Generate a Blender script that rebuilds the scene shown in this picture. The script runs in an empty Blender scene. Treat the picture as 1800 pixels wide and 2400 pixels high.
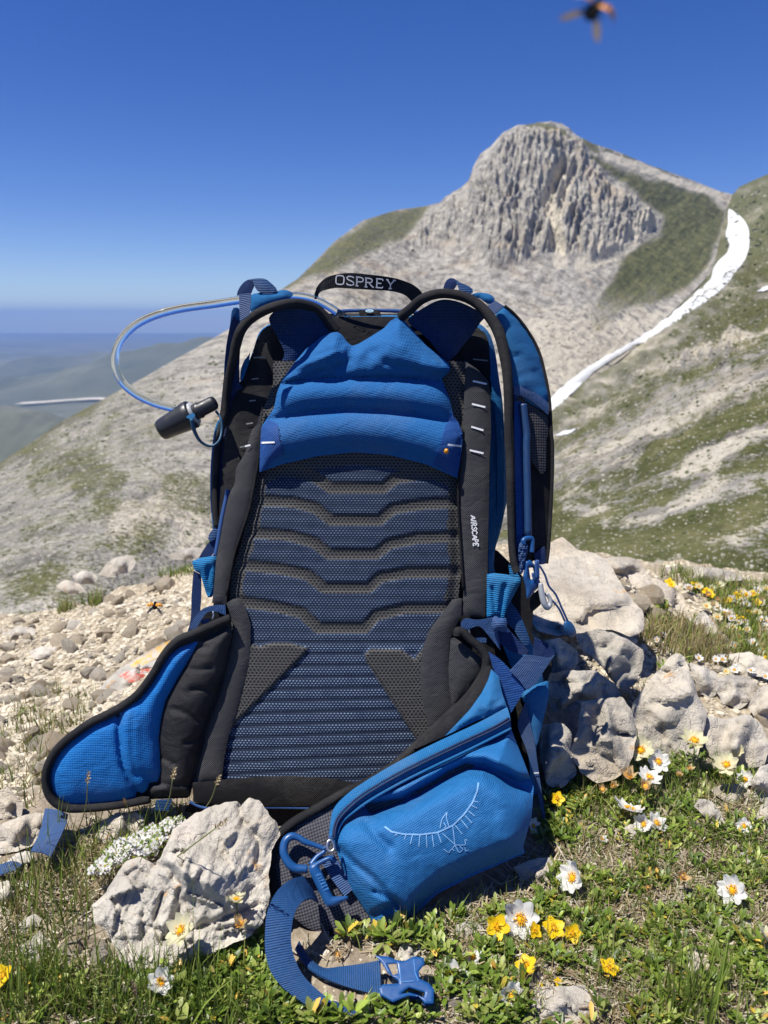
import bpy, bmesh, math, random
import numpy as np
from mathutils import Vector, Matrix
from mathutils.geometry import delaunay_2d_cdt
from mathutils.bvhtree import BVHTree
R = math.radians
scene = bpy.context.scene
COL = scene.collection
rng = np.random.default_rng(7)
random.seed(7)

# ------------------------------------------------------------------ camera
PITCH = R(14.7); CAMZ = 0.60; FPX = 1714.0          # FPX: focal length in pixels of the 1800x2400 photo
cam = bpy.data.cameras.new('camera'); camo = bpy.data.objects.new('camera', cam); COL.objects.link(camo)
camo.location = (0, 0, CAMZ); camo.rotation_euler = (R(90) - PITCH, 0, 0)
cam.sensor_fit = 'VERTICAL'; cam.sensor_height = 36.0
cam.lens = 18.0 / (1200.0 / FPX)
cam.clip_start = 0.02; cam.clip_end = 60000
cam.dof.use_dof = True; cam.dof.focus_distance = 0.86; cam.dof.aperture_fstop = 9.5
scene.camera = camo

# ------------------------------------------------------------------ sky and sun
SUN = np.array([-0.37, -0.13, 0.92]); SUN /= np.linalg.norm(SUN)      # towards the sun
w = bpy.data.worlds.new('World'); scene.world = w; w.use_nodes = True
nt = w.node_tree; nt.nodes.clear()
out = nt.nodes.new('ShaderNodeOutputWorld'); bg = nt.nodes.new('ShaderNodeBackground')
sky = nt.nodes.new('ShaderNodeTexSky'); sky.sky_type = 'NISHITA'; sky.sun_disc = False
sky.sun_elevation = math.asin(SUN[2]); sky.sun_rotation = math.atan2(SUN[0], SUN[1])
sky.altitude = 2300; sky.air_density = 0.9; sky.dust_density = 0.0; sky.ozone_density = 1.5
hs = nt.nodes.new('ShaderNodeHueSaturation'); hs.inputs['Saturation'].default_value = 1.40
hs.inputs['Hue'].default_value = 0.5215
gm = nt.nodes.new('ShaderNodeGamma'); gm.inputs[1].default_value = 0.95
nt.links.new(sky.outputs[0], gm.inputs[0]); nt.links.new(gm.outputs[0], hs.inputs['Color']); nt.links.new(hs.outputs[0], bg.inputs[0])
bg.inputs[1].default_value = 0.094
nt.links.new(bg.outputs[0], out.inputs[0])
sl = bpy.data.lights.new('sun', 'SUN'); sl.energy = 4.9; sl.angle = R(0.53); sl.color = (1.0, 0.955, 0.88)
so = bpy.data.objects.new('sun', sl); COL.objects.link(so)
so.rotation_euler = Vector(SUN).to_track_quat('Z', 'Y').to_euler()
scene.view_settings.view_transform = 'Standard'; scene.view_settings.look = 'None'
scene.view_settings.exposure = 0.56; scene.view_settings.gamma = 1.0
scene.view_settings.use_curve_mapping = False
scene.cycles.use_denoising = True
scene.cycles.max_bounces = 10; scene.cycles.transparent_max_bounces = 16
scene.cycles.volume_bounces = 0

# ------------------------------------------------------------------ helpers: pixels of the photo -> rays of the camera
CP, SP = math.cos(PITCH), math.sin(PITCH)
def rays(px, py):
    x = (np.asarray(px, float) - 900) / FPX; y = -(np.asarray(py, float) - 1200) / FPX
    d = np.stack([x, y * SP + CP, y * CP - SP], -1)
    return d / d[..., 1:2]                      # y component 1
CAM = np.array([0, 0, CAMZ])
def world(px, py, Y):
    return CAM + rays(px, py) * np.asarray(Y, float)[..., None]
def project(P):
    P = np.asarray(P, float) - CAM
    zc = P[..., 1] * CP - P[..., 2] * SP
    yc = P[..., 1] * SP + P[..., 2] * CP
    return 900 + FPX * P[..., 0] / zc, 1200 - FPX * yc / zc
LEAN = R(15); PN = np.array([0, -math.cos(LEAN), math.sin(LEAN)]); PU = np.array([0, math.sin(LEAN), math.cos(LEAN)])
PB = np.array([0, 0.80, 0.012])
def planeY(px, py, off=0.0):
    """depth at which the ray meets the back-panel plane moved by off towards the camera"""
    d = rays(px, py)
    return ((PB - CAM) @ PN + np.asarray(off, float)) / (d @ PN)
CR = dict(A=(500, 620, .2411), B=(900, 620, .2411), C=(1000, 1000, .2411), D=(420, 1000, .2411), E=(80, 1400, .3014),
          F=(440, 1400, .2411), G=(620, 1900, .27125), H=(800, 1400, .3014), I=(1150, 1200, .1507), J=(1400, 1250, .2411),
          K=(1350, 1650, .27125), L=(0, 1900, .27125), M=(1050, 2000, .27125), N=(0, 600, .3014), O=(1400, 1950, .2411),
          P=(850, 1750, .27125), W=(600, 1600, .4521), R=(1000, 1200, .36166), T=(900, 250, .5425), U=(1200, 800, .36166),
          Q=(0, 700, .36166), X=(0, 1800, .42194), S=(1100, 1250, .42194), Z=(450, 1050, .42194), Y=(750, 620, .1808),
          V=(200, 600, .42194), a=(0, 0, 1.0))
def tr(c, pts):
    x0, y0, k = CR[c]
    return [(x0 + k * p[0], y0 + k * p[1]) + tuple(p[2:]) for p in pts]

# ------------------------------------------------------------------ noise
_P = np.random.default_rng(3).permutation(512)
_P = np.concatenate([_P % 256, _P % 256]); _P = np.concatenate([_P, _P])
_G = np.random.default_rng(5).normal(size=(256, 3)); _G /= np.linalg.norm(_G, axis=1, keepdims=True)
def noise(p):
    p = np.asarray(p, float); i = np.floor(p).astype(int); f = p - i; i &= 255
    u = f * f * f * (f * (f * 6 - 15) + 10); r = 0
    for a in (0, 1):
        wx = u[..., 0] if a else 1 - u[..., 0]
        for b in (0, 1):
            wy = u[..., 1] if b else 1 - u[..., 1]
            for c in (0, 1):
                wz = u[..., 2] if c else 1 - u[..., 2]
                h = _P[_P[_P[i[..., 0] + a] + i[..., 1] + b] + i[..., 2] + c]
                g = _G[h]
                r = r + wx * wy * wz * ((f[..., 0] - a) * g[..., 0] + (f[..., 1] - b) * g[..., 1] + (f[..., 2] - c) * g[..., 2])
    return r * 1.6
def fbm(p, o=5, lac=2.1, gain=.5, ridged=False):
    p = np.asarray(p, float); a = 1.0; s = 0; t = 0
    for k in range(o):
        n = noise(p + 17.3 * k)
        if ridged: n = 1 - 2 * np.abs(n)
        s = s + a * n; t += a; a *= gain; p = p * lac
    return s / t
def v3(x, y, z=0): return np.stack(np.broadcast_arrays(np.asarray(x, float), y, z), -1)
def sstep(a, b, x):
    t = np.clip((np.asarray(x, float) - a) / (b - a), 0, 1); return t * t * (3 - 2 * t)

# ------------------------------------------------------------------ objects and meshes
def tag(o, label=None, cat=None, group=None, kind=None):
    if label: o['label'] = label
    if cat: o['category'] = cat
    if group: o['group'] = group
    if kind: o['kind'] = kind
    return o
def mesh_np(name, V, F, uv=None, col=None, smooth=True, attrs=None):
    V = np.asarray(V, np.float32)
    Fs = F if isinstance(F, list) else [F]
    Fs = [np.asarray(f, np.int32) for f in Fs if len(f)]
    loops = np.concatenate([f.ravel() for f in Fs]); tot = np.concatenate([np.full(len(f), f.shape[1], np.int32) for f in Fs])
    st = np.concatenate([[0], np.cumsum(tot)[:-1]]).astype(np.int32)
    me = bpy.data.meshes.new(name)
    me.vertices.add(len(V)); me.vertices.foreach_set('co', V.ravel())
    me.loops.add(len(loops)); me.loops.foreach_set('vertex_index', loops)
    me.polygons.add(len(tot)); me.polygons.foreach_set('loop_start', st); me.polygons.foreach_set('loop_total', tot)
    me.polygons.foreach_set('use_smooth', np.full(len(tot), smooth))
    if uv is not None:
        l = me.uv_layers.new(name='UVMap'); l.data.foreach_set('uv', np.asarray(uv, np.float32)[loops].ravel())
    if col is not None:
        a = me.color_attributes.new('Col', 'FLOAT_COLOR', 'POINT')
        c = np.ones((len(V), 4), np.float32); c[:, :np.asarray(col).shape[1]] = col
        a.data.foreach_set('color', c.ravel())
    for k, x in (attrs or {}).items():
        a = me.attributes.new(k, 'FLOAT', 'POINT'); a.data.foreach_set('value', np.asarray(x, np.float32))
    me.update(calc_edges=True); me.validate()
    return me
def obj(name, me, mat=None, parent=None):
    o = bpy.data.objects.new(name, me); COL.objects.link(o)
    if mat is not None and me is not None and not me.materials: me.materials.append(mat)
    if parent is not None: o.parent = parent
    return o
def empty(name, loc=(0, 0, 0)):
    o = bpy.data.objects.new(name, None); COL.objects.link(o); o.location = loc; o.empty_display_size = .02
    return o
def reparent(o, parent):
    """parent with the geometry kept where it stands (parents are unrotated empties)"""
    o.parent = parent; o.location = Vector(o.location) - Vector(parent.location)
def grid_faces(nr, nc, closed=False):
    i = np.arange(nr - 1)[:, None] * nc; j = np.arange(nc if closed else nc - 1)[None]
    j2 = (j + 1) % nc
    return np.stack([i + j, i + j2, i + nc + j2, i + nc + j], -1).reshape(-1, 4)

def catmull(P, n=8, closed=False):
    P = np.asarray(P, float)
    if len(P) < 3: 
        t = np.linspace(0, 1, n + 1)[:, None]; return P[0] * (1 - t) + P[-1] * t
    Q = np.concatenate([P[-1:], P, P[:2]]) if closed else np.concatenate([2 * P[:1] - P[1:2], P, 2 * P[-1:] - P[-2:-1]])
    outp = []
    for i in range(len(Q) - 3):
        p0, p1, p2, p3 = Q[i:i + 4]
        a = max(np.linalg.norm(p1 - p0), 1e-9) ** .5; b = max(np.linalg.norm(p2 - p1), 1e-9) ** .5; c = max(np.linalg.norm(p3 - p2), 1e-9) ** .5
        m1 = (p2 - p1 + b * ((p1 - p0) / a - (p2 - p0) / (a + b))); m2 = (p2 - p1 + b * ((p3 - p2) / c - (p3 - p1) / (b + c)))
        t = np.linspace(0, 1, n, endpoint=False)[:, None]
        outp.append((2 * t ** 3 - 3 * t ** 2 + 1) * p1 + (t ** 3 - 2 * t ** 2 + t) * m1 + (-2 * t ** 3 + 3 * t ** 2) * p2 + (t ** 3 - t ** 2) * m2)
    o = np.concatenate(outp)
    return o if closed else np.concatenate([o, P[-1:]])
def resample(P, step=None, n=None, closed=False):
    P = np.asarray(P, float)
    if closed: P = np.concatenate([P, P[:1]])
    s = np.concatenate([[0], np.cumsum(np.linalg.norm(np.diff(P[:, :3], axis=0), axis=1))])
    if n is None: n = max(int(round(s[-1] / step)) + 1, 4)
    t = np.linspace(0, s[-1], n)
    o = np.stack([np.interp(t, s, P[:, k]) for k in range(P.shape[1])], -1)
    return o[:-1] if closed else o
def pldist(x, y, poly, closed=False):
    q = np.asarray(poly, float)[:, :2]
    if closed: q = np.concatenate([q, q[:1]])
    p = np.stack([np.asarray(x, float).ravel(), np.asarray(y, float).ravel()], -1)
    best = np.full(len(p), 1e18)
    for a, b in zip(q[:-1], q[1:]):
        d = b - a; L = max(d @ d, 1e-12); t = np.clip(((p - a) @ d) / L, 0, 1)
        e = p - a - t[:, None] * d; best = np.minimum(best, (e * e).sum(1))
    return np.sqrt(best).reshape(np.shape(x))
def inside(x, y, poly):
    q = np.asarray(poly, float)[:, :2]; r = np.zeros(np.shape(x), bool); n = len(q)
    for i in range(n):
        x1, y1 = q[i]; x2, y2 = q[(i + 1) % n]
        if y1 == y2: continue
        c = ((y1 > y) != (y2 > y)) & (x < (x2 - x1) * (y - y1) / (y2 - y1) + x1)
        r ^= c
    return r

# ------------------------------------------------------------------ node helpers
class NT:
    def __init__(s, m): s.t = m.node_tree; s.n = s.t.nodes
    def new(s, typ, **kw):
        n = s.n.new('ShaderNode' + typ)
        for k, v in kw.items(): setattr(n, k, v)
        return n
    def link(s, a, b): s.t.links.new(a, b)
    def put(s, v, sock):
        if v is None: return
        if isinstance(v, bpy.types.NodeSocket): s.link(v, sock)
        else: sock.default_value = v
    def math(s, op, a, b=None, c=None, clamp=False):
        n = s.new('Math', operation=op, use_clamp=clamp)
        for k, v in enumerate((a, b, c)): s.put(v, n.inputs[k])
        return n.outputs[0]
    def mix(s, f, a, b, blend='MIX'):
        n = s.new('Mix', data_type='RGBA', blend_type=blend); n.clamp_factor = True
        s.put(f, n.inputs[0]); s.put(a if isinstance(a, bpy.types.NodeSocket) else (*a[:3], 1), n.inputs[6])
        s.put(b if isinstance(b, bpy.types.NodeSocket) else (*b[:3], 1), n.inputs[7])
        return n.outputs[2]
    def noise(s, co, scale, detail=4, rough=.55, dist=0.0, out=0):
        n = s.new('TexNoise'); s.put(co, n.inputs['Vector']); n.inputs['Scale'].default_value = scale
        n.inputs['Detail'].default_value = detail; n.inputs['Roughness'].default_value = rough
        n.inputs['Distortion'].default_value = dist
        return n.outputs[out]
    def voro(s, co, scale, feature='F1', out='Distance'):
        n = s.new('TexVoronoi', feature=feature); s.put(co, n.inputs['Vector']); n.inputs['Scale'].default_value = scale
        return n.outputs[out]
    def ramp(s, f, stops, interp='LINEAR'):
        n = s.new('ValToRGB'); s.put(f, n.inputs[0]); e = n.color_ramp.elements; n.color_ramp.interpolation = interp
        while len(e) < len(stops): e.new(.5)
        for q, (p, c) in zip(e, stops):
            q.position = p; q.color = (*c, 1) if isinstance(c, (tuple, list)) else (c, c, c, 1)
        return n.outputs[0]
    def rng(s, f, a, b, c=0., d=1.):
        n = s.new('MapRange'); n.clamp = True; s.put(f, n.inputs[0])
        for k, v in enumerate((a, b, c, d)): n.inputs[k + 1].default_value = v
        return n.outputs[0]
    def bump(s, h, strength, dist, normal=None):
        n = s.new('Bump'); n.inputs['Strength'].default_value = strength; n.inputs['Distance'].default_value = dist
        s.put(h, n.inputs['Height']); s.put(normal, n.inputs['Normal']); return n.outputs[0]
    def mapping(s, co, scale=(1, 1, 1), rot=(0, 0, 0)):
        n = s.new('Mapping'); s.put(co, n.inputs[0]); n.inputs['Scale'].default_value = scale; n.inputs['Rotation'].default_value = rot
        return n.outputs[0]
def newmat(name):
    m = bpy.data.materials.new(name); m.use_nodes = True; t = NT(m); t.n.clear()
    o = t.new('OutputMaterial'); b = t.new('BsdfPrincipled'); t.link(b.outputs[0], o.inputs[0])
    t.b = b.inputs; t.o = o.inputs; t.bs = b.outputs[0]
    return m, t
# ================================================================== TERRAIN
def attr(t, name):
    n = t.new('Attribute'); n.attribute_name = name; return n.outputs['Fac']
def objco(t): return t.new('TexCoord').outputs['Object']

# ---- far terrain material: rock / grass / scree mixed by per-vertex cover masks and noise
def terrain_mat(name, fine, spk=2.6):
    m, t = newmat(name); co = objco(t)
    n1 = t.noise(co, .02 * fine, 6, .62); n2 = t.noise(co, .11 * fine, 6, .65); n3 = t.noise(co, .45 * fine, 5, .7)
    rock = t.ramp(n2, [(.30, (.12, .112, .10)), (.42, (.26, .243, .215)), (.54, (.41, .385, .335)), (.75, (.60, .56, .49))])
    streak = t.noise(t.mapping(co, (.16 * fine, .05 * fine, .018 * fine)), 1, 5, .65)
    rock = t.mix(t.rng(streak, .5, .66), rock, t.mix(.5, rock, (.16, .145, .125)))
    rock = t.mix(t.rng(n1, .55, .68, 0, .5), rock, (.44, .34, .22))
    grass = t.ramp(n2, [(.3, (.045, .052, .018)), (.5, (.095, .100, .038)), (.7, (.18, .17, .082))])
    scree = t.ramp(n3, [(.3, (.36, .325, .26)), (.5, (.52, .475, .385)), (.75, (.66, .60, .50))])
    g = t.math('ADD', attr(t, 'grass'), t.math('MULTIPLY', t.math('SUBTRACT', t.math('ADD', t.math('MULTIPLY', n2, .55), t.math('MULTIPLY', n3, .45)), .5), spk))
    s = t.math('ADD', attr(t, 'scree'), t.math('MULTIPLY', t.math('SUBTRACT', n2, .5), 1.4))
    n4 = t.noise(co, 1.9 * fine, 4, .7); c = t.mix(t.rng(s, .35, .6), rock, scree); c = t.mix(t.rng(t.math('ADD', g, t.math('MULTIPLY', t.math('SUBTRACT', n4, .5), 2.2)), .3, .7), c, grass)
    vo = t.voro(co, .55 * fine); c = t.mix(t.rng(vo, .10, .24, .22, 0), c, (.55, .51, .43)); vd = t.voro(co, .21 * fine); c = t.mix(t.math('MULTIPLY', t.rng(vd, .10, .26, .8, 0), t.rng(n1, .35, .55)), c, (.045, .05, .022))
    t.put(c, t.b['Base Color']); t.b['Roughness'].default_value = .95; t.b['Specular IOR Level'].default_value = .1
    h = t.math('ADD', t.math('MULTIPLY', n2, 2.0), t.math('MULTIPLY', n3, 1.0))
    t.put(t.bump(h, .9, 2.2 / fine), t.b['Normal'])
    return m
M_MOUNT = terrain_mat('limestone_mountain', 1.0)
M_HILL = terrain_mat('stony_grass_slope', 5.0, 5.5)

def interp(tab, x, k):
    tab = np.asarray(tab, float); return np.interp(x, tab[:, 0], tab[:, k])

# ---- main mountain: ridge line and foot line (pixel column, pixel row, distance), faces lofted between
RIDGE = [(-2600, 2300, 110), (-1500, 1850, 130), (-700, 1480, 150), (-200, 1205, 170), (0, 1085, 200), (150, 985, 240), (300, 905, 285), (420, 838, 330), (540, 770, 390),
         (640, 690, 460), (700, 652, 510), (780, 570, 620), (850, 518, 700), (930, 492, 760), (1005, 482, 800), (1030, 478, 800), (1045, 462, 800), (1075, 447, 800),
         (1098, 425, 800), (1110, 390, 805), (1125, 362, 812), (1150, 345, 820), (1180, 310, 840), (1215, 298, 860), (1260, 293, 872), (1290, 287, 880),
         (1315, 289, 888), (1335, 300, 890), (1350, 320, 895), (1400, 340, 910), (1450, 357, 930), (1520, 386, 960), (1600, 414, 1000), (1680, 446, 1050), (1740, 462, 1080), (1900, 500, 1150)]
FOOT = [(-2600, 3600, 16), (-1500, 2700, 18), (-700, 2000, 22), (0, 1540, 30), (300, 1480, 40), (500, 1430, 55), (800, 1330, 100), (1000, 1230, 190), (1150, 1090, 300), (1290, 970, 400),
        (1340, 915, 430), (1450, 852, 520), (1560, 745, 640), (1640, 672, 720), (1690, 610, 790), (1740, 560, 880), (1900, 540, 1000)]
nu, nv = 860, 380
u = np.concatenate([np.linspace(-2600, -345, 70), np.linspace(-330, 1800, nu)]); nu = len(u); v = np.linspace(0, 1, nv)
top = world(u, interp(RIDGE, u, 1), interp(RIDGE, u, 2)); bot = world(u, interp(FOOT, u, 1), interp(FOOT, u, 2))
vv = v[:, None, None]
def usm(a, w=45.):
    K = np.exp(-((u[:, None] - u[None]) / w) ** 2) * np.gradient(u)[None]; K /= K.sum(1, keepdims=True); return K @ a
bot = usm(bot, 60.); topS = usm(top, 70.)
G3 = bot[None] * (1 - vv) + topS[None] * vv + (top - topS)[None] * sstep(.72, 1., vv)
span = np.linalg.norm(top - bot, axis=1)
sag = np.interp(u, [-700, 300, 700, 1000, 1200, 1500, 1800], [.01, .015, .03, .06, .07, .03, .0]) * span; sag = usm(sag, 70.)
G3[..., 2] -= (np.sin(np.pi * vv[..., 0]) ** 1.0) * sag
px, py = project(G3)
# cover masks, in the places where the mountain carries them
cn = fbm(v3(px * .012, py * .012, 1.5), 4) * 40
cliff = tr('T', [(230, 420), (380, 330), (430, 230), (560, 90), (720, 60), (830, 120), (900, 230), (1010, 360), (1130, 450), (1190, 490), (1120, 570), (900, 660), (780, 640), (690, 640), (480, 690), (330, 620), (200, 640), (60, 600)])
dc = pldist(px, py, cliff, True) * np.where(inside(px, py, cliff), 1, -1)
mc = sstep(-15, 30, dc + cn * .6)
green = tr('T', [(880, 230), (1000, 240), (1150, 300), (1400, 380), (1480, 450), (1470, 540), (1400, 700), (1330, 790), (1200, 870), (1040, 900), (960, 980), (890, 1040), (880, 900), (960, 760), (1050, 620), (1180, 540), (1190, 480), (1060, 380), (930, 290)])
dg = pldist(px, py, green, True) * np.where(inside(px, py, green), 1, -1)
mg = sstep(-10, 22, dg + cn * .5)
shoul = [(640, 690), (780, 560), (900, 480), (1015, 470), (1000, 520), (960, 570), (860, 610), (760, 650)]
mg = np.maximum(mg, .75 * sstep(-10, 25, pldist(px, py, shoul, True) * np.where(inside(px, py, shoul), 1, -1) + cn * .4))
leftg = sstep(560, 300, px) * (.33 + .35 * sstep(-.05, .35, fbm(v3(px * .006 - py * .004, py * .011 + px * .007, 3.3), 4)))
mg = np.maximum(mg, leftg)
for a, b, r_ in (((1190, 480), (1275, 520), 20),): pass
mg = np.maximum(mg, .62 * sstep(70, 20, pldist(px, py, [(400, 1150), (470, 1170), (600, 1200)]) + cn))
mg = np.maximum(mg, .7 * sstep(24, 8, pldist(px, py, [(1240, 240 + 60), (1420, 350), (1500, 392), (1600, 425)])) * (fbm(v3(px * .03, py * .03, 9), 3) > -.1))
gul = tr('T', [(770, 270), (730, 350), (705, 420), (730, 520), (745, 600), (760, 680)])
gul2 = tr('T', [(820, 290), (770, 400), (745, 520)])
band = tr('T', [(960, 215), (1100, 260), (1280, 330), (1440, 380)])
lip = tr('T', [(860, 680), (960, 640), (1060, 590), (1150, 500)])
ms = np.maximum.reduce([1.5 * sstep(22, 9, pldist(px, py, gul) + cn * .2), 1.4 * sstep(15, 6, pldist(px, py, gul2) + cn * .15), sstep(14, 5, pldist(px, py, band) + cn * .1) * (px > 1380),
                        sstep(26, 12, pldist(px, py, lip) + cn * .2), .55 * sstep(640, 760, py + cn) * sstep(300, 700, px)])
ms = np.maximum(ms, .8 * sstep(60, 25, pldist(px, py, [(300, 1230), (420, 1160), (470, 1260)]) + cn * .4))
mg = mg * (1 - np.clip(ms * 1.1, 0, 1) * (px > 1200))
# relief: buttresses and gullies on the cliff, rubble elsewhere
rad = np.linalg.norm(G3[..., :2], axis=-1)
ed = sstep(0, .05, vv[..., 0]) * (1 - .75 * sstep(.9, 1., vv[..., 0]))
wx = px + 16 * fbm(v3(px * .012, py * .012, 31), 3); wy = py + 20 * fbm(v3(px * .012, py * .012, 57), 3)
rib = fbm(v3(wx * .023 + wy * .003, wy * .0062, 7.0), 4, ridged=True); rib2 = fbm(v3(wx * .065 + wy * .008, wy * .013, 2.0), 4, ridged=True); rib3 = fbm(v3(wx * .14, wy * .06, 12.0), 3)
big_ = fbm(v3(px * .008, py * .008, 44), 3); bed = fbm(v3(wx * .006 + wy * .004, wy * .05 - wx * .022, 23), 4, ridged=True)
dis = mc * (rib * 13 * (1 + 1.4 * big_) + rib2 * 6.5 * (1 - .9 * big_) + rib3 * 3.5 + bed * 4.5) + (1 - mc) * (fbm(v3(px * .012 + py * .01, py * .012, 4.0), 5) * 5.0 + fbm(v3(wx * .035, wy * .03, 8), 4, ridged=True) * 1.3 + fbm(v3(G3[..., 0] * .12, G3[..., 1] * .12, G3[..., 2] * .12), 3) * .8)
dis -= 15 * np.maximum(sstep(22, 4, pldist(px, py, gul)), .7 * sstep(16, 4, pldist(px, py, gul2))) * mc
scale = np.clip(rad / 700, .06, 1.3)
disv = dis * ed * scale
nrm = np.array([-.15, -.8, .55])
G3 = G3 + disv[..., None] * nrm
# behind the ridge the land falls away again
back = top[None] + np.array([0, 1, 0]) * (np.array([.05, .25, .8, 2.])[:, None, None] * span[None, :, None]) + np.array([0, 0, -1]) * (np.array([.02, .15, .55, 1.6])[:, None, None] * span[None, :, None])
V = np.concatenate([G3, back]).reshape(-1, 3)
pad = lambda a: np.concatenate([a, np.repeat(a[-1:], 4, 0)]).ravel()
MOUNT = mesh_np('mountain', V, grid_faces(nv + 4, nu), attrs=dict(grass=pad(mg), scree=pad(ms)))
tag(obj('mountain', MOUNT, M_MOUNT), kind='structure')

# ---- slope on the right, falling from the saddle to the crest the pack stands on
TOPH = [(700, 1290, 90), (900, 1200, 180), (1100, 1085, 290), (1290, 962, 405), (1340, 910, 432), (1450, 850, 522), (1560, 745, 640), (1640, 672, 720), (1668, 625, 785), (1690, 548, 880), (1704, 490, 960),
        (1716, 458, 1020), (1732, 438, 1035), (1762, 424, 1010), (1800, 408, 980), (2000, 350, 860), (2400, 250, 700), (2800, 200, 600), (4500, 100, 450), (7500, 300, 320)]
BOTH = [(700, 1650, 9), (1290, 1500, 9), (1800, 1560, 8), (2800, 1900, 7), (4500, 2500, 5.5), (7500, 3600, 4.2)]
nu2, nv2 = 420, 420
u = np.concatenate([np.linspace(700, 1280, 70), np.linspace(1283, 1900, 270), np.linspace(1906, 2800, 80), np.linspace(2830, 7500, 70)]); nu2 = len(u)
top = world(u, interp(TOPH, u, 1), interp(TOPH, u, 2)); bot = world(u, interp(BOTH, u, 1), interp(BOTH, u, 2))
vv = (np.linspace(0, 1, nv2) ** 1.9)[:, None, None]
MIDH = [(700, 1295, 87), (900, 1207, 174), (1100, 1094, 278), (1290, 974, 388), (1340, 924, 412), (1450, 865, 496), (1560, 763, 610), (1640, 694, 690), (1680, 655, 720), (1720, 625, 738), (1800, 575, 745), (2000, 480, 690), (2400, 380, 560), (2800, 330, 480), (4500, 260, 360), (7500, 480, 260)]
mid = world(u, interp(MIDH, u, 1), interp(MIDH, u, 2)); vm = .82; mid = usm(mid); bot = usm(bot)
G3 = np.where(vv < vm, bot[None] + (mid - bot)[None] * np.minimum(vv / vm, 1), mid[None] + (top - mid)[None] * np.clip((vv - vm) / (1 - vm), 0, 1))
rad = np.linalg.norm(G3[..., :2], axis=-1); px, py = project(G3)
outc = tr('U', [(1030, 200), (1080, 110), (1200, 20), (1300, 20), (1400, -60), (1500, 20), (1420, 90), (1300, 130), (1190, 190)])
mo = sstep(-12, 20, pldist(px, py, outc, True) * np.where(inside(px, py, outc), 1, -1) + fbm(v3(px * .02, py * .02, 2), 3) * 25)
ed = sstep(0, .03, vv[..., 0]) * (1 - .9 * sstep(.85, 1., vv[..., 0]))
sc = np.clip(rad / 160, .02, 3)
dis = fbm(v3(px * .010 + py * .010, py * .022 - px * .008, 8), 5) * 2.2 + fbm(v3(px * .05, py * .06, 1), 3) * .35 + mo * fbm(v3(px * .05 + .02 * py, py * .03, 5), 4, ridged=True) * 3.5
G3 = G3 + (dis * ed * sc)[..., None] * np.array([-.2, -.3, .9])
bandn = fbm(v3((px * .42 + py) * .0150, (px - .42 * py) * .0032, 6), 4)
mg = .62 + 1.05 * bandn + .7 * fbm(v3(px * .03, py * .05, 2), 4)
for poly, ww, am in (([(1290, 1170), (1420, 1150), (1640, 1040), (1800, 960)], 40, .5), ([(1300, 1230), (1480, 1290), (1620, 1240), (1800, 1180)], 50, .75), ([(1410, 1330), (1640, 1310), (1800, 1340)], 40, .6), ([(1700, 1100), (1800, 1060)], 40, .3)):
    mg = mg + am * sstep(ww, ww * .3, pldist(px, py, poly))
for poly, ww, am in (([(1300, 1130), (1500, 1000), (1680, 900), (1800, 850)], 55, .45), ([(1330, 1180), (1560, 1110), (1800, 1000)], 26, .5), ([(1540, 1200), (1800, 1130)], 30, .5)):
    mg = mg - am * sstep(ww, ww * .3, pldist(px, py, poly))
mg = mg + (.30 * sstep(900, 600, py) + .05 * sstep(640, 520, py)) * (1 - sstep(30, 10, pldist(px, py, [(1340, 925), (1470, 850), (1600, 770), (1740, 600)])))
mg = mg * (1 - mo)
ms = np.clip(sstep(.1, -.3, bandn) * .8 + .8 * sstep(18, 5, pldist(px, py, tr('U', [(520, 480), (740, 330), (1000, 180)]))), 0, 1)
top3 = top[None] + np.array([.5, .6, 0]) * (np.array([.1, .6, 1.5])[:, None, None] * 300) + np.array([0, 0, -1]) * (np.array([.02, .35, 1.2])[:, None, None] * 260)
V = np.concatenate([G3, top3]).reshape(-1, 3)
pad = lambda a: np.concatenate([a, np.repeat(a[-1:], 3, 0)]).ravel()
HILL = mesh_np('hillside', V, grid_faces(nv2 + 3, nu2), attrs=dict(grass=pad(mg), scree=pad(ms)))
tag(obj('hillside', HILL, M_HILL), kind='structure')

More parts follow.
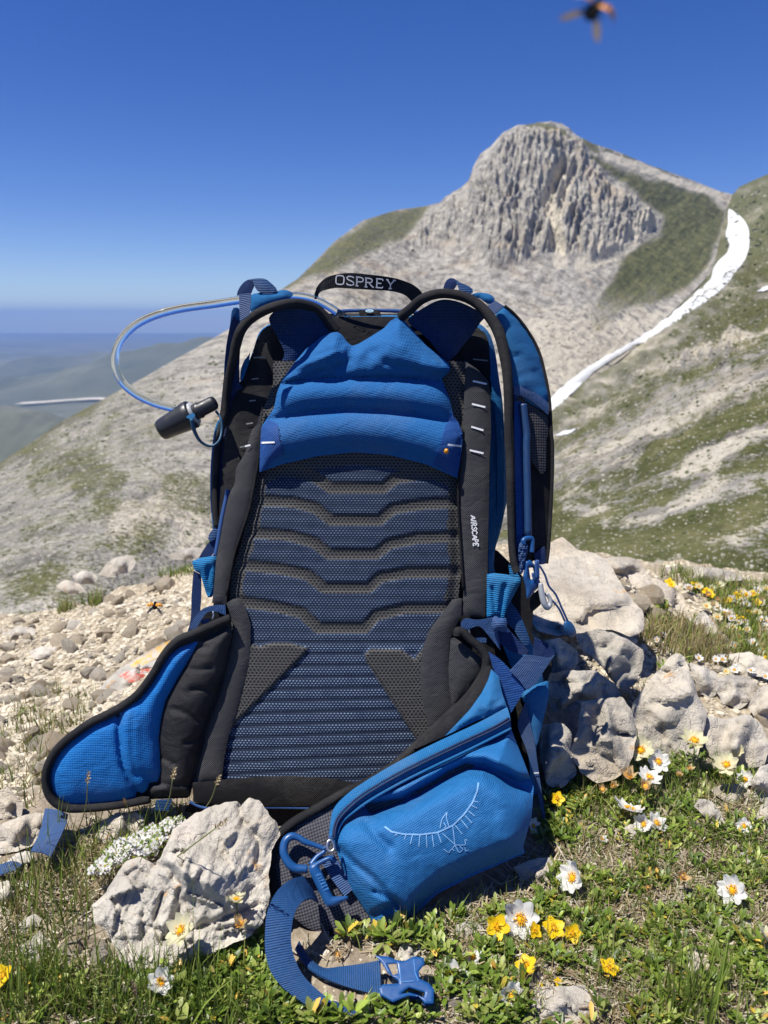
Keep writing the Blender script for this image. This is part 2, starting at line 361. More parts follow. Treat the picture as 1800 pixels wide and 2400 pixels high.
# ---- the snow left in the gully: draped on the terrain, with a thickness of its own
def bvh(*mes):
    V = []; F = []; k = 0
    for me in mes:
        n = len(me.vertices); a = np.empty(n * 3, np.float32); me.vertices.foreach_get('co', a); V.append(a.reshape(-1, 3))
        F += [tuple(i + k for i in p.vertices) for p in me.polygons]; k += n
    return BVHTree.FromPolygons(np.concatenate(V).tolist(), F)
FAR = bvh(MOUNT, HILL)
def cdt(outline, step, jitter=.15, extra=()):
    O = np.asarray(outline, float)[:, :2]
    x0, y0 = O.min(0); x1, y1 = O.max(0)
    gy = np.arange(y0 + step * .5, y1, step * .87); pts = []
    for k, yy in enumerate(gy):
        gx = np.arange(x0 + step * (.25 + .5 * (k % 2)), x1, step); pts.append(np.stack([gx, np.full_like(gx, yy)], -1))
    I = np.concatenate(pts) if pts else np.zeros((0, 2))
    I = I + np.random.default_rng(11).uniform(-jitter, jitter, I.shape) * step
    I = I[inside(I[:, 0], I[:, 1], O)]
    if len(I): I = I[pldist(I[:, 0], I[:, 1], O, True) > step * .5]
    n = len(O); ed = [(i, (i + 1) % n) for i in range(n)]
    P = [O] + ([I] if len(I) else []); k = n + len(I)
    for h in extra:
        h = np.asarray(h, float)[:, :2]; ed += [(k + i, k + (i + 1) % len(h)) for i in range(len(h))]; P.append(h); k += len(h)
    P = np.concatenate(P)
    v, e, f, *_ = delaunay_2d_cdt([Vector((float(a), float(b))) for a, b in P], ed, [], 1, 1e-4)
    v = np.array([tuple(a) for a in v]); f = np.array([t for t in f if len(t) == 3], int)
    c = v[f].mean(1); keep = inside(c[:, 0], c[:, 1], O)
    for h in extra: keep &= ~inside(c[:, 0], c[:, 1], np.asarray(h))
    f = f[keep]
    a = v[f]; ar = (a[:, 1, 0] - a[:, 0, 0]) * (a[:, 2, 1] - a[:, 0, 1]) - (a[:, 1, 1] - a[:, 0, 1]) * (a[:, 2, 0] - a[:, 0, 0])
    f[ar > 0] = f[ar > 0][:, ::-1]      # facing the camera (pixel rows run downwards)
    return v, f
m, t = newmat('old_snow'); co = objco(t)
t.put(t.mix(t.rng(t.noise(co, .16, 6, .65), .48, .7, 0, .55), (.62, .635, .66), (.40, .38, .35)), t.b['Base Color'])
t.b['Roughness'].default_value = .8
M_SNOW = m
def snow(pts, grow=0.):
    O = resample(catmull(pts, 6, True), 6, closed=True)
    tn = np.roll(O, -1, 0) - np.roll(O, 1, 0); tn /= np.maximum(np.linalg.norm(tn, axis=1, keepdims=True), 1e-9); O = O + np.c_[tn[:, 1], -tn[:, 0]] * grow + np.array([4., 5.]) * (grow > 0)
    O = O + (fbm(v3(O[:, 0] * .05, O[:, 1] * .05, 3), 3) * 5)[:, None] * np.array([.5, 1])
    v2, f = cdt(O, 5.)
    d = rays(v2[:, 0], v2[:, 1]); P = []
    for q in d:
        h = FAR.ray_cast(Vector(CAM), Vector(q).normalized())
        P.append(tuple(h[0]) if h[0] else tuple(CAM + q * 600))
    P = np.array(P); e = pldist(v2[:, 0], v2[:, 1], O, True)
    up = P - d / np.linalg.norm(d, axis=1)[:, None] * (1.5 + 3.0 * (1 - np.exp(-e / 7)))[:, None]
    n = len(P)
    return mesh_np('snow_patch', np.concatenate([up, P + np.array([0, 1.5, -1.5])]), np.concatenate([f, f[:, ::-1] + n]))
for pts in (tr('T', [(1482, 432), (1496, 440), (1530, 468), (1560, 508), (1568, 560), (1555, 640), (1510, 700), (1465, 760), (1400, 815), (1300, 885), (1200, 950), (1060, 1030), (960, 1090), (880, 1150), (800, 1230), (720, 1295), (640, 1330), (600, 1330), (700, 1265), (780, 1190), (860, 1130), (920, 1090), (1040, 1025), (1160, 950), (1260, 870), (1340, 800), (1400, 745), (1430, 670), (1480, 620), (1490, 590), (1472, 540), (1484, 500), (1484, 460)]),
            tr('U', [(270, 608), (330, 585), (420, 565), (400, 580), (340, 605)]), tr('T', [(1610, 800), (1680, 760), (1700, 755), (1650, 795)])):
    tag(obj('snow_patch', snow(pts, 2. if len(pts) > 12 else 0.), M_SNOW), kind='structure')

# ---- loose boulders and dark tussocks strewn over the slopes: far too many to count
def ico(sub):
    bm = bmesh.new(); bmesh.ops.create_icosphere(bm, subdivisions=sub, radius=1); V = np.array([q.co[:] for q in bm.verts]); F = np.array([[q.index for q in f.verts] for f in bm.faces]); bm.free(); return V, F
def strew(poly, n, smin, smax, g, flat=.7, thr=None, seed=0.):
    P = np.asarray(poly, float); x = g.uniform(P[:, 0].min(), P[:, 0].max(), 3 * n); y = g.uniform(P[:, 1].min(), P[:, 1].max(), 3 * n); k = inside(x, y, P); x, y = x[k][:n], y[k][:n]
    if thr is not None: k = fbm(v3((x * .42 + y) * .0150, (x - .42 * y) * .0032, seed), 4) * (1 if thr > -5 else 0) > thr; x, y = x[k], y[k]
    V0, F0 = ico(1); V = []; F = []; k = 0
    for a, b in zip(x, y):
        d = rays(a, b); h = FAR.ray_cast(Vector(CAM), Vector(d).normalized())
        if h[0] is None: continue
        c = np.array(h[0]); s_ = smin * (smax / smin) ** (g.random() ** 2.2) / FPX * c[1] * .5
        r = V0 * (1 + .28 * g.normal(size=(len(V0), 1))) * [s_, s_ * g.uniform(.6, 1), s_ * flat * g.uniform(.6, 1)]
        a_ = g.uniform(0, 6.28); r = r @ np.array([[math.cos(a_), math.sin(a_), 0], [-math.sin(a_), math.cos(a_), 0], [0, 0, 1]])
        V.append(r + c); F.append(F0 + k); k += len(V0)
    return np.concatenate(V), np.concatenate(F)
gs = np.random.default_rng(77)
m, t = newmat('slope_boulder'); co = objco(t); t.put(t.ramp(t.noise(co, .35, 4, .7), [(.3, (.25, .23, .19)), (.5, (.38, .35, .29)), (.7, (.50, .465, .395))]), t.b['Base Color']); t.b['Roughness'].default_value = .95; M_SB = m
m, t = newmat('tussock'); co = objco(t); t.put(t.ramp(t.noise(co, .3, 3), [(.35, (.04, .055, .016)), (.65, (.10, .115, .04))]), t.b['Base Color']); t.b['Roughness'].default_value = 1; M_TU = m
HP = [(1270, 1000), (1420, 900), (1560, 790), (1700, 660), (1700, 480), (1800, 425), (1830, 1380), (1270, 1340)]; LP = [(-20, 1110), (150, 1000), (330, 905), (520, 810), (560, 1380), (-20, 1460)]; MP = [(560, 800), (800, 590), (1000, 560), (1200, 720), (1400, 760), (1290, 950), (1100, 1050), (560, 1000)]
for nm, mt, poly, n, a, b, fl in (('scree', M_SB, HP, 3600, 2.5, 10, .7), ('scree', M_SB, LP, 3000, 2.5, 13, .7), ('scree', M_SB, MP, 1300, 2, 8, .7), ('tussock', M_TU, HP, 2300, 4, 16, .5), ('tussock', M_TU, LP, 1700, 4, 15, .5), ('tussock', M_TU, MP, 800, 2.5, 9, .6)):
    V, F = strew(poly, n, a, b, gs, fl); tag(obj(nm, mesh_np(nm, V, F, smooth=False), mt), kind='stuff')

# ---- the high plain and the hills beyond it, far below on the left
m, t = newmat('high_plain'); co = objco(t)
n1 = t.noise(co, .0011, 6, .6); n2 = t.noise(co, .006, 5, .6)
c = t.ramp(n1, [(.35, (.055, .068, .040)), (.5, (.095, .105, .065)), (.62, (.15, .15, .10)), (.75, (.22, .205, .15))])
c = t.mix(t.rng(n2, .45, .7, 0, .6), c, (.075, .08, .042))
t.put(c, t.b['Base Color']); t.b['Roughness'].default_value = 1
M_PLAIN = m
ZP = -400.
yy = np.concatenate([np.linspace(300, 6000, 60), np.linspace(6300, 24000, 50)]); xx = np.linspace(-1, 1, 90)
YY, XX = np.meshgrid(yy, xx, indexing='ij'); XX = XX * (YY * 1.0 + 3000)
ZZ = ZP + 14 * fbm(v3(XX * .0008, YY * .0008, 1), 4)
PLAIN = mesh_np('plain', v3(XX, YY, ZZ).reshape(-1, 3), grid_faces(len(yy), 90))
tag(obj('plain', PLAIN, M_PLAIN), kind='structure')
def hills(name, crest, Y, depth, seed):
    x = np.linspace(crest[0][0], crest[-1][0], 220); y = np.interp(x, [c[0] for c in crest], [c[1] for c in crest])
    y = y + fbm(v3(x * .02, seed, 0), 4) * 9
    ridge = world(x, y, np.full_like(x, Y)); s = np.linspace(-1, 1, 41)
    rows = []
    for q in s:
        r = ridge.copy(); r[:, 1] += q * depth; k = abs(q) ** 1.25
        r[:, 2] = r[:, 2] * (1 - k) + (ZP - 20) * k
        r[:, 2] += fbm(v3(r[:, 0] * .003, r[:, 1] * .003, seed), 5) * 75 * (1 - k) * (k > 0)
        rows.append(r)
    return tag(obj(name, mesh_np(name, np.array(rows).reshape(-1, 3), grid_faces(41, 220)), M_PLAIN), kind='structure')
hills('distant_hills', [(-900, 880), (-300, 860), (0, 852), (70, 843), (120, 838), (170, 842), (223, 822), (256, 828), (400, 815), (700, 800), (1200, 790)], 6500, 1500, 1.)
hills('near_hills', [(-900, 960), (-100, 900), (60, 885), (180, 862), (262, 829), (316, 822), (362, 808), (500, 795), (700, 770), (1000, 760)], 4600, 800, 4.)
hills('low_rise', [(-900, 930), (-300, 940), (0, 955), (80, 960), (150, 985), (230, 1010), (330, 1030)], 2300, 500, 9.)
# pale gravel road across the plain
m, t = newmat('pale_gravel_road'); t.b['Base Color'].default_value = (.55, .50, .42, 1); t.b['Roughness'].default_value = 1
PB_ = bvh(PLAIN)
def on(b, x, y):
    d = rays(x, y); h = b.ray_cast(Vector(CAM), Vector(d).normalized()); return np.array(h[0]) if h[0] else None
pts = [on(PB_, x, y) for x, y in catmull(tr('N', [(150, 1166), (270, 1160), (400, 1150), (640, 1132), (780, 1128), (920, 1140), (1050, 1128), (1200, 1100)]), 8)]
pts = np.array(pts); w_ = 22 + 14 * fbm(v3(np.arange(len(pts)) * .15, 0, 0), 2)
tag(obj('road', mesh_np('road', np.concatenate([pts + np.c_[0 * w_, -2 * w_, 0 * w_ + 14.], pts + np.c_[0 * w_, 2 * w_, 0 * w_ + 14.]]), np.array([[i, i + 1, len(pts) + i + 1, len(pts) + i] for i in range(len(pts) - 1)])), m), kind='structure')

# ---- haze: one closed box of thin air round everything
m = bpy.data.materials.new('haze'); m.use_nodes = True; t = NT(m); t.n.clear()
o = t.new('OutputMaterial'); pv = t.new('VolumePrincipled'); t.link(pv.outputs[0], o.inputs['Volume'])
pv.inputs['Color'].default_value = (.30, .49, .92, 1); pv.inputs['Density'].default_value = 0.85e-4; pv.inputs['Anisotropy'].default_value = .0
bm = bmesh.new(); bmesh.ops.create_cube(bm, size=1)
for q in bm.verts: q.co = Vector((q.co.x * 64000, q.co.y * 34000 + 9000, -560 + (q.co.z + .5) * 860))
me = bpy.data.meshes.new('haze'); bm.to_mesh(me); bm.free()
tag(obj('haze', me, m), kind='stuff')
# ================================================================== THE CREST THE PACK STANDS ON
CTRL = [(100, 2400, .50), (900, 2400, .50), (1800, 2400, .50), (-500, 2400, .50), (2300, 2400, .50), (900, 3000, .36), (-300, 3000, .36), (2100, 3000, .36),
        (100, 2100, .655), (640, 2200, .605), (1400, 2200, .60), (1800, 2000, .72), (1000, 2000, .72), (1280, 1900, .79), (250, 1900, .815), (600, 1900, .815), (50, 1850, .95), (-400, 1850, 1.0),
        (100, 1700, 1.25), (100, 1560, 1.70), (300, 1560, 1.6), (0, 1450, 2.5), (220, 1415, 2.4), (400, 1345, 2.5), (-500, 1470, 2.6),
        (1330, 1850, .83), (1400, 1470, 1.25), (1300, 1330, 1.52), (1250, 1300, 1.75), (1580, 1640, 1.08), (1750, 1720, 1.0), (1700, 1480, 1.5), (1780, 1345, 2.2), (1560, 1345, 1.9), (2100, 1500, 1.7), (2300, 1380, 2.4),
        (850, 1400, 1.15), (850, 1340, 1.6), (600, 1340, 2.0), (1780, 1900, .80), (1500, 1930, .765)]
C = np.array([world(a, b, c) for a, b, c in CTRL])
far = []
for x in np.linspace(-4, 4, 9):
    far += [(x, 3.6, -1.15), (x, 5.0, -2.3)]
C = np.concatenate([C, np.array(far)])
def tps_fit(C, lam=2e-3):
    n = len(C); d = np.linalg.norm(C[:, None, :2] - C[None, :, :2], axis=-1); K = np.where(d > 0, d * d * np.log(d + 1e-12), 0) + lam * np.eye(n)
    Pm = np.c_[np.ones(n), C[:, :2]]; A = np.block([[K, Pm], [Pm.T, np.zeros((3, 3))]])
    return np.linalg.solve(A, np.r_[C[:, 2], 0, 0, 0])
TW = tps_fit(C)
def ground_z(x, y):
    x = np.asarray(x, float); y = np.asarray(y, float); sh = np.broadcast(x, y).shape
    q = np.stack(np.broadcast_arrays(x, y), -1).reshape(-1, 2); r = np.empty(len(q))
    for i in range(0, len(q), 20000):
        d = np.linalg.norm(q[i:i + 20000, None] - C[None, :, :2], axis=-1)
        r[i:i + 20000] = np.where(d > 0, d * d * np.log(d + 1e-12), 0) @ TW[:-3] + TW[-3] + q[i:i + 20000] @ TW[-2:]
    q3 = np.c_[q, np.zeros(len(q))]; y_ = q[:, 1]
    a = np.clip((y_ - .75) / .5, 0, 1)
    a0 = np.clip((y_ - .62) / .25, .35, 1)
    r = r + fbm(q3 * 7, 4) * (.012 * a0 + .03 * a) + fbm(q3 * 38, 3) * (.004 * a0 + .006 * a) - .014 * (1 - a)
    return r.reshape(sh)
yy = np.exp(np.linspace(math.log(.28), math.log(5.0), 380)); tt = np.concatenate([np.linspace(-1.8, -.83, 60), np.linspace(-.82, .82, 380), np.linspace(.83, 1.8, 60)])
YY, TT = np.meshgrid(yy, tt, indexing='ij'); XX = YY * TT
GZ = ground_z(XX, YY)
GROUND = mesh_np('ground', v3(XX, YY, GZ).reshape(-1, 3), grid_faces(380, 500))
m, t = newmat('stony_soil'); co = objco(t)
n1 = t.noise(co, 5, 5, .6); n2 = t.noise(co, 42, 6, .7); vo = t.voro(co, 75, 'F1', 'Color'); ve = t.voro(co, 75)
c = t.ramp(n2, [(.3, (.13, .105, .075)), (.5, (.25, .205, .15)), (.7, (.38, .325, .25))])
gr = t.mix(.5, (.46, .41, .32), vo, 'OVERLAY'); bw = t.new('RGBToBW'); t.link(vo, bw.inputs[0])
gr = t.mix(t.rng(bw.outputs[0], .2, .8), (.42, .35, .245), (.60, .53, .40))
gr = t.mix(t.rng(ve, .35, .6, 0, .6), gr, (.2, .16, .11))
gv = t.new('Attribute'); gv.attribute_name = 'gravel'
c = t.mix(t.math('ADD', gv.outputs['Fac'], t.rng(n1, .4, .7, -.25, .25), clamp=True), c, gr)
t.put(c, t.b['Base Color']); t.b['Roughness'].default_value = .95; t.b['Specular IOR Level'].default_value = .15
t.put(t.bump(t.math('SUBTRACT', n2, t.math('MULTIPLY', ve, .6)), .8, .008), t.b['Normal'])
M_SOIL = m
gp = sstep(.80, 1.15, YY)
a = GROUND.attributes.new('gravel', 'FLOAT', 'POINT'); a.data.foreach_set('value', gp.ravel().astype(np.float32))
tag(obj('ground', GROUND, M_SOIL), kind='structure')
GB = bvh(GROUND)
def gpt(px, py):
    return on(GB, px, py)

# ================================================================== BUILDERS THAT TAKE TRACED OUTLINES
def as_dep(d):
    if callable(d): return d
    if isinstance(d, (tuple, list)):        # points (px,py,Y): least-squares plane in the picture, a tilted plane in space
        q = np.asarray(d, float); A = np.c_[q[:, :2], np.ones(len(q))]; k = np.linalg.lstsq(A, 1 / q[:, 2], rcond=None)[0]
        return lambda x, y: 1 / (k[0] * np.asarray(x) + k[1] * np.asarray(y) + k[2])
    return lambda x, y: planeY(x, y, d)     # number: offset from the pack's back plane
UVR = np.array([1, 0, 0])
def patch(name, outline, dep, mat, parent, h=None, b=0.0, bw=14., thick=.004, step=9., smooth=True, holes=(), col=None, back=None, post=None):
    dep = as_dep(dep)
    O = resample(catmull(outline, 7, True) if smooth else np.asarray(outline, float), step, closed=True)
    hs = [resample(np.asarray(q, float), step, closed=True) for q in holes]
    v2, f = cdt(O, step, extra=hs); x, y = v2[:, 0], v2[:, 1]
    d = pldist(x, y, O, True); 
    for q in hs: d = np.minimum(d, pldist(x, y, q, True))
    r = rays(x, y); L = np.linalg.norm(r, axis=1); Y = dep(x, y)
    hh = b * (1 - np.exp(-d / bw)) if b else np.zeros(len(x))
    if h is not None: hh = hh + h(x, y, d)
    P = CAM + r * (Y - hh / L)[:, None]; B = CAM + r * (Y + (thick + (back(d) if back else 0)) / L)[:, None]
    if post: P, B = post(P), post(B)
    if col is not None: cc = col(x, y, d)
    n = len(P)
    e = np.sort(np.concatenate([f[:, [0, 1]], f[:, [1, 2]], f[:, [2, 0]]]), axis=1); raw = np.concatenate([f[:, [0, 1]], f[:, [1, 2]], f[:, [2, 0]]])
    key = e[:, 0] * (n + 1) + e[:, 1]; un, inv, cnt = np.unique(key, return_inverse=True, return_counts=True)
    bd = raw[cnt[inv] == 1]
    k = len(bd); W = np.concatenate([P[bd[:, 0]], P[bd[:, 1]], B[bd[:, 1]], B[bd[:, 0]]])
    wi = np.arange(k) + 2 * n; wf = np.stack([wi + k, wi, wi + 3 * k, wi + 2 * k], -1)
    V = np.concatenate([P, B, W]); uv = np.c_[V @ UVR, V @ PU]
    C_ = None
    if col is not None: C_ = np.concatenate([cc, cc, cc[bd[:, 0]], cc[bd[:, 1]], cc[bd[:, 1]], cc[bd[:, 0]]])
    me = mesh_np(name, V, [f, f[:, ::-1] + n, wf], uv, C_)
    return obj(name, me, mat, parent)
def lift(pts, dep):
    """pixel points -> world points; third entry of a point, if there, is its own depth"""
    dep = as_dep(dep) if dep is not None else None; o = []
    for p in pts: o.append(world(p[0], p[1], p[2] if len(p) > 2 else float(dep(p[0], p[1]))))
    return np.array(o)
def sweep(name, P, r, mat, parent=None, ns=10, caps=True, closed=False, flat=1.0, n=6, uvs=True):
    """tube through world points, radius number or list"""
    P = np.asarray(P, float); rr = np.broadcast_to(np.asarray(r, float), (len(P),)).astype(float)
    Q = catmull(np.c_[P, rr], n, closed) if n > 1 else np.c_[P, rr]
    P, rr = Q[:, :3], Q[:, 3]; m_ = len(P)
    T = np.gradient(P, axis=0) if not closed else np.roll(P, -1, 0) - np.roll(P, 1, 0)
    T /= np.maximum(np.linalg.norm(T, axis=1, keepdims=True), 1e-9)
    ref = np.array([0, -1, .3]); U = np.cross(T, ref); U /= np.maximum(np.linalg.norm(U, axis=1, keepdims=True), 1e-9)
    Wv = np.cross(T, U); a = np.arange(ns) / ns * 2 * math.pi
    ring = P[:, None] + rr[:, None, None] * (np.cos(a)[None, :, None] * U[:, None] + flat * np.sin(a)[None, :, None] * Wv[:, None])
    V = ring.reshape(-1, 3); F = [grid_faces(m_, ns, True)]
    s = np.concatenate([[0], np.cumsum(np.linalg.norm(np.diff(P, axis=0), axis=1))])
    uv = np.stack(np.broadcast_arrays(a[None] / 6.28 * .03, s[:, None]), -1).reshape(-1, 2)
    if closed: F.append(np.stack([np.arange(ns) + (m_ - 1) * ns, (np.arange(ns) + 1) % ns + (m_ - 1) * ns, (np.arange(ns) + 1) % ns, np.arange(ns)], -1))
    elif caps:
        V = np.concatenate([V, P[:1], P[-1:]]); uv = np.concatenate([uv, uv[:1], uv[-1:]]); k = m_ * ns; j = np.arange(ns); j2 = (j + 1) % ns
        F.append(np.stack([np.full(ns, k), j2, j], -1)); F.append(np.stack([np.full(ns, k + 1), j + (m_ - 1) * ns, j2 + (m_ - 1) * ns], -1))
    return obj(name, mesh_np(name, V, F, uv), mat, parent)
def strip(name, ea, eb, dep, mat, parent, th=.0013, na=5, n=8, bow=0.):
    """webbing between two traced edges (same direction)"""
    A = catmull(lift(ea, dep), n); B = catmull(lift(eb, dep), n); k = max(len(A), len(B), 12)
    A = resample(A, n=k); B = resample(B, n=k)
    s = np.linspace(0, 1, na)[None, :, None]; G = A[:, None] * (1 - s) + B[:, None] * s
    T = np.gradient(G.mean(1), axis=0); N = np.cross(T, B - A); N /= np.maximum(np.linalg.norm(N, axis=1, keepdims=True), 1e-9)
    cc = (G.mean(1) - CAM); sg = np.sign(-(N * cc).sum(1)); N = N * np.where(np.abs(sg.sum()) > 0, np.sign(sg.sum() or 1), 1)
    G = G + N[:, None] * bow * np.sin(np.pi * s)
    Wd = np.linalg.norm(B - A, axis=1); L = np.concatenate([[0], np.cumsum(np.linalg.norm(np.diff(G.mean(1), axis=0), axis=1))])
    uv = np.stack([np.broadcast_to(s[..., 0] * Wd.mean(), (k, na)), np.broadcast_to(L[:, None], (k, na))], -1).reshape(-1, 2)
    f = G.reshape(-1, 3); bk = (G - N[:, None] * th).reshape(-1, 3); q = grid_faces(k, na)
    n_ = k * na; i = np.arange(k - 1) * na
    side0 = np.concatenate([np.stack([i, i + na, i + na + n_, i + n_], -1), np.stack([i + na - 1, i + n_ + na - 1, i + n_ + 2 * na - 1, i + 2 * na - 1], -1)])
    j = np.arange(na - 1); e0 = np.stack([j, j + n_, j + 1 + n_, j + 1], -1); e1 = e0[:, ::-1] + (k - 1) * na
    fb = np.concatenate([f, bk]); sd_ = np.concatenate([side0, e0, e1]); W_ = fb[sd_.ravel()]; side = np.arange(len(W_)).reshape(-1, 4) + 2 * n_; u2 = np.concatenate([uv, uv])
    me = mesh_np(name, np.concatenate([fb, W_]), [q[:, ::-1], q + n_, side], np.concatenate([u2, u2[sd_.ravel()]]))
    return obj(name, me, mat, parent)
def stroke(name, lines, wpx, dep, mat, parent, th=.0004, h=None):
    """flat print: thin raised strips along pixel polylines lying on a surface"""
    dep = as_dep(dep); V = []; F = []; k = 0
    for l in lines:
        ww = l[0] if isinstance(l[0], (int, float)) else wpx; pts = l[1:] if isinstance(l[0], (int, float)) else l
        q = resample(np.asarray(pts, float)[:, :2], 5) if len(pts) > 1 else np.asarray(pts); t_ = np.gradient(q, axis=0); t_ /= np.maximum(np.linalg.norm(t_, axis=1, keepdims=True), 1e-9)
        nn = np.c_[-t_[:, 1], t_[:, 0]] * ww / 2
        for sgn in (1, -1):
            e = q + sgn * nn; r = rays(e[:, 0], e[:, 1]); L = np.linalg.norm(r, axis=1); Y = dep(e[:, 0], e[:, 1])
            hh = h(e[:, 0], e[:, 1]) if h else 0
            V.append(CAM + r * (Y - (hh + th) / L)[:, None])
        n_ = len(q); i = np.arange(n_ - 1); F.append(np.stack([i + k, i + k + 1, i + k + n_ + 1, i + k + n_], -1)); k += 2 * n_
    V = np.concatenate(V); F = np.concatenate(F)
    a = V[F[:, 1]] - V[F[:, 0]]; b_ = V[F[:, 3]] - V[F[:, 0]]; s = (np.cross(a, b_) * (CAM - V[F[:, 0]])).sum(1) < 0
    F[s] = F[s][:, ::-1]
    return obj(name, mesh_np(name, V, F, smooth=False), mat, parent)
GLY = dict(O=[[(.1, .0), (.5, 0), (.62, .15), (.62, .85), (.5, 1), (.1, 1), (0, .85), (0, .15), (.1, 0)]],
           S=[[(.55, .85), (.55, .95), (.4, 1), (.15, 1), (.0, .88), (.02, .68), (.2, .56), (.42, .46), (.58, .3), (.56, .1), (.4, 0), (.15, 0), (0, .08), (0, .2)]],
           P=[[(.08, 0), (.08, 1)], [(0, 1), (.42, 1), (.58, .88), (.58, .6), (.42, .48), (.08, .48)], [(-.02, 0), (.22, 0)]],
           R=[[(.08, 0), (.08, 1)], [(0, 1), (.42, 1), (.56, .88), (.56, .64), (.42, .52), (.08, .52)], [(.3, .52), (.62, 0), (.7, 0)], [(-.02, 0), (.2, 0)]],
           E=[[(.55, .82), (.55, 1), (0, 1)], [(.08, 1), (.08, 0)], [(0, 0), (.55, 0), (.55, .16)], [(.08, .5), (.42, .5)]],
           Y=[[(-.04, 1), (.14, 1)], [(.04, 1), (.32, .48), (.32, 0)], [(.6, 1), (.32, .48)], [(.5, 1), (.7, 1)], [(.2, 0), (.44, 0)]],
           A=[[(0, 0), (.3, 1), (.6, 0)], [(.12, .32), (.48, .32)]], I=[[(.1, 0), (.1, 1)]],
           C=[[(.56, .82), (.42, 1), (.15, 1), (0, .82), (0, .18), (.15, 0), (.42, 0), (.56, .18)]])
def lettering(word, base, capv, sizes=None):
    """strokes of a word: base = pixel polyline of letter origins, capv = pixel vectors of the cap height"""
    o = []
    for ch, (x, y, ax, ay), (ux, uy) in zip(word, base, capv):
        for l in GLY[ch]: o.append([(x + a * ax + b * ux, y + a * ay + b * uy) for a, b in l])
    return o
# ================================================================== BACKPACK MATERIALS
def fabric(name, base, rough=.85, pitch=.0022, amp=.35, grain=.12, rot=0., bump=.0005, sheen=.0, kind='weave', tint=None, blot=.1, crease=.35):
    m, t = newmat(name); uv = t.new('UVMap').outputs[0]; co = objco(t)
    mp = t.mapping(uv, (1, 1, 1), (0, 0, rot)); s = t.new('SeparateXYZ'); t.link(mp, s.inputs[0])
    k = 2 * math.pi / pitch
    a = t.math('SINE', t.math('MULTIPLY', s.outputs[0], k)); b = t.math('SINE', t.math('MULTIPLY', s.outputs[1], k))
    if kind == 'weave': hgt = t.math('MULTIPLY', a, b)
    elif kind == 'rib': hgt = b
    elif kind == 'twill': hgt = t.math('SINE', t.math('MULTIPLY', t.math('ADD', s.outputs[0], s.outputs[1]), k * .8))
    else: hgt = t.math('MAXIMUM', t.math('POWER', t.math('ABSOLUTE', a), 14), t.math('POWER', t.math('ABSOLUTE', b), 14))
    nz = t.noise(co, 900, 2, .7); big = t.noise(co, 18, 3)
    dk = tuple(c * (1 - amp) for c in base); lt = tint or tuple(min(1, c * (1 + amp * .8) + amp * .012) for c in base)
    c = t.mix(t.rng(hgt, -1 if kind != 'rip' else 0, 1), dk, lt)
    c = t.mix(t.rng(nz, .3, .7, 0, grain), c, lt); c = t.mix(t.rng(big, .4, .75, 0, blot), c, dk)
    t.put(c, t.b['Base Color']); t.b['Roughness'].default_value = rough; t.b['Specular IOR Level'].default_value = .25
    if sheen: t.b['Sheen Weight'].default_value = sheen; t.b['Sheen Tint'].default_value = (*lt, 1); t.b['Sheen Roughness'].default_value = .4
    cr = t.noise(t.mapping(co, (1, 1, 1.6)), 42, 4, .55, 1.2); dust = t.noise(co, 9, 5, .65)
    dm = t.math('MULTIPLY', t.rng(dust, .50, .78, 0, .16), t.rng(nz, .3, .65)); t.put(t.mix(dm, c, (.42, .39, .34)), t.b['Base Color'])
    n0 = t.bump(cr, crease, .006)
    t.put(t.bump(t.math('ADD', hgt, t.math('MULTIPLY', nz, .8)), .6, bump, n0), t.b['Normal'])
    return m
F_PAD = fabric('blue_knit', (.010, .103, .295), pitch=.0028, amp=.36, rot=.6, grain=.4, kind='weave')
F_BELT = fabric('blue_knit_belt', (.007, .140, .43), pitch=.0030, amp=.30, rot=.78, grain=.25, kind='weave')
F_RIP = fabric('blue_ripstop', (.014, .122, .32), pitch=.0026, amp=.12, grain=.45, rot=.35, rough=.62, kind='weave', blot=.18)
F_STRAP = fabric('blue_strap_cloth', (.010, .120, .30), pitch=.0026, amp=.2, rot=.05, grain=.2, kind='weave')
F_CYAN = fabric('bright_blue_stretch', (.008, .145, .34), pitch=.0026, amp=.22, rot=.1, kind='rib')
F_NAVY = fabric('navy_shaded_cloth', (.008, .025, .095), pitch=.003, amp=.2, grain=.15)  # navy straps; also shaded loop legs and lining, shade put into the colour
F_DKMESH = fabric('dark_blue_mesh', (.004, .025, .095), pitch=.004, amp=.5, grain=.1, rot=.78)
F_WEB = fabric('blue_webbing', (.010, .056, .165), pitch=.0021, amp=.45, grain=.12, kind='rib', rough=.6)
F_WEBN = fabric('navy_webbing', (.010, .045, .155), pitch=.0021, amp=.45, grain=.12, kind='rib', rough=.6, tint=(.055, .12, .28))
F_CHAR = fabric('charcoal_cloth', (.040, .040, .044), pitch=.0026, amp=.35, grain=.3)
F_BLACK = fabric('black_cloth', (.008, .008, .010), pitch=.0026, amp=.3, grain=.15)
F_NYLON = fabric('black_nylon', (.017, .017, .020), pitch=.0022, amp=.2, grain=.2, rough=.5)
F_HEM = fabric('black_binding', (.013, .013, .015), pitch=.0015, amp=.1, grain=.1, rough=.7)
F_SPACER = fabric('grey_spacer_mesh', (.035, .036, .044), pitch=.0042, amp=.75, grain=.1, rot=.5, tint=(.11, .11, .135))
F_LIDM = fabric('black_pocket_mesh', (.018, .018, .021), pitch=.0046, amp=.7, rot=.78, tint=(.07, .07, .08))
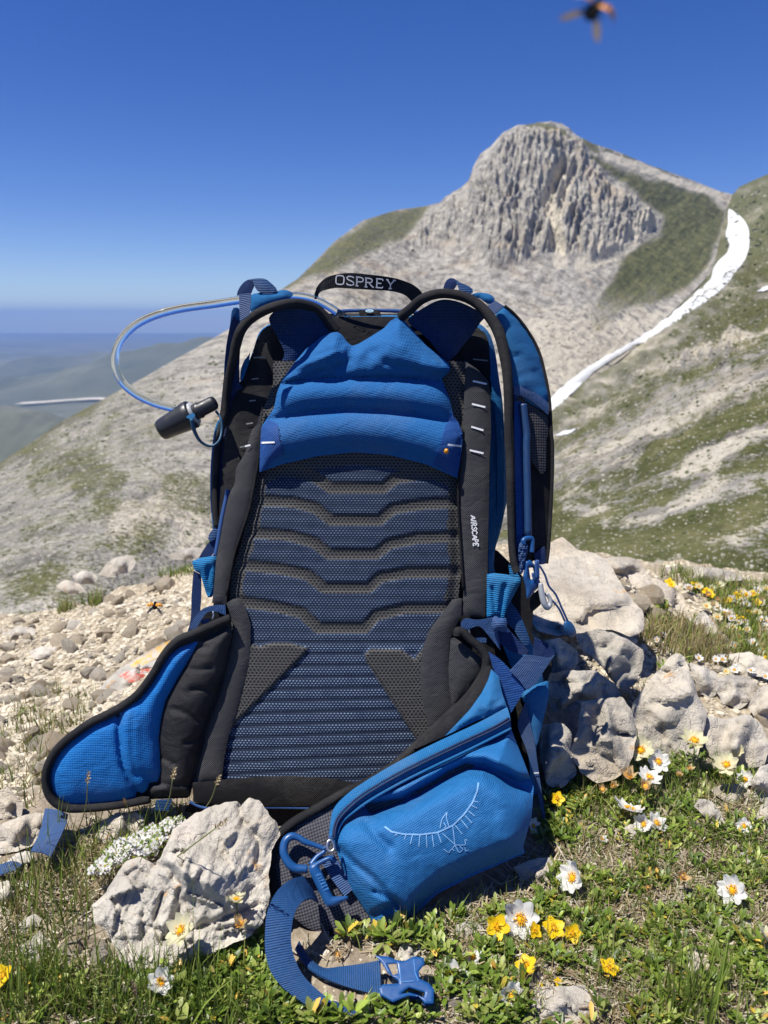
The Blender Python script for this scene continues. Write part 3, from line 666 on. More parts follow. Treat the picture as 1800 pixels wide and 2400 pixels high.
def plain(name, c, rough=.4, metal=0., spec=.5, bumpn=None):
    m, t = newmat(name); t.b['Base Color'].default_value = (*c, 1); t.b['Roughness'].default_value = rough; t.b['Metallic'].default_value = metal
    t.b['Specular IOR Level'].default_value = spec
    co = objco(t); n = t.noise(co, 300, 3); t.put(t.mix(t.rng(n, .3, .7, 0, .25), c, tuple(x * .75 for x in c)), t.b['Base Color'])
    t.put(t.rng(t.noise(co, 120, 3), .3, .7, rough * .8, min(1, rough * 1.25)), t.b['Roughness'])
    if bumpn: t.put(t.bump(n, .3, bumpn), t.b['Normal'])
    return m
P_BLUE = plain('blue_plastic', (.010, .07, .22), .38); P_BLACK = plain('black_plastic', (.022, .023, .026), .42, bumpn=.0002)
P_WHITE = plain('white_print', (.80, .80, .80), .7); P_METAL = plain('grey_metal', (.5, .5, .5), .4, 1.); P_LOGO = plain('pale_blue_print', (.17, .36, .62), .7)
P_TEAL = plain('teal_rubber', (.012, .07, .13), .5); P_SKY = plain('light_blue_plastic', (.08, .35, .62), .45); P_CLEAR = plain('pale_grey_plastic', (.40, .41, .42), .4)
P_ICE = plain('ice_blue_print', (.55, .80, .86), .7); P_TXT = plain('silver_thread', (.62, .62, .63), .7); P_SEAM = plain('dark_seam', (.008, .02, .07), .9)
P_CORD = plain('blue_cord', (.016, .065, .21), .7); P_ENGR = plain('pale_blue_moulding', (.05, .19, .46), .4)

# ---- the mesh back panel: knit dots, blue over the foam bars, black over the channels
def panel_mat():
    m, t = newmat('back_mesh'); uv = t.new('UVMap').outputs[0]; s = t.new('SeparateXYZ'); t.link(uv, s.inputs[0])
    blk = attr(t, 'black'); row = attr(t, 'row'); co = objco(t)
    def dots(pu, pv, r0, r1):
        v = t.math('DIVIDE', s.outputs[1], pv); fl = t.math('FLOOR', v)
        odd = t.math('MULTIPLY', t.math('MODULO', fl, 2.0), .5); u = t.math('ADD', t.math('DIVIDE', s.outputs[0], pu), odd)
        du = t.math('SUBTRACT', t.math('FRACT', u), .5); dv = t.math('SUBTRACT', t.math('FRACT', v), .5)
        d = t.math('SQRT', t.math('ADD', t.math('MULTIPLY', du, du), t.math('MULTIPLY', dv, t.math('MULTIPLY', dv, 1.0))))
        return t.rng(d, r0, r1, 1, 0)
    d = dots(.0043, .0029, .12, .36)
    var = t.noise(co, 60, 3, .6)
    blue = t.mix(t.math('MULTIPLY', d, t.math('ADD', row, .12), clamp=True), (.015, .023, .044), (.23, .32, .47))
    blue = t.mix(t.rng(var, .45, .75, 0, .45), blue, (.007, .015, .045))
    h = dots(.0050, .0037, .18, .40)
    black = t.mix(h, (.078, .076, .074), (.004, .004, .004))
    t.put(t.mix(t.rng(blk, .35, .65), blue, black), t.b['Base Color']); t.b['Roughness'].default_value = .8; t.b['Specular IOR Level'].default_value = .2
    t.put(t.bump(t.math('SUBTRACT', d, t.math('MULTIPLY', h, .5)), .5, .0006), t.b['Normal'])
    return m
F_PANEL = panel_mat()

# ================================================================== BACKPACK
pack = empty('backpack', (0, .85, 0))
tag(pack, 'blue and black hiking backpack standing upright against the rocks, its mesh back panel facing us', 'backpack')
# main bag: two outlines, front and rear, joined into a rounded volume
bodyo = [(566, 880), (590, 815), (606, 770), (632, 752), (760, 738), (880, 733), (1000, 735), (1110, 745), (1146, 770), (1160, 800), (1172, 870), (1184, 980), (1187, 1120), (1184, 1210), (1168, 1270), (1160, 1330), (1205, 1420), (1262, 1540), (1280, 1620), (1262, 1760), (1262, 1880), (1150, 1900), (800, 1900), (470, 1880), (450, 1700), (470, 1500), (505, 1380), (515, 1180), (535, 1000)]
O = resample(catmull(bodyo, 8, True), 14, closed=True); cx, cy = O.mean(0)
rings = []
for off, sc in ((-.012, .95), (-.016, .985), (-.03, 1.0), (-.10, .99), (-.17, .95), (-.205, .86), (-.22, .6), (-.225, .05)):
    q = np.array([cx, cy]) + (O - [cx, cy]) * sc
    rings.append(world(O[:, 0], O[:, 1], planeY(O[:, 0], O[:, 1], -.012)) if off == -.016 else None)
base = world(O[:, 0], O[:, 1], planeY(O[:, 0], O[:, 1], -.016)); cen = base.mean(0)
rings = []
for off, sc in ((0.004, .93), (0, .985), (-.012, 1.0), (-.07, .985), (-.14, .93), (-.185, .80), (-.2, .55), (-.205, .03)):
    rr_ = cen + (base - cen) * sc + PN * off
    rr_ = rr_ + fbm(rr_ * 14, 3)[:, None] * PN * .006
    rr_[:, 2] = np.maximum(rr_[:, 2], .008)
    rings.append(rr_)
rings = np.array(rings)
V = rings.reshape(-1, 3)
F = grid_faces(len(rings), len(O), True)[:, ::-1]
main = obj('main_body', mesh_np('main_body', V, F, np.c_[V @ UVR + V @ PN, V @ PU]), F_STRAP, pack)
inner = patch('inner_frame', [(531, 1000), (545, 945), (560, 905), (566, 882), (578, 858), (590, 832), (600, 800), (612, 778), (640, 758), (760, 745), (880, 742), (1000, 745), (1100, 755), (1138, 782), (1148, 840), (1150, 1000), (1146, 1330), (1146, 1420), (1150, 1880), (470, 1870), (500, 1420), (522, 1080)],
              -.014, F_BLACK, pack, thick=.006, step=14, b=.004)
for l in (tr('B', [(865, 920), (1010, 935)]), tr('A', [(390, 905), (500, 900)]), tr('A', [(372, 1115), (440, 1107)]), tr('A', [(350, 1326), (412, 1320)]), tr('A', [(318, 1549), (385, 1540)]), tr('D', [(590, 200), (640, 190)])):
    stroke('tick_mark', [l], 3.0, -.0085, plain('shaded_white_print', (.22, .22, .22), .8), inner)  # white ticks lying in shade: the dimming is put into the print colour

# ---- back panel
pl, pr = [(640, 845), (640, 900), (616, 960), (602, 1100), (585, 1200), (560, 1290), (543, 1345), (535, 1450), (520, 1600), (505, 1720), (485, 1850)], [(1098, 845), (1090, 1000), (1078, 1120), (1080, 1250), (1082, 1330), (1072, 1420), (1060, 1600), (1050, 1850)]
nr, nc = 360, 250
ys = np.linspace(846, 1848, nr); xl = interp([(b, a) for a, b in pl], ys, 1); xr = interp([(b, a) for a, b in pr], ys, 1)
s = np.linspace(0, 1, nc); X = xl[:, None] * (1 - s) + xr[:, None] * s; Yp = np.broadcast_to(ys[:, None], X.shape)
chans = [tr('Z', q) for q in ([(380, 125), (560, 130), (680, 160), (770, 222), (1060, 222), (1130, 170), (1250, 150), (1490, 140)], [(380, 292), (560, 300), (690, 335), (770, 400), (1040, 400), (1120, 335), (1280, 312), (1490, 300)],
         [(330, 470), (540, 485), (680, 525), (760, 588), (1020, 588), (1100, 530), (1250, 500), (1490, 490)], [(290, 650), (480, 670), (640, 702), (730, 775), (980, 775), (1050, 715), (1200, 690), (1480, 688)],
         [(250, 850), (460, 880), (610, 915), (700, 998), (960, 998), (1020, 930), (1180, 890), (1480, 885)])]
dch = np.minimum.reduce([pldist(X, Yp, q) for q in chans])
rim = np.minimum(np.minimum((X - np.array(xl)[:, None]), (np.array(xr)[:, None] - X)), 1e9)
arc = interp([(614, 1105), (661, 1088), (745, 1069), (830, 1060), (914, 1067), (998, 1088), (1074, 1120)], X, 1)
triL = tr('F', [(560, 430), (700, 475), (830, 440), (1000, 445), (1170, 492), (1150, 545), (435, 1260), (330, 1300), (500, 500)])
triR = tr('H', [(178, 440), (230, 400), (470, 405), (570, 480), (700, 300), (760, 330), (720, 1100), (590, 1120), (200, 510)])
tri = np.maximum(np.where(inside(X, Yp, triL), 1, -1) * pldist(X, Yp, triL, True), np.where(inside(X, Yp, triR), 1, -1) * pldist(X, Yp, triR, True))
edgeb = np.where(Yp < 1560, sstep(34, 26, rim + 3 * np.sin(Yp / 9)), 0)
edgeb = np.maximum(edgeb, sstep(34, 26, Yp - arc)) * 1.0
black = np.maximum.reduce([sstep(14.5, 12.5, dch), edgeb, sstep(-1, 1, tri), sstep(1050, 1040, Yp)])
row = .5 + .5 * np.sin((Yp + .018 * (X - 760) * (Yp - 1500) / 100) / 27. * 2 * np.pi)
row = np.where(Yp > 1500, sstep(.08, .45, row), .30 + .4 * row)
row = row * (1 - .35 * sstep(1500, 1100, Yp))
off = .0021 * sstep(4, 19, dch) + .004 * sstep(-6, 8, tri) - .0045 * sstep(30, 8, rim) + .0007 * row * (1 - black)
off = off + .006 * np.sin(np.pi * s)[None] - .0015
Pw = world(X, Yp, planeY(X, Yp, off))
uv = np.stack([Pw @ UVR, Pw @ PU], -1).reshape(-1, 2)
me = mesh_np('back_panel', Pw.reshape(-1, 3), grid_faces(nr, nc), uv, attrs=dict(black=black.ravel(), row=row.ravel()))
obj('back_panel', me, F_PANEL, pack)

# ---- frame strips left and right of the panel
fl = tr('A', [(480, 1375)]) + tr('D', [(790, 0), (770, 350), (742, 520), (690, 790), (622, 1000), (540, 1250), (462, 1659)]) + tr('F', [(375, 75), (235, 55)]) + tr('D', [(328, 1659), (360, 1280), (400, 1080), (440, 850), (490, 640), (540, 560), (552, 400), (640, 260), (700, 40)]) + tr('A', [(420, 1560)])  # upper outline follows the strap's shadow edge, cast shade put into the shape
lf = patch('frame_panel', fl, .004, F_CHAR, pack, b=.004, bw=10, thick=.004, smooth=False, h=lambda x, y, d: .0012 * fbm(v3(x * .03, y * .012, 3), 3))
stroke('tick_mark', [tr('D', [(640, 191), (692, 178)])], 4, .0085, P_WHITE, lf)
sweep('hem', lift(tr('D', [(790, 20), (768, 350), (735, 530), (685, 790), (617, 1000), (535, 1250), (460, 1640)]), .0075), .0017, F_BLACK, lf, 6)
fr = tr('B', [(795, 945), (900, 1010), (1022, 1140), (1036, 1400), (1042, 1640)]) + tr('C', [(612, 300), (606, 700), (598, 1100), (592, 1430)]) + tr('H', [(1122, 30), (1120, 160), (930, 142)]) + tr('C', [(360, 1600), (330, 1200), (306, 800), (312, 480), (340, 30)]) + tr('B', [(768, 1560), (780, 1250)])  # top diagonal is the right strap's shadow edge, built into the outline
rf = patch('frame_panel', fr, .004, F_CHAR, pack, b=.004, bw=10, thick=.004, smooth=False, h=lambda x, y, d: .0012 * fbm(v3(x * .03, y * .012, 9), 3))
for l in (tr('B', [(863, 1132), (1000, 1162)]), tr('B', [(855, 1355), (985, 1386)]), tr('B', [(848, 1576), (967, 1612)]), tr('C', [(418, 228), (552, 259)])):
    stroke('tick_mark', [l], 4.2, .0088, P_WHITE, rf)
bl = []
yy_ = [863, 912, 930, 972, 1010, 1052, 1092, 1130]; wd = [42, 14, 34, 34, 36, 40, 32, 32]
for ch, y, w_ in zip('AIRSCAPE', yy_, wd):
    xb = 428 + (y - 863) / 300 * 28
    X0, Y0 = tr('C', [(xb, y)])[0]
    for l in GLY[ch]: bl.append([(X0 + .2411 * 50 * b_, Y0 + .2411 * (a_ * w_ / .62 + 4 * b_)) for a_, b_ in l])
stroke('lettering', bl, 2.6, .0088, P_WHITE, rf)
sweep('hem', lift(tr('C', [(345, 20), (312, 480), (308, 800), (330, 1200), (358, 1590)]), .0075), .0016, F_BLACK, rf, 6)
# lower bands that run down to the hip belt
patch('lower_band', tr('F', [(375, 60), (430, 20), (505, 0), (570, 120), (612, 260), (610, 450), (590, 650), (530, 900), (470, 1130), (400, 1350), (355, 1560), (330, 1790), (70, 1800), (130, 1450), (185, 1250), (270, 1000), (335, 800), (430, 400), (440, 240)]), .007, F_CHAR, pack, b=.004, bw=9, smooth=False)
patch('lower_band', tr('H', [(860, 20), (938, 0), (932, 150), (885, 235), (842, 330), (832, 550), (850, 750), (870, 880), (760, 1010), (692, 1070), (655, 900), (620, 750), (610, 600), (632, 400), (680, 260), (780, 130)]), .007, F_CHAR, pack, b=.004, bw=9, smooth=False)
bp = patch('bottom_panel', tr('F', [(40, 1800), (330, 1772), (700, 1742), (1000, 1735), (1400, 1758), (1700, 1820), (1640, 1900), (1400, 2010), (1300, 2030), (760, 2036), (400, 2020), (60, 1990)]), .0105, F_BLACK, pack, b=.003, smooth=False, thick=.008)
sweep('piping', lift(tr('F', [(20, 1985), (80, 2020), (160, 2045), (400, 2055), (760, 2042), (1340, 2048), (1400, 2040)]), .0085), .0018, P_CORD, bp, 8)
patch('base_fabric', tr('F', [(20, 2000), (800, 2050), (1340, 2055), (1450, 2120), (1100, 2200), (300, 2150), (-40, 2080)]), .0, F_BLACK, pack, thick=.01, smooth=False)

# ---- shoulder yoke
T_ = [(608, 1106), (613, 1000), (625, 982), (642, 957), (649, 921), (661, 890), (690, 850), (717, 818), (753, 789), (775, 779), (789, 777), (801, 784), (813, 801), (825, 811), (840, 806), (862, 793), (900, 769), (914, 753), (926, 745), (936, 744), (948, 752), (1000, 810), (1052, 852), (1056, 862), (1053, 872), (1035, 888), (1046, 915), (1054, 935), (1064, 982), (1083, 1020), (1083, 1026), (1078, 1060), (1072, 1121)]
B_ = [(1072, 1121), (998, 1088), (914, 1067), (830, 1060), (745, 1069), (661, 1088), (614, 1105)]
s1 = [(640, 899), (669, 896), (741, 886), (900, 884), (996, 888), (1060, 893)]; s2 = [(600, 985), (645, 980), (717, 968), (813, 961), (900, 965), (972, 973), (1045, 986), (1090, 992)]
def yoke_h(x, y, d):
    a1 = interp(s1, x, 1); a2 = interp(s2, x, 1); ab = interp(B_[::-1], x, 1); at = interp([(640, 900), (690, 850), (753, 789), (787, 777), (825, 811), (862, 793), (936, 744), (1000, 810), (1054, 862)], x, 1)
    u1 = np.clip((y - a1) / (a2 - a1), 0, 1); u2 = np.clip((y - a2) / (ab - a2), 0, 1); u0 = np.clip((a1 - y) / np.maximum(a1 - at, 5), 0, 1)
    e = 1 - np.exp(-d / 16)
    h = .0165 * np.sin(np.pi * u1 ** .92) ** .8 * (y >= a1) * (y < a2)
    h += .017 * np.sin(np.pi * u2 ** .85) ** .7 * (y >= a2)
    up = (y < a1)
    lobe = .018 * np.sin(np.pi * np.clip(u0, 0, 1) ** .8) ** .7
    val = pldist(x, y, [(825, 805), (812, 835), (772, 868), (720, 880)]); hol = pldist(x, y, tr('A', [(1210, 990), (1400, 960), (1500, 930), (1540, 860)]))
    val2 = pldist(x, y, [(905, 850), (985, 872), (1040, 880)])
    lobe = lobe * (1 - .6 * np.exp(-(val / 17) ** 2)) - .008 * np.exp(-(hol / 17) ** 2) + .005 * np.exp(-(pldist(x, y, [(812, 812), (800, 845), (775, 860)]) / 8.) ** 2) - .006 * np.exp(-(val2 / 12) ** 2)
    lobe = lobe + .004 * fbm(v3(x * .02, y * .02, 5), 3) + .0012 * np.sin((x * .35 + y * .94) * .33) * sstep(860, 760, x) * sstep(790, 830, y)
    h = h + up * (lobe + .006 * sstep(0, 40, a1 - y))
    h -= .0012 * np.exp(-(np.abs(y - a1) / 3.) ** 2)
    return h * e
yoke = patch('shoulder_yoke', T_ + B_[1:], .010, F_PAD, pack, h=yoke_h, thick=.012, step=5.2, smooth=False)
YO = T_ + B_[1:]
def yh(x, y, d=None): return yoke_h(np.asarray(x, float), np.asarray(y, float), pldist(x, y, YO, True)) + .0014
ROYAL = fabric('royal_blue_cloth', (.012, .065, .24), pitch=.003, amp=.2)
tab = patch('corner_tab', tr('D', [(795, 25), (860, -70), (955, -30), (975, 130), (1020, 270), (900, 330), (840, 420), (780, 440), (785, 200)]), .010, ROYAL, yoke, h=yh, smooth=False, thick=.002, step=5)
stroke('tick_mark', [tr('D', [(795, 156), (927, 152)])], 4.2, .010, P_WHITE, tab, h=lambda x, y: yh(x, y) + .0006)
tab = patch('corner_tab', tr('C', [(180, 0), (240, -120), (300, -60), (345, 60), (348, 140), (318, 380), (295, 500), (200, 445), (60, 365), (130, 200)]), .010, ROYAL, yoke, h=yh, smooth=False, thick=.002, step=5)
stroke('tick_mark', [tr('C', [(205, 175), (338, 190)])], 4.6, .010, P_WHITE, tab, h=lambda x, y: yh(x, y) + .0006)

def dashes(pl, on=5., offp=4.5):
    q = resample(catmull(pl, 6), 1.5); s = np.arange(len(q)) * 1.5; o = []; k = 0
    while k < len(q) - 3:
        e = min(k + int(on / 1.5) + 1, len(q)); o.append([tuple(p) for p in q[k:e]]); k = e + int(offp / 1.5)
    return [l for l in o if len(l) > 1]
stroke('stitching', dashes([(660, 897), (741, 887), (820, 885), (900, 885), (996, 889), (1032, 892)]), 2.0, .010, P_SEAM, yoke, h=lambda x, y: yh(x, y) + .0002)
stroke('stitching', dashes(tr('D', [(960, 0), (985, 130), (1025, 275)])), 1.8, .010, P_SEAM, yoke, h=lambda x, y: yh(x, y) + .0012)
# ---- top rim of the bag, grab handle
sweep('top_piping', lift([(790, 731), (808, 729), (850, 728), (900, 728), (950, 730), (985, 733)], -.03), .0026, P_CORD, pack, 8)
patch('top_panel', [(770, 735), (808, 734), (950, 735), (990, 742), (930, 790), (860, 830), (800, 800)], -.028, F_CHAR, pack, thick=.004, b=.003, smooth=False)
tb = patch('top_tab', tr('Y', [(505, 590), (770, 588), (800, 680), (812, 812), (545, 800), (535, 690), (505, 650)]), -.022, F_BLACK, pack, b=.003, smooth=False)
lg = patch('round_print', [(866 + 10 * math.cos(a), 728.5 + 3.6 * math.sin(a)) for a in np.linspace(0, 6.28, 24, endpoint=False)], -.0185, P_ICE, tb, thick=.0005, step=3)
stroke('print_mark', [[(860, 728), (864, 730), (868, 728), (872, 730)]], 1.2, -.0178, P_TEAL, lg)
up_ = [(737, 702, .99), (740, 680, .985), (750, 663, .975), (768, 649, .965), (795, 642, .96), (822, 640, .957), (877, 645, .955), (913, 650, .955), (940, 656, .957), (967, 667, .962), (985, 681, .97), (997, 700, .985)]
lo_ = [(757, 706, .995), (745, 694, .99), (750, 684, .98), (761, 680, .97), (786, 675, .963), (812, 676, .96), (877, 680, .958), (913, 682, .958), (940, 688, .96), (952, 694, .965), (963, 705, .973), (972, 716, .985)]
hd = strip('grab_handle', up_, lo_, None, fabric('black_webbing', (.016, .016, .018), pitch=.0026, amp=.4, kind='rib', grain=.1), pack, th=.002)
basel = [(787, 665.5), (812, 667.5), (833.5, 669.5), (855, 672), (880.5, 673.5), (905, 675.5)]
stroke('lettering', lettering('OSPREY', [(x, y, 30, 2.8) for x, y in basel], [(0.8, -20.5)] * 5 + [(1.5, -20.0)]), 2.7, lambda x, y: np.interp(x, [737, 768, 822, 913, 967, 997], [.985, .962, .9545, .953, .960, .98]), P_TXT, hd, th=.0008)

# ---- shoulder straps
lh = tr('D', [(366, 980), (352, 800), (350, 600), (362, 300), (398, 60)]) + tr('A', [(108, 1480), (124, 1300), (152, 1100), (196, 900), (226, 760), (266, 645), (335, 552), (480, 455), (650, 395), (800, 378), (900, 392), (1000, 430), (1080, 500), (1150, 590), (1195, 650)])
def hemoff(pts, a, b): return lambda x, y: planeY(x, y, np.interp(y, [700, 1000], [a, b]))
LS = patch('shoulder_strap', tr('A', [(540, 520), (640, 430), (800, 400), (930, 420), (1040, 500), (1170, 650), (1060, 720), (890, 840), (660, 1140), (640, 1000), (690, 870), (620, 700)]),
           lambda x, y: planeY(x, y, np.interp(y, [700, 760, 880], [.036, .006, -.004])), F_DKMESH, pack, thick=.012, step=8, b=.003)
sweep('hem', lift(lh, lambda x, y: planeY(x, y, np.interp(x, [520, 560, 650, 790], [-.02, .03, .045, .004]))), [float(np.interp(y, [690, 800, 930, 1240], [.0058, .0066, .0050, .0044])) for _, y in lh], F_HEM, LS, 10)
# the far side of the strap, seen edge on down the left of the bag
edge = tr('A', [(195, 500), (160, 600), (125, 800), (118, 1000), (100, 1110), (60, 1500)]) + tr('D', [(372, 0), (332, 300), (322, 600), (330, 800), (352, 1010), (378, 1020), (420, 850), (480, 600), (560, 420), (650, 250), (720, 0)]) + tr('A', [(480, 1400), (320, 1260), (258, 1160), (252, 1000), (262, 800), (292, 690), (352, 556), (330, 520), (250, 560)])
patch('strap_lining', edge, lambda x, y: planeY(x, y, np.interp(y, [740, 900, 1000, 1250], [.024, -.01, -.034, -.034])), F_NAVY, LS, thick=.014, step=10, smooth=False)  # the strap's shadow on itself is put into the navy colour
sweep('edge_binding', lift(tr('D', [(395, -60), (366, 20), (330, 300), (320, 600), (328, 800), (350, 1010)]), lambda x, y: planeY(x, y, -.032)), .0026, F_STRAP, LS, 8)
patch('strap_face', tr('A', [(196, 420), (255, 430), (262, 560), (190, 740), (155, 880), (128, 1060), (106, 1100), (124, 800), (160, 600)]), lambda x, y: planeY(x, y, np.interp(y, [700, 900], [.03, -.02])), F_STRAP, LS, b=.003, thick=.01)
patch('strap_face', tr('A', [(362, 300), (480, 272), (600, 262), (700, 245), (780, 285), (720, 345), (600, 380), (480, 430), (370, 470)]), lambda x, y: planeY(x, y, .016), F_STRAP, LS, b=.006, bw=10, thick=.008)
patch('gear_loop', tr('A', [(228, 302), (255, 222), (320, 155), (400, 143), (398, 215), (372, 265), (366, 288), (250, 303)]), .012, F_NAVY, LS, thick=.003, b=.002)  # shaded leg of the loop: shade painted as navy, lit leg as blue
patch('gear_loop', tr('A', [(345, 147), (500, 138), (560, 180), (622, 248), (600, 276), (450, 272), (400, 212), (388, 160)]), .019, F_WEB, LS, thick=.003, b=.003)
strip('hose_keeper', tr('A', [(250, 288), (252, 400), (258, 555)]), tr('A', [(366, 280), (362, 380), (350, 492)]), .062, F_WEBN, LS)
patch('strap_sliver', tr('A', [(362, 830), (345, 880), (300, 930), (268, 1010), (256, 1130), (275, 1150), (310, 1060), (345, 960)]), -.011, F_STRAP, LS, thick=.006, smooth=False)
rh = tr('B', [(165, 510), (180, 495), (260, 430), (350, 350), (450, 302), (560, 282), (680, 290), (800, 322), (900, 378), (975, 446), (1050, 540), (1105, 635), (1145, 755), (1172, 885), (1198, 1050), (1210, 1300), (1210, 1659)]) + tr('C', [(808, 300), (812, 600), (820, 900), (832, 1200), (852, 1340), (880, 1420)])
RS = patch('shoulder_strap', tr('B', [(230, 545), (270, 500), (400, 410), (560, 340), (700, 355), (860, 420), (985, 505), (940, 560), (860, 680), (760, 800), (700, 880), (650, 920), (620, 950), (420, 720)]),
           lambda x, y: planeY(x, y, np.interp(y, [690, 750, 850], [.040, .008, -.004])), F_DKMESH, pack, thick=.012, step=8, b=.003)
sweep('hem', lift(rh, lambda x, y: planeY(x, y, np.interp(x, [940, 1010, 1150, 1190, 1200], [.008, .045, .05, .046, .04]))), [float(np.interp(y, [690, 780, 1000, 1330], [.0060, .0072, .0050, .0046])) for _, y in rh], F_HEM, RS, 10)
ro = tr('B', [(1080, 485), (1172, 408), (1250, 470), (1330, 560), (1420, 690), (1500, 850), (1560, 1080), (1600, 1300), (1620, 1659)]) + tr('C', [(1220, 150), (1222, 300), (1215, 600), (1200, 900), (1182, 1180), (1160, 1330)])
rdep = lambda x, y: planeY(x, y, .036 - (x - 1190) * .00022)
patch('strap_face', tr('B', [(1085, 488), (1172, 408), (1250, 470), (1330, 560), (1420, 690), (1500, 850), (1560, 1080), (1598, 1300), (1570, 1420), (1250, 1200), (1225, 1000), (1195, 850), (1150, 640)]), rdep, F_STRAP, RS, b=.010, bw=16, thick=.012,
      h=lambda x, y, d: .0016 * fbm(v3(x * .03, y * .07, 4), 3) * 2)
sweep('edge_binding', lift(tr('B', [(1172, 405), (1250, 468), (1332, 558), (1424, 690), (1505, 850), (1566, 1080), (1606, 1300), (1628, 1659)]) + tr('C', [(1222, 150), (1224, 300), (1217, 600), (1202, 900), (1182, 1200), (1165, 1330)]), lambda x, y: rdep(x, y) - .001), .0022, F_HEM, RS, 8)
patch('strap_lining', tr('C', [(800, -520), (850, -500), (1180, -330), (1215, -60), (1220, 300), (1213, 600), (1198, 900), (1180, 1180), (1160, 1330), (1040, 1300), (900, 1440), (850, 1340), (830, 1200), (818, 900), (812, 500)]), lambda x, y: rdep(x, y) + .006, F_BLACK, RS, b=.004, thick=.012, smooth=False)
patch('blue_band', tr('C', [(852, -360), (932, -330), (945, 0), (950, 300), (958, 700), (965, 1060), (930, 1200), (905, 1400), (880, 1330), (872, 1100), (862, 600), (850, 0)]), lambda x, y: rdep(x, y) + .001, F_NAVY, RS, b=.004, thick=.006, smooth=False).data.materials[0] = bpy.data.materials['royal_blue_cloth']
sweep('reservoir_clip_rod', lift(tr('B', [(1352, 1355), (1368, 1480), (1388, 1659)]) + tr('C', [(970, 150), (980, 600), (988, 1080)]), lambda x, y: rdep(x, y) - .006), .0046, plain('navy_rubber', (.010, .045, .13), .5), RS, 10)
patch('mesh_pocket', tr('B', [(1270, 1320), (1400, 1350), (1590, 1470), (1600, 1659)]) + tr('C', [(1165, 100), (1160, 420), (1120, 470), (1010, 330), (998, 0), (990, -120), (940, -330)]), lambda x, y: rdep(x, y) - .001, F_LIDM, RS, b=.003, thick=.004, smooth=False)
strip('strap_band', tr('B', [(1262, 1172), (1400, 1200), (1500, 1262), (1598, 1345)]), tr('B', [(1262, 1262), (1390, 1300), (1490, 1372), (1596, 1462)]), lambda x, y: rdep(x, y) - .007, F_WEBN, RS, bow=.001)
patch('strap_hump', tr('B', [(840, 295), (900, 275), (1020, 285), (1060, 310), (1082, 352), (1025, 388), (930, 330)]), .03, F_STRAP, RS, b=.006, bw=8, thick=.006)
strip('strap_keeper', tr('B', [(1080, 350), (1172, 405)]), tr('B', [(1008, 402), (1078, 486)]), .050, F_WEBN, RS)
patch('gear_loop', tr('B', [(578, 252), (610, 150), (650, 130), (690, 140), (722, 170), (692, 225), (662, 258)]), .03, F_NAVY, RS, thick=.003, b=.002)  # right loop's shaded leg, its shade painted in as navy
patch('gear_loop', tr('B', [(672, 134), (722, 165), (862, 240), (856, 288), (742, 272), (722, 225), (700, 170)]), .036, F_WEB, RS, thick=.003, b=.003)

# ---- side fabric that shows beyond the frame
patch('side_panel', tr('B', [(1042, 1185), (1110, 1270), (1150, 1400), (1180, 1659)]) + tr('C', [(772, 100), (790, 400), (785, 700), (720, 1010), (665, 1190), (645, 1420), (600, 1430), (600, 1000), (612, 500), (620, 0)]), lambda x, y: planeY(x, y, -.004 - (x - 1140) * .0007), F_STRAP, pack, b=.006, bw=8, smooth=False,
      h=lambda x, y, d: .004 * fbm(v3(x * .05, y * .02, 2), 4), thick=.02)
sweep('side_piping', lift(tr('D', [(478, 612), (455, 720), (425, 860), (400, 1000), (375, 1150), (352, 1260)]), -.002), .0032, P_CORD, pack, 8)
# ---- hip belt, left wing
LD = as_dep([(550, 1430, .852), (500, 1880, .795), (150, 1880, .785), (250, 1650, .80)])
lo = tr('E', [(1525, 160), (1400, 212), (1250, 278), (1130, 328), (1050, 398), (985, 490), (940, 575), (880, 662), (800, 760), (680, 850), (560, 915), (450, 968), (330, 1050), (220, 1140), (140, 1240), (95, 1350), (92, 1450), (125, 1550), (190, 1612), (270, 1640), (400, 1640), (600, 1622), (750, 1598), (900, 1570), (1210, 1560)])
LW = patch('hip_belt_wing', lo + tr('E', [(1240, 1440), (1290, 1250), (1330, 1050), (1420, 800), (1500, 500), (1540, 250)]), LD, F_BLACK, pack, thick=.014, step=11, smooth=False)
bl_ = tr('E', [(1275, 340), (1250, 400), (1220, 455), (1100, 655), (1020, 805), (985, 950), (970, 1100), (978, 1250), (984, 1350), (965, 1435), (900, 1440), (875, 1500), (750, 1580), (600, 1600), (400, 1618), (280, 1618), (200, 1580), (150, 1530), (122, 1450), (124, 1350), (165, 1250), (240, 1155), (340, 1075), (460, 995), (570, 945), (690, 880), (810, 795), (895, 690), (955, 600), (1000, 520), (1060, 440), (1130, 390)])
sm1 = tr('E', [(660, 925), (655, 1050), (668, 1200), (690, 1320), (750, 1440), (815, 1530)]); sm2 = tr('E', [(770, 900), (760, 1050), (765, 1250), (790, 1340)])
def belt_h(x, y, d):
    a = pldist(x, y, sm1); b2 = pldist(x, y, sm2); side = (x - np.interp(y, [q[1] for q in sm1], [q[0] for q in sm1]))
    return (.014 * (1 - np.exp(-d / 20)) - .006 * np.exp(-(a / 7) ** 2) + .004 * sstep(0, 18, side) * sstep(60, 20, side) - .0015 * np.exp(-(b2 / 5) ** 2)
            - .003 * np.exp(-(pldist(x, y, tr('E', [(800, 1380), (900, 1390)])) / 10) ** 2) + .0012 * fbm(v3(x * .02, y * .02, 1), 3))
patch('blue_padding', bl_, LD, F_BELT, LW, h=belt_h, step=6, smooth=False, thick=.004)
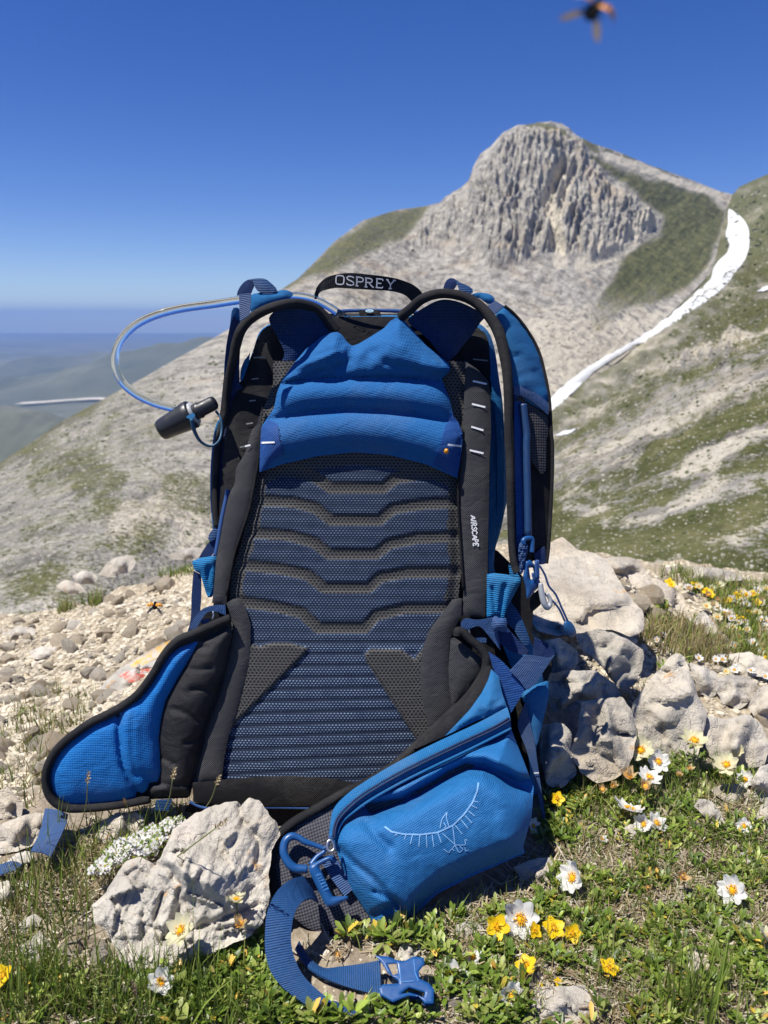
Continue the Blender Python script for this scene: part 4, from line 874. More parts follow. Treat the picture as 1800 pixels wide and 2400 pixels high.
blk_ = tr('E', [(1278, 338), (1400, 285), (1525, 215), (1540, 300), (1482, 500), (1422, 720), (1352, 900), (1295, 1100), (1245, 1300), (1225, 1440), (1215, 1545), (900, 1560), (878, 1505), (900, 1440), (968, 1435), (986, 1350), (980, 1250), (972, 1100), (988, 950), (1024, 805), (1104, 655), (1224, 455)])
wr = [tr('E', q) for q in ([(1210, 560), (1290, 565), (1370, 545)], [(1230, 720), (1300, 715), (1370, 735)], [(1080, 870), (1180, 900), (1270, 960)], [(990, 1235), (1060, 1280), (1090, 1300)], [(1180, 1130), (1300, 1090)], [(1280, 380), (1340, 390)], [(905, 1440), (1050, 1462), (1220, 1450)])]
patch('black_padding', blk_, LD, F_NYLON, LW, h=lambda x, y, d: .013 * (1 - np.exp(-d / 16)) - .0035 * sum(np.exp(-(pldist(x, y, q) / 6.) ** 2) for q in wr) + .0016 * fbm(v3(x * .015, y * .03, 2), 4), step=6.5, smooth=False, thick=.004)
stroke('stitching', dashes(tr('E', [(1250, 345), (1130, 392), (1062, 442), (1002, 522), (957, 602), (897, 692), (812, 797), (692, 882), (572, 947), (462, 997), (342, 1077), (242, 1157), (168, 1252), (127, 1350), (125, 1450), (152, 1528), (202, 1577), (282, 1614), (400, 1614), (590, 1598)])), 2.2, LD, P_SEAM, LW, h=lambda x, y: .0035)
sweep('hem', lift(lo[:-1], lambda x, y: LD(x, y) - .004), .0052, F_HEM, LW, 10)
strip('belt_tail', tr('E', [(1075, 1570), (1042, 1662)]), tr('E', [(948, 1578), (935, 1655)]), lambda x, y: LD(x, y) - .004, F_WEB, LW)
# webbing that comes out of the left wing tip and lies on the grass
strip('belt_webbing', tr('L', [(390, -20, .80), (335, 200, .745), (265, 350, .70)]), tr('L', [(590, 30, .79), (560, 140, .75), (440, 395, .70)]), None, F_WEBN, LW, bow=.002)
strip('belt_webbing', tr('L', [(200, 455, .72), (100, 435, .715), (-30, 475, .71), (-200, 520, .71)]), tr('L', [(150, 500, .695), (20, 545, .69), (-40, 560, .69), (-200, 600, .68)]), None, F_WEBN, LW)

# ---- hip belt, right wing with its pocket
PD = as_dep([(1150, 1560, .79), (1240, 2000, .688), (870, 2170, .592), (720, 1880, .70)])
RD = lambda x, y: PD(x, y) + .022
wing = tr('H', [(1000, 760), (870, 885), (770, 978), (660, 1083), (560, 1178), (420, 1300), (200, 1440), (0, 1545)]) + tr('W', [(330, 650), (180, 740), (110, 810), (85, 900), (80, 1000), (95, 1080), (150, 1180), (260, 1270), (390, 1320), (500, 1325), (620, 1310), (720, 1275), (810, 1240), (1000, 1000), (1300, 700), (1300, 300), (1100, 180)])
RW = patch('hip_belt_wing', wing, RD, F_SPACER, pack, thick=.012, step=11, smooth=False, b=.004)
rhem = tr('H', [(900, 300), (905, 262), (945, 272), (1010, 335), (1080, 395), (1125, 470), (1118, 560), (1060, 670), (970, 790), (870, 885), (770, 975), (660, 1080), (560, 1175), (420, 1300), (200, 1440), (0, 1545)])
rhem2 = tr('W', [(480, 560), (330, 645), (180, 735), (115, 800), (82, 890), (78, 990), (95, 1075), (150, 1180)])
sweep('hem', np.concatenate([lift(rhem[:-1], lambda x, y: np.minimum(planeY(x, y, .024), RD(x, y) - .0)), lift(rhem2, lambda x, y: RD(x, y) - .003)]), .0052, F_HEM, RW, 10)
sweep('hem', lift(tr('G', [(560, 1085), (640, 1080), (760, 1080), (900, 1060), (1050, 1025), (1150, 990), (1280, 960)]), lambda x, y: RD(x, y) - .003), [.006] * 7, F_HEM, RW, 10)
patch('black_padding', tr('H', [(850, 318), (885, 312), (1090, 470), (1095, 520), (1062, 620), (962, 760), (862, 862), (840, 700), (832, 550)]), .012, F_CHAR, RW, b=.006, bw=14, smooth=False, h=lambda x, y, d: -.002 * np.exp(-(pldist(x, y, tr('H', [(900, 345), (1060, 465)])) / 4) ** 2))
patch('binding', tr('H', [(1122, 470), (1166, 556), (1144, 640), (1094, 742), (1002, 872), (882, 1000), (800, 1082), (560, 1185), (660, 1080), (770, 975), (870, 885), (970, 790), (1060, 670), (1112, 560)]), lambda x, y: RD(x, y) - .0135, F_HEM, RW, smooth=False, thick=.012, b=.003)
# pocket
gus = tr('G', [(640, 330), (700, 380), (800, 470), (950, 590), (1040, 700), (1140, 800), (1270, 930)])
val = tr('P', [(90, 540), (230, 500), (350, 470), (480, 400), (620, 320), (760, 240), (900, 175), (1050, 180), (1200, 250), (1330, 320), (1500, 350)])
zlo = tr('W', [(405, 830), (418, 790), (445, 725), (520, 660), (600, 605), (750, 520), (900, 445), (1110, 345), (1322, 238)])
def pocket_h(x, y, d):
    base = .034 * (1 - np.exp(-d / 34))
    vy = np.interp(x, [q[0] for q in val], [q[1] for q in val]); s = y - vy
    dv = pldist(x, y, val)
    base = base - .028 * np.exp(-(dv / 17) ** 2) + .012 * sstep(8, 60, s) * sstep(420, 60, s) + .010 * sstep(-6, -26, s) * sstep(-80, -26, s)
    g = pldist(x, y, gus); gy = np.interp(x, [q[0] for q in gus], [q[1] for q in gus])
    base = base - .007 * np.exp(-(g / 7) ** 2) - .004 * sstep(0, 10, y - gy) * (x < 1010)
    base += -.005 * np.exp(-(pldist(x, y, tr('G', [(950, 700), (1040, 740), (1130, 790)])) / 6) ** 2) - .008 * np.exp(-(pldist(x, y, tr('G', [(960, 900), (1060, 850), (1140, 830)])) / 12) ** 2)
    base += -.006 * np.exp(-(pldist(x, y, tr('P', [(20, 640), (120, 780), (230, 870)])) / 12) ** 2) + .004 * np.exp(-(pldist(x, y, tr('P', [(330, 560), (420, 480)])) / 12) ** 2) - .004 * np.exp(-(pldist(x, y, tr('P', [(1040, 420), (1130, 560)])) / 20) ** 2)
    base += .003 * fbm(v3(x * .012, y * .012, 6), 4) * (1 - np.exp(-d / 25))
    bt = np.interp(x, [q[0] for q in botp], [q[1] for q in botp])
    return base - .016 * sstep(60, 0, bt - y) * (x > 960)
pocko = zlo + tr('W', [(1440, 540), (1428, 700), (1385, 850), (1396, 884), (1300, 925), (1110, 1008), (940, 1095), (805, 1222), (700, 1240), (640, 1268), (600, 1230), (500, 1080), (440, 940)])
botp = sorted(tr('W', [(805, 1222), (940, 1095), (1110, 1008), (1300, 925), (1396, 884)]))
PK = patch('hip_pocket', pocko, lambda x, y: RD(x, y) - .006, F_RIP, pack, h=pocket_h, step=5.2, smooth=False, thick=.004)
pk_dep = lambda x, y: RD(x, y) - .006
def pk_h(x, y): return pocket_h(np.asarray(x), np.asarray(y), pldist(x, y, pocko, True))
logo = [[4.0] + tr('P', [(190, 690), (250, 735), (350, 755), (500, 760), (650, 740), (780, 680), (880, 580), (950, 480), (990, 380), (1000, 310)])]
logo += [tr('P', q) for q in ([(300, 750), (280, 770)], [(375, 760), (360, 800)], [(430, 765), (412, 840)], [(495, 765), (485, 862)], [(550, 762), (556, 872)], [(600, 758), (615, 866)], [(650, 748), (680, 830)], [(800, 680), (860, 755)], [(850, 630), (910, 706)], [(885, 595), (945, 660)],
         [(915, 555), (968, 600)], [(942, 508), (990, 532)], [(960, 470), (1000, 480)], [(690, 750), (800, 848)], [(778, 688), (797, 850)], [(795, 850), (890, 850), (882, 795), (905, 810)], [(800, 850), (762, 892)], [(800, 856), (832, 918), (868, 888), (840, 860)], [(882, 868), (890, 905), (915, 892)],
         [(700, 884), (742, 918), (770, 880), (790, 900)], [(668, 705), (682, 630), (730, 562), (722, 610), (745, 690)], [(700, 655), (722, 690), (705, 700)])]
stroke('emblem', logo, 2.3, pk_dep, P_LOGO, PK, h=pk_h, th=.0007)
zup = tr('W', [(378, 800), (386, 720), (405, 650), (475, 575), (560, 515), (700, 430), (850, 350), (1000, 278), (1150, 208), (1302, 126)])
zmid = tr('W', [(398, 800), (408, 735), (430, 690), (500, 618), (580, 560), (725, 475), (875, 398), (1055, 312), (1240, 225), (1312, 182)])
zb = strip('zip_band', zup, zlo, lambda x, y: RD(x, y) - .018, F_STRAP, PK, th=.006, na=9, bow=.004)
for q, o_, r_ in ((zmid, -.0235, .0011), ([(a + 3.5, b + 5) for a, b in zmid], -.0235, .0011)):
    sweep('zip_coil', lift(q, lambda x, y: RD(x, y) + o_), r_, P_SEAM, zb, 6)
sweep('zip_piping', lift(zlo, lambda x, y: RD(x, y) - .0205), .0016, F_STRAP, zb, 6)
patch('pocket_top', tr('H', [(1166, 558), (1222, 612), (1252, 750), (1292, 862), (1050, 962), (830, 1066), (800, 1080), (880, 1000), (1000, 872), (1092, 742), (1142, 640)]), lambda x, y: RD(x, y) - .016, F_STRAP, RW, b=.006, bw=10, smooth=False,
      h=lambda x, y, d: .005 * fbm(v3(x * .05, y * .03, 8), 3) * (1 - np.exp(-d / 8)) - .003 * np.exp(-(pldist(x, y, tr('H', [(900, 1020), (1100, 930), (1280, 860)])) / 5) ** 2), step=6)
# zip puller, key hook, ladder lock
sweep('zip_puller', lift(tr('G', [(552, 262), (585, 262), (600, 330), (570, 352), (545, 330)]), lambda x, y: RD(x, y) - .030), .0016, P_METAL, PK, 8, closed=True)
hk = sweep('key_hook', lift(tr('G', [(372, 505), (260, 495), (200, 440), (165, 350), (182, 262), (230, 222), (290, 232), (350, 268), (420, 292), (505, 325), (520, 345), (455, 398), (400, 470)]), lambda x, y: RD(x, y) - .014), [.0042, .0046, .0046, .0044, .0044, .0042, .0034, .0032, .0026, .0024, .0022, .0026, .0034], P_BLUE, RW, 10)
sweep('hook_cord', lift(tr('G', [(505, 330), (545, 300), (575, 215)]), lambda x, y: RD(x, y) - .02), .0016, P_CORD, hk, 6)
wl = lambda x, y: RD(x, y) - .020
strip('lock_webbing', tr('G', [(470, 400), (560, 560), (690, 740)]), tr('G', [(600, 380), (690, 530), (760, 680)]), lambda x, y: RD(x, y) - .010, F_WEBN, RW)
ll = patch('ladder_lock', tr('G', [(380, 490), (400, 462), (560, 385), (600, 402), (622, 450), (560, 430), (470, 478), (590, 742), (650, 740), (720, 735), (720, 765), (605, 830), (545, 832), (518, 800), (390, 535)]), wl, P_BLUE, RW, b=.0035, bw=4, thick=.005, step=4, smooth=False)
ow = [(446 + 12.5 * k, 556 + 25 * k) for k in range(6)]
stroke('lettering', lettering('OSPREY', [tr('G', [p])[0] + (20 * .27125 * .45, 20 * .27125 * .9) for p in ow], [(44 * .27125 * .9, -44 * .27125 * .42)] * 6), 1.6, wl, P_ENGR, ll, h=lambda x, y: .0042)
# loose webbing that curls over the grass to the buckle
gz = lambda p, dy=0: p
lwA = tr('G', [(330, 560, .632), (200, 610, .610), (90, 720, .592), (22, 880, .578), (4, 1050, .566), (10, 1250, .552), (60, 1400, .541), (150, 1520, .533), (300, 1640, .525), (430, 1722, .518)])
lwB = tr('G', [(470, 790, .628), (400, 755, .608), (320, 790, .592), (262, 880, .580), (236, 1000, .570), (230, 1150, .560), (270, 1300, .550), (340, 1430, .541), (450, 1540, .532), (620, 1680, .521)])
strip('belt_webbing', lwA, lwB, None, F_WEB, pack, th=.0018, bow=.0015, na=7)
strip('webbing_end', tr('G', [(360, 1650, .525), (430, 1720, .519), (560, 1690, .5195), (640, 1720, .517), (790, 1790, .5105)]), tr('G', [(430, 1640, .525), (520, 1655, .522), (590, 1660, .520), (680, 1690, .518), (795, 1740, .513)]), None, F_WEB, pack, th=.003)
strip('buckle_webbing', tr('G', [(300, 1120, .605), (330, 1180, .594), (410, 1285, .578), (510, 1355, .567), (680, 1342, .563), (850, 1320, .560), (1000, 1290, .560)]), tr('G', [(270, 1180, .590), (330, 1300, .573), (450, 1400, .559), (600, 1480, .548), (760, 1535, .541), (870, 1565, .538), (1010, 1610, .533)]), None, F_WEB, pack, th=.002, bow=.001)
bk_o = tr('G', [(955, 1252), (1060, 1258), (1140, 1290), (1205, 1300), (1290, 1258), (1375, 1270), (1385, 1325), (1332, 1390), (1342, 1452), (1420, 1490), (1466, 1545), (1460, 1664), (1385, 1668), (1335, 1605), (1245, 1600), (1110, 1655), (1000, 1592), (985, 1532), (1020, 1500), (1160, 1492), (1152, 1468), (1062, 1400), (1022, 1330)])
BD = as_dep([(880, 2240, .560), (1000, 2240, .562), (880, 2345, .527), (1015, 2350, .527)])
patch('buckle', bk_o, lambda x, y: BD(x, y) - .010, P_BLUE, pack, b=.0012, bw=1.6, thick=.011, step=2.8, smooth=False, holes=[tr('G', [(1066, 1328), (1142, 1322), (1154, 1404), (1108, 1424)]), tr('G', [(1178, 1580), (1250, 1528), (1385, 1572), (1372, 1612), (1260, 1572)])])
stroke('moulded_rib', [tr('G', [(1165, 1330), (1180, 1480), (1290, 1470)]), tr('G', [(1290, 1285), (1300, 1400), (1330, 1470)])], 2.2, lambda x, y: BD(x, y) - .010, P_ENGR, pack, h=lambda x, y: .0016)
patch('buckle_underside', tr('G', [(985, 1535), (1110, 1600), (1245, 1560), (1335, 1570), (1385, 1630), (1466, 1600), (1460, 1680), (1385, 1690), (1330, 1630), (1240, 1625), (1110, 1665), (1000, 1605)]), lambda x, y: BD(x, y) - .004, P_BLUE, pack, thick=.006, smooth=False, step=5)

# ---- compression straps, stretch pockets and sternum clip on the right
sd = lambda o: (lambda x, y: planeY(x, y, o))
patch('side_shade_sheet', tr('R', [(405, 240), (450, 240), (560, 350), (700, 500), (680, 800), (800, 880), (820, 1000), (760, 1150), (720, 1600), (770, 2000), (660, 2040), (540, 1380), (400, 1000), (390, 700)]), sd(-.045), F_BLACK, pack, thick=.05, smooth=False, step=12)  # black sheet stands in for shade in the hollow and lower side
sp = patch('stretch_pocket', tr('R', [(390, 402), (440, 396), (520, 405), (600, 430), (612, 452), (565, 540), (530, 600), (500, 690), (430, 700), (388, 680)]), sd(.012), F_CYAN, pack, b=.006, bw=9, thick=.006, smooth=False, step=5,
      h=lambda x, y, d: -.006 * (np.exp(-(pldist(x, y, tr('R', [(425, 490), (440, 600), (445, 680)])) / 4.5) ** 2) + np.exp(-(pldist(x, y, tr('R', [(505, 480), (490, 560), (470, 680)])) / 6) ** 2)) * 1)
patch('pocket_flap', tr('R', [(530, 340), (560, 350), (610, 430), (605, 450), (540, 430)]), sd(.002), F_CYAN, sp, thick=.003, smooth=False, step=5)
patch('pocket_side', tr('R', [(520, 570), (560, 600), (620, 700), (665, 850), (640, 870), (560, 760), (520, 720)]), sd(.0), F_WEB, sp, thick=.006, b=.003)
patch('pocket_side', tr('R', [(495, 850), (560, 870), (640, 920), (590, 980), (555, 1012), (520, 930)]), sd(.004), F_CYAN, sp, thick=.006, b=.004)
patch('lower_side_cloth', tr('R', [(600, 1180), (700, 1120), (790, 1090), (792, 1200), (760, 1330), (718, 1510), (690, 1530), (640, 1250)]), sd(.012), F_STRAP, pack, b=.006, bw=10, thick=.01, smooth=False)
cs = strip('compression_strap', tr('R', [(400, 905), (480, 960), (560, 1040), (650, 1130)]), tr('R', [(430, 1010), (470, 1110), (510, 1220), (545, 1305)]), sd(.030), F_NAVY, pack, th=.002)
cs.data.materials.clear(); cs.data.materials.append(bpy.data.materials['royal_blue_cloth'])
strip('compression_strap', tr('R', [(640, 925), (720, 935), (800, 945), (828, 928)]), tr('R', [(540, 1030), (600, 1090), (650, 1150), (700, 1120)]), sd(.034), F_WEBN, pack, th=.002)
strip('compression_strap', tr('R', [(700, 810), (780, 850), (830, 900)]), tr('R', [(690, 930), (780, 945), (826, 935)]), sd(.012), F_NAVY, pack, th=.002)
strip('compression_strap', tr('R', [(420, 800), (540, 900), (640, 930)]), tr('R', [(500, 720), (560, 790), (665, 900)]), sd(.018), F_NAVY, pack, th=.002)
strip('webbing_loop', tr('R', [(222, 720), (250, 692), (330, 700), (400, 690), (450, 680)]), tr('R', [(222, 770), (280, 755), (340, 740), (400, 800), (480, 900)]), sd(.022), F_WEBN, pack, th=.002)
strip('webbing_loop', tr('R', [(288, 812), (390, 816)]), tr('R', [(290, 842), (388, 846)]), sd(.016), F_WEBN, pack, th=.002)
sweep('ring', lift(tr('R', [(268, 757), (276, 780), (272, 815), (262, 820)]), sd(.02)), .0015, P_METAL, pack, 8)
patch('webbing_knot', tr('R', [(425, 690), (445, 672), (480, 690), (510, 682), (522, 740), (515, 780), (470, 770), (430, 775)]), sd(.034), F_WEBN, pack, b=.008, bw=7, thick=.008)
ts = strip('thin_strap', tr('R', [(640, 1235), (655, 1300), (700, 1500), (726, 1680), (772, 1990)]), tr('R', [(600, 1330), (590, 1385), (650, 1550), (690, 1700), (755, 1990)]), sd(.016), F_SPACER, pack, th=.002)
ts.data.materials.clear(); ts.data.materials.append(F_WEBN)
stroke('tick_mark', [tr('R', [(695, 1692), (727, 1690)])], 3, .018, P_WHITE, ts)
ST = lambda x, y: rdep(x, y) - .012
hook = sweep('sternum_hook', lift(tr('I', [(520, 500), (505, 450), (545, 415), (640, 418), (645, 520), (640, 630)]), ST), .0030, P_BLUE, pack, 10)
patch('webbing_bunch', tr('I', [(455, 478), (520, 490), (582, 510), (570, 640), (555, 700), (525, 860), (480, 968), (435, 950), (450, 820), (432, 680)]), lambda x, y: ST(x, y) + .002, F_WEBN, pack, b=.006, bw=6, thick=.005, step=4, h=lambda x, y, d: .003 * np.sin(x * .8 + y * .25))
clip = patch('sternum_clip', tr('I', [(540, 752), (620, 745), (692, 830), (700, 960), (762, 1062), (782, 1145), (685, 1232), (605, 1335), (560, 1352), (548, 1180), (500, 1005), (525, 880)]), ST, P_BLUE, pack, b=.005, bw=4, thick=.008, step=3.2, smooth=False, holes=[tr('I', [(595, 870), (655, 862), (690, 1040), (620, 1050)])])
for q in ([(655, 950), (680, 1060)], [(705, 760), (710, 1050)], [(735, 745), (738, 1040)], [(720, 745), (725, 1040)]):
    sweep('strap_end', lift(tr('I', q), lambda x, y: ST(x, y) - .006), .0018, P_CORD, clip, 6)
patch('sternum_pad', tr('I', [(620, 1330), (700, 1240), (790, 1180), (800, 1400), (700, 1510), (625, 1560)]), lambda x, y: ST(x, y) + .006, F_BLACK, pack, thick=.006, b=.002)
sweep('clear_ring', lift(tr('I', [(775, 1105), (790, 1240), (840, 1430), (885, 1485), (925, 1430), (920, 1350), (870, 1260)]), lambda x, y: ST(x, y) - .006), [.003, .0035, .004, .0036, .003, .0026, .002], P_CLEAR, pack, 10)
cord = sweep('pull_cord', lift(tr('I', [(760, 830), (845, 980), (905, 1150), (1010, 1280), (1100, 1480), (1195, 1690)]), ST), .0013, P_CORD, pack, 8)
sweep('pull_cord', lift(tr('I', [(840, 1270), (950, 1370), (1060, 1500), (1150, 1690)]), ST), .0013, P_CORD, pack, 8)
patch('cord_toggle', tr('I', [(1150, 1690), (1220, 1690), (1290, 1760), (1330, 1860), (1315, 1930), (1240, 1945), (1180, 1890), (1135, 1790)]), ST, P_TEAL, pack, b=.006, bw=7, thick=.006, step=3.5).data.materials[0] = plain('blue_rubber', (.012, .075, .19), .4)
strip('strap_tip', tr('C', [(1045, 1240), (1090, 1200), (1150, 1165)]), tr('C', [(1060, 1330), (1120, 1340), (1160, 1330)]), lambda x, y: rdep(x, y) - .0015, F_NAVY, pack, th=.002)
# ---- the same on the left side
sp = patch('stretch_pocket', tr('D', [(124, 1312), (200, 1276), (290, 1262), (362, 1255), (352, 1400), (330, 1560), (290, 1659), (268, 1640), (240, 1550), (205, 1430), (150, 1400)]), sd(-.008), F_CYAN, pack, b=.006, bw=9, thick=.006, smooth=False, step=5,
      h=lambda x, y, d: -.005 * np.exp(-(pldist(x, y, tr('D', [(290, 1370), (280, 1480), (290, 1600)])) / 7) ** 2))
strip('compression_strap', tr('D', [(190, 1275), (240, 1190), (300, 1110), (370, 1050)]), tr('D', [(300, 1270), (335, 1220), (360, 1160), (376, 1110)]), sd(-.02), F_NAVY, pack)
patch('webbing_knot', tr('D', [(320, 1005), (350, 985), (380, 1000), (372, 1050), (330, 1110), (285, 1110), (290, 1050)]), sd(-.016), F_WEB, pack, b=.003)
strip('compression_strap', tr('D', [(140, 1400), (128, 1530), (118, 1680)]) + tr('E', [(1222, 80), (1215, 180), (1190, 275)]), tr('D', [(212, 1440), (214, 1550), (212, 1680)]) + tr('E', [(1292, 80), (1290, 130), (1260, 260)]), sd(-.018), F_NAVY, pack)
strip('webbing_loop', tr('E', [(1205, 230), (1260, 140), (1320, 85), (1400, 62), (1485, 60)]), tr('E', [(1255, 255), (1310, 160), (1350, 115), (1410, 110), (1490, 140)]), sd(.012), F_WEBN, pack)
strip('webbing_loop', tr('E', [(1298, 172), (1375, 165)]), tr('E', [(1295, 208), (1350, 205)]), sd(.008), F_WEBN, pack)
patch('strap_shade_sheet', tr('E', [(1300, 110), (1400, 90), (1480, 120), (1500, 170), (1300, 250), (1230, 250)]), sd(-.004), F_BLACK, pack, thick=.004)  # black sheet painting the shade behind the strap loop
sweep('ring', lift(tr('E', [(1392, 110), (1396, 140), (1388, 170)]), sd(.014)), .0013, P_METAL, pack, 8)
patch('side_cloth', tr('D', [(400, 1000), (440, 850), (470, 700), (480, 1200), (350, 1500), (330, 1659), (270, 1659), (350, 1260)]), sd(-.012), F_STRAP, pack, thick=.01, smooth=False)
for o in list(pack.children): o.location = -Vector(pack.location)

# ---- drinking hose with its bite valve
hose = empty('drinking_hose', (-.1, .9, .6))
tag(hose, 'clear drinking hose looping out left of the backpack to a black bite valve', 'drinking hose')
m, t = newmat('clear_tube'); t.b['Base Color'].default_value = (.82, .91, 1, 1); t.b['Transmission Weight'].default_value = 1; t.b['IOR'].default_value = 1.4; t.b['Roughness'].default_value = .03
M_TUBE = m
hp = [(842, 772, .985), (820, 752, .985), (801, 739, .985), (765, 716, .985), (736, 702, .985), (693, 694, .982), (620, 698, .972), (560, 704, .955), (500, 713, .94), (422, 724, .93), (362, 740, .925), (316, 763, .922), (286, 793, .92), (271, 826, .92), (271, 862, .92), (287, 896, .92), (317, 923, .921), (362, 945, .922), (410, 958, .924)]
sweep('tube', lift(hp, None), .0050, M_TUBE, hose, 16)
av, bv = world(382, 1006, .922), world(503, 943, .922)
ax = (bv - av); L = np.linalg.norm(ax); ax /= L
def lathe(name, prof, mat, parent, ns=28):
    U = np.cross(ax, [0, 1, 0]); U /= np.linalg.norm(U); Wv = np.cross(ax, U); a = np.arange(ns) / ns * 2 * math.pi
    V = np.array([av + ax * s * L + r * (np.cos(q) * U + np.sin(q) * Wv) for s, r in prof for q in a])
    return obj(name, mesh_np(name, V, grid_faces(len(prof), ns, True)[:, ::-1]), mat, parent)
k = .42194 / FPX * .93
bvv = lathe('bite_valve', [(-.06, .001), (-.06, 40 * k), (-.045, 54 * k), (0, 60 * k), (.2, 66 * k), (.46, 78 * k), (.56, 80 * k), (.575, 76 * k), (.58, 40 * k)], P_BLACK, hose)
lathe('valve_collar', [(.57, 30 * k), (.575, 62 * k), (.62, 62 * k), (.63, 30 * k)], P_CLEAR, bvv)
lathe('valve_stem', [(.6, 20 * k), (.62, 44 * k), (.72, 46 * k), (.74, 40 * k), (.95, 40 * k), (1.0, 36 * k), (1.02, 28 * k), (1.02, .001)], P_BLACK, bvv)
patch('valve_tab', tr('V', [(560, 895), (600, 872), (610, 885), (590, 905)]), lambda x, y: planeY(x, y, 0) * 0 + .885, P_SKY, bvv, thick=.002, step=3)
sweep('cap_leash', lift(tr('V', [(590, 905, .885), (605, 970, .887), (645, 1035, .892), (700, 1056, .897), (740, 1030, .90), (758, 965, .91), (752, 900, .915), (725, 862, .92)]), None), [.0026, .0024, .0018, .0016, .0016, .0016, .0016, .0016], P_TEAL, bvv, 8)
for o in list(hose.children): o.location = -Vector(hose.location)
# ================================================================== ROCKS
def rock_mat(name, warm=0., scale=1., tone=(1, 1, 1)):
    m, t = newmat(name); co = objco(t); oi = t.new('ObjectInfo').outputs['Random']
    off = t.new('VectorMath', operation='ADD'); t.link(co, off.inputs[0]); cmb = t.new('CombineXYZ'); t.put(t.math('MULTIPLY', oi, 37.), cmb.inputs[0]); t.link(cmb.outputs[0], off.inputs[1]); co = off.outputs[0]
    a = t.noise(co, 14 * scale, 5, .62); b = t.noise(co, 60 * scale, 6, .7); c3 = t.noise(co, 5 * scale, 3); d = t.noise(co, 420 * scale, 3, .7)
    c = t.ramp(a, [(.28, (.31, .295, .27)), (.45, (.45, .425, .38)), (.58, (.54, .51, .455)), (.75, (.63, .595, .53))])
    c = t.mix(t.rng(c3, .5, .68, 0, .5 + .3 * warm), c, (.50, .405, .285))
    c = t.mix(t.rng(b, .52, .66, 0, .7), c, (.26, .25, .23)); c = t.mix(t.rng(b, .36, .26, 0, .6), c, (.64, .61, .56))
    c = t.mix(t.rng(d, .35, .7, 0, .35), c, (.33, .31, .28))
    li = t.noise(co, 30 * scale, 3, .5); c = t.mix(t.math('MULTIPLY', t.rng(li, .69, .75), t.rng(d, .3, .6)), c, (.52, .30, .12))
    val = t.math('ADD', t.math('MULTIPLY', oi, .35), .80); cv = t.new('CombineXYZ'); [t.put(val, cv.inputs[k]) for k in range(3)]
    c = t.mix(1.0, c, cv.outputs[0], 'MULTIPLY')
    if tone != (1, 1, 1): c = t.mix(1.0, c, tone, 'MULTIPLY')
    t.put(c, t.b['Base Color']); t.b['Roughness'].default_value = .92; t.b['Specular IOR Level'].default_value = .2
    ve = t.new('TexVoronoi', feature='DISTANCE_TO_EDGE'); t.put(t.mix(.12, co, t.noise(co, 20 * scale, 4, out=1)), ve.inputs['Vector']); ve.inputs['Scale'].default_value = 16 * scale
    cr = t.rng(ve.outputs[0], 0, .03)
    h = t.math('ADD', t.math('ADD', t.math('MULTIPLY', b, 1.2), t.math('MULTIPLY', d, .30)), t.math('MULTIPLY', cr, .22))
    t.put(t.bump(h, .85, .006 / scale), t.b['Normal'])
    return m
M_ROCK = rock_mat('limestone', -.3, 1., (1.06, 1.04, 1.0)); M_WARM = rock_mat('ochre_limestone', .35, 1., (1.05, 1.005, .93)); M_TRAIL = rock_mat('trail_limestone', .8, 1., (1.08, .98, .82))
rid = [0]
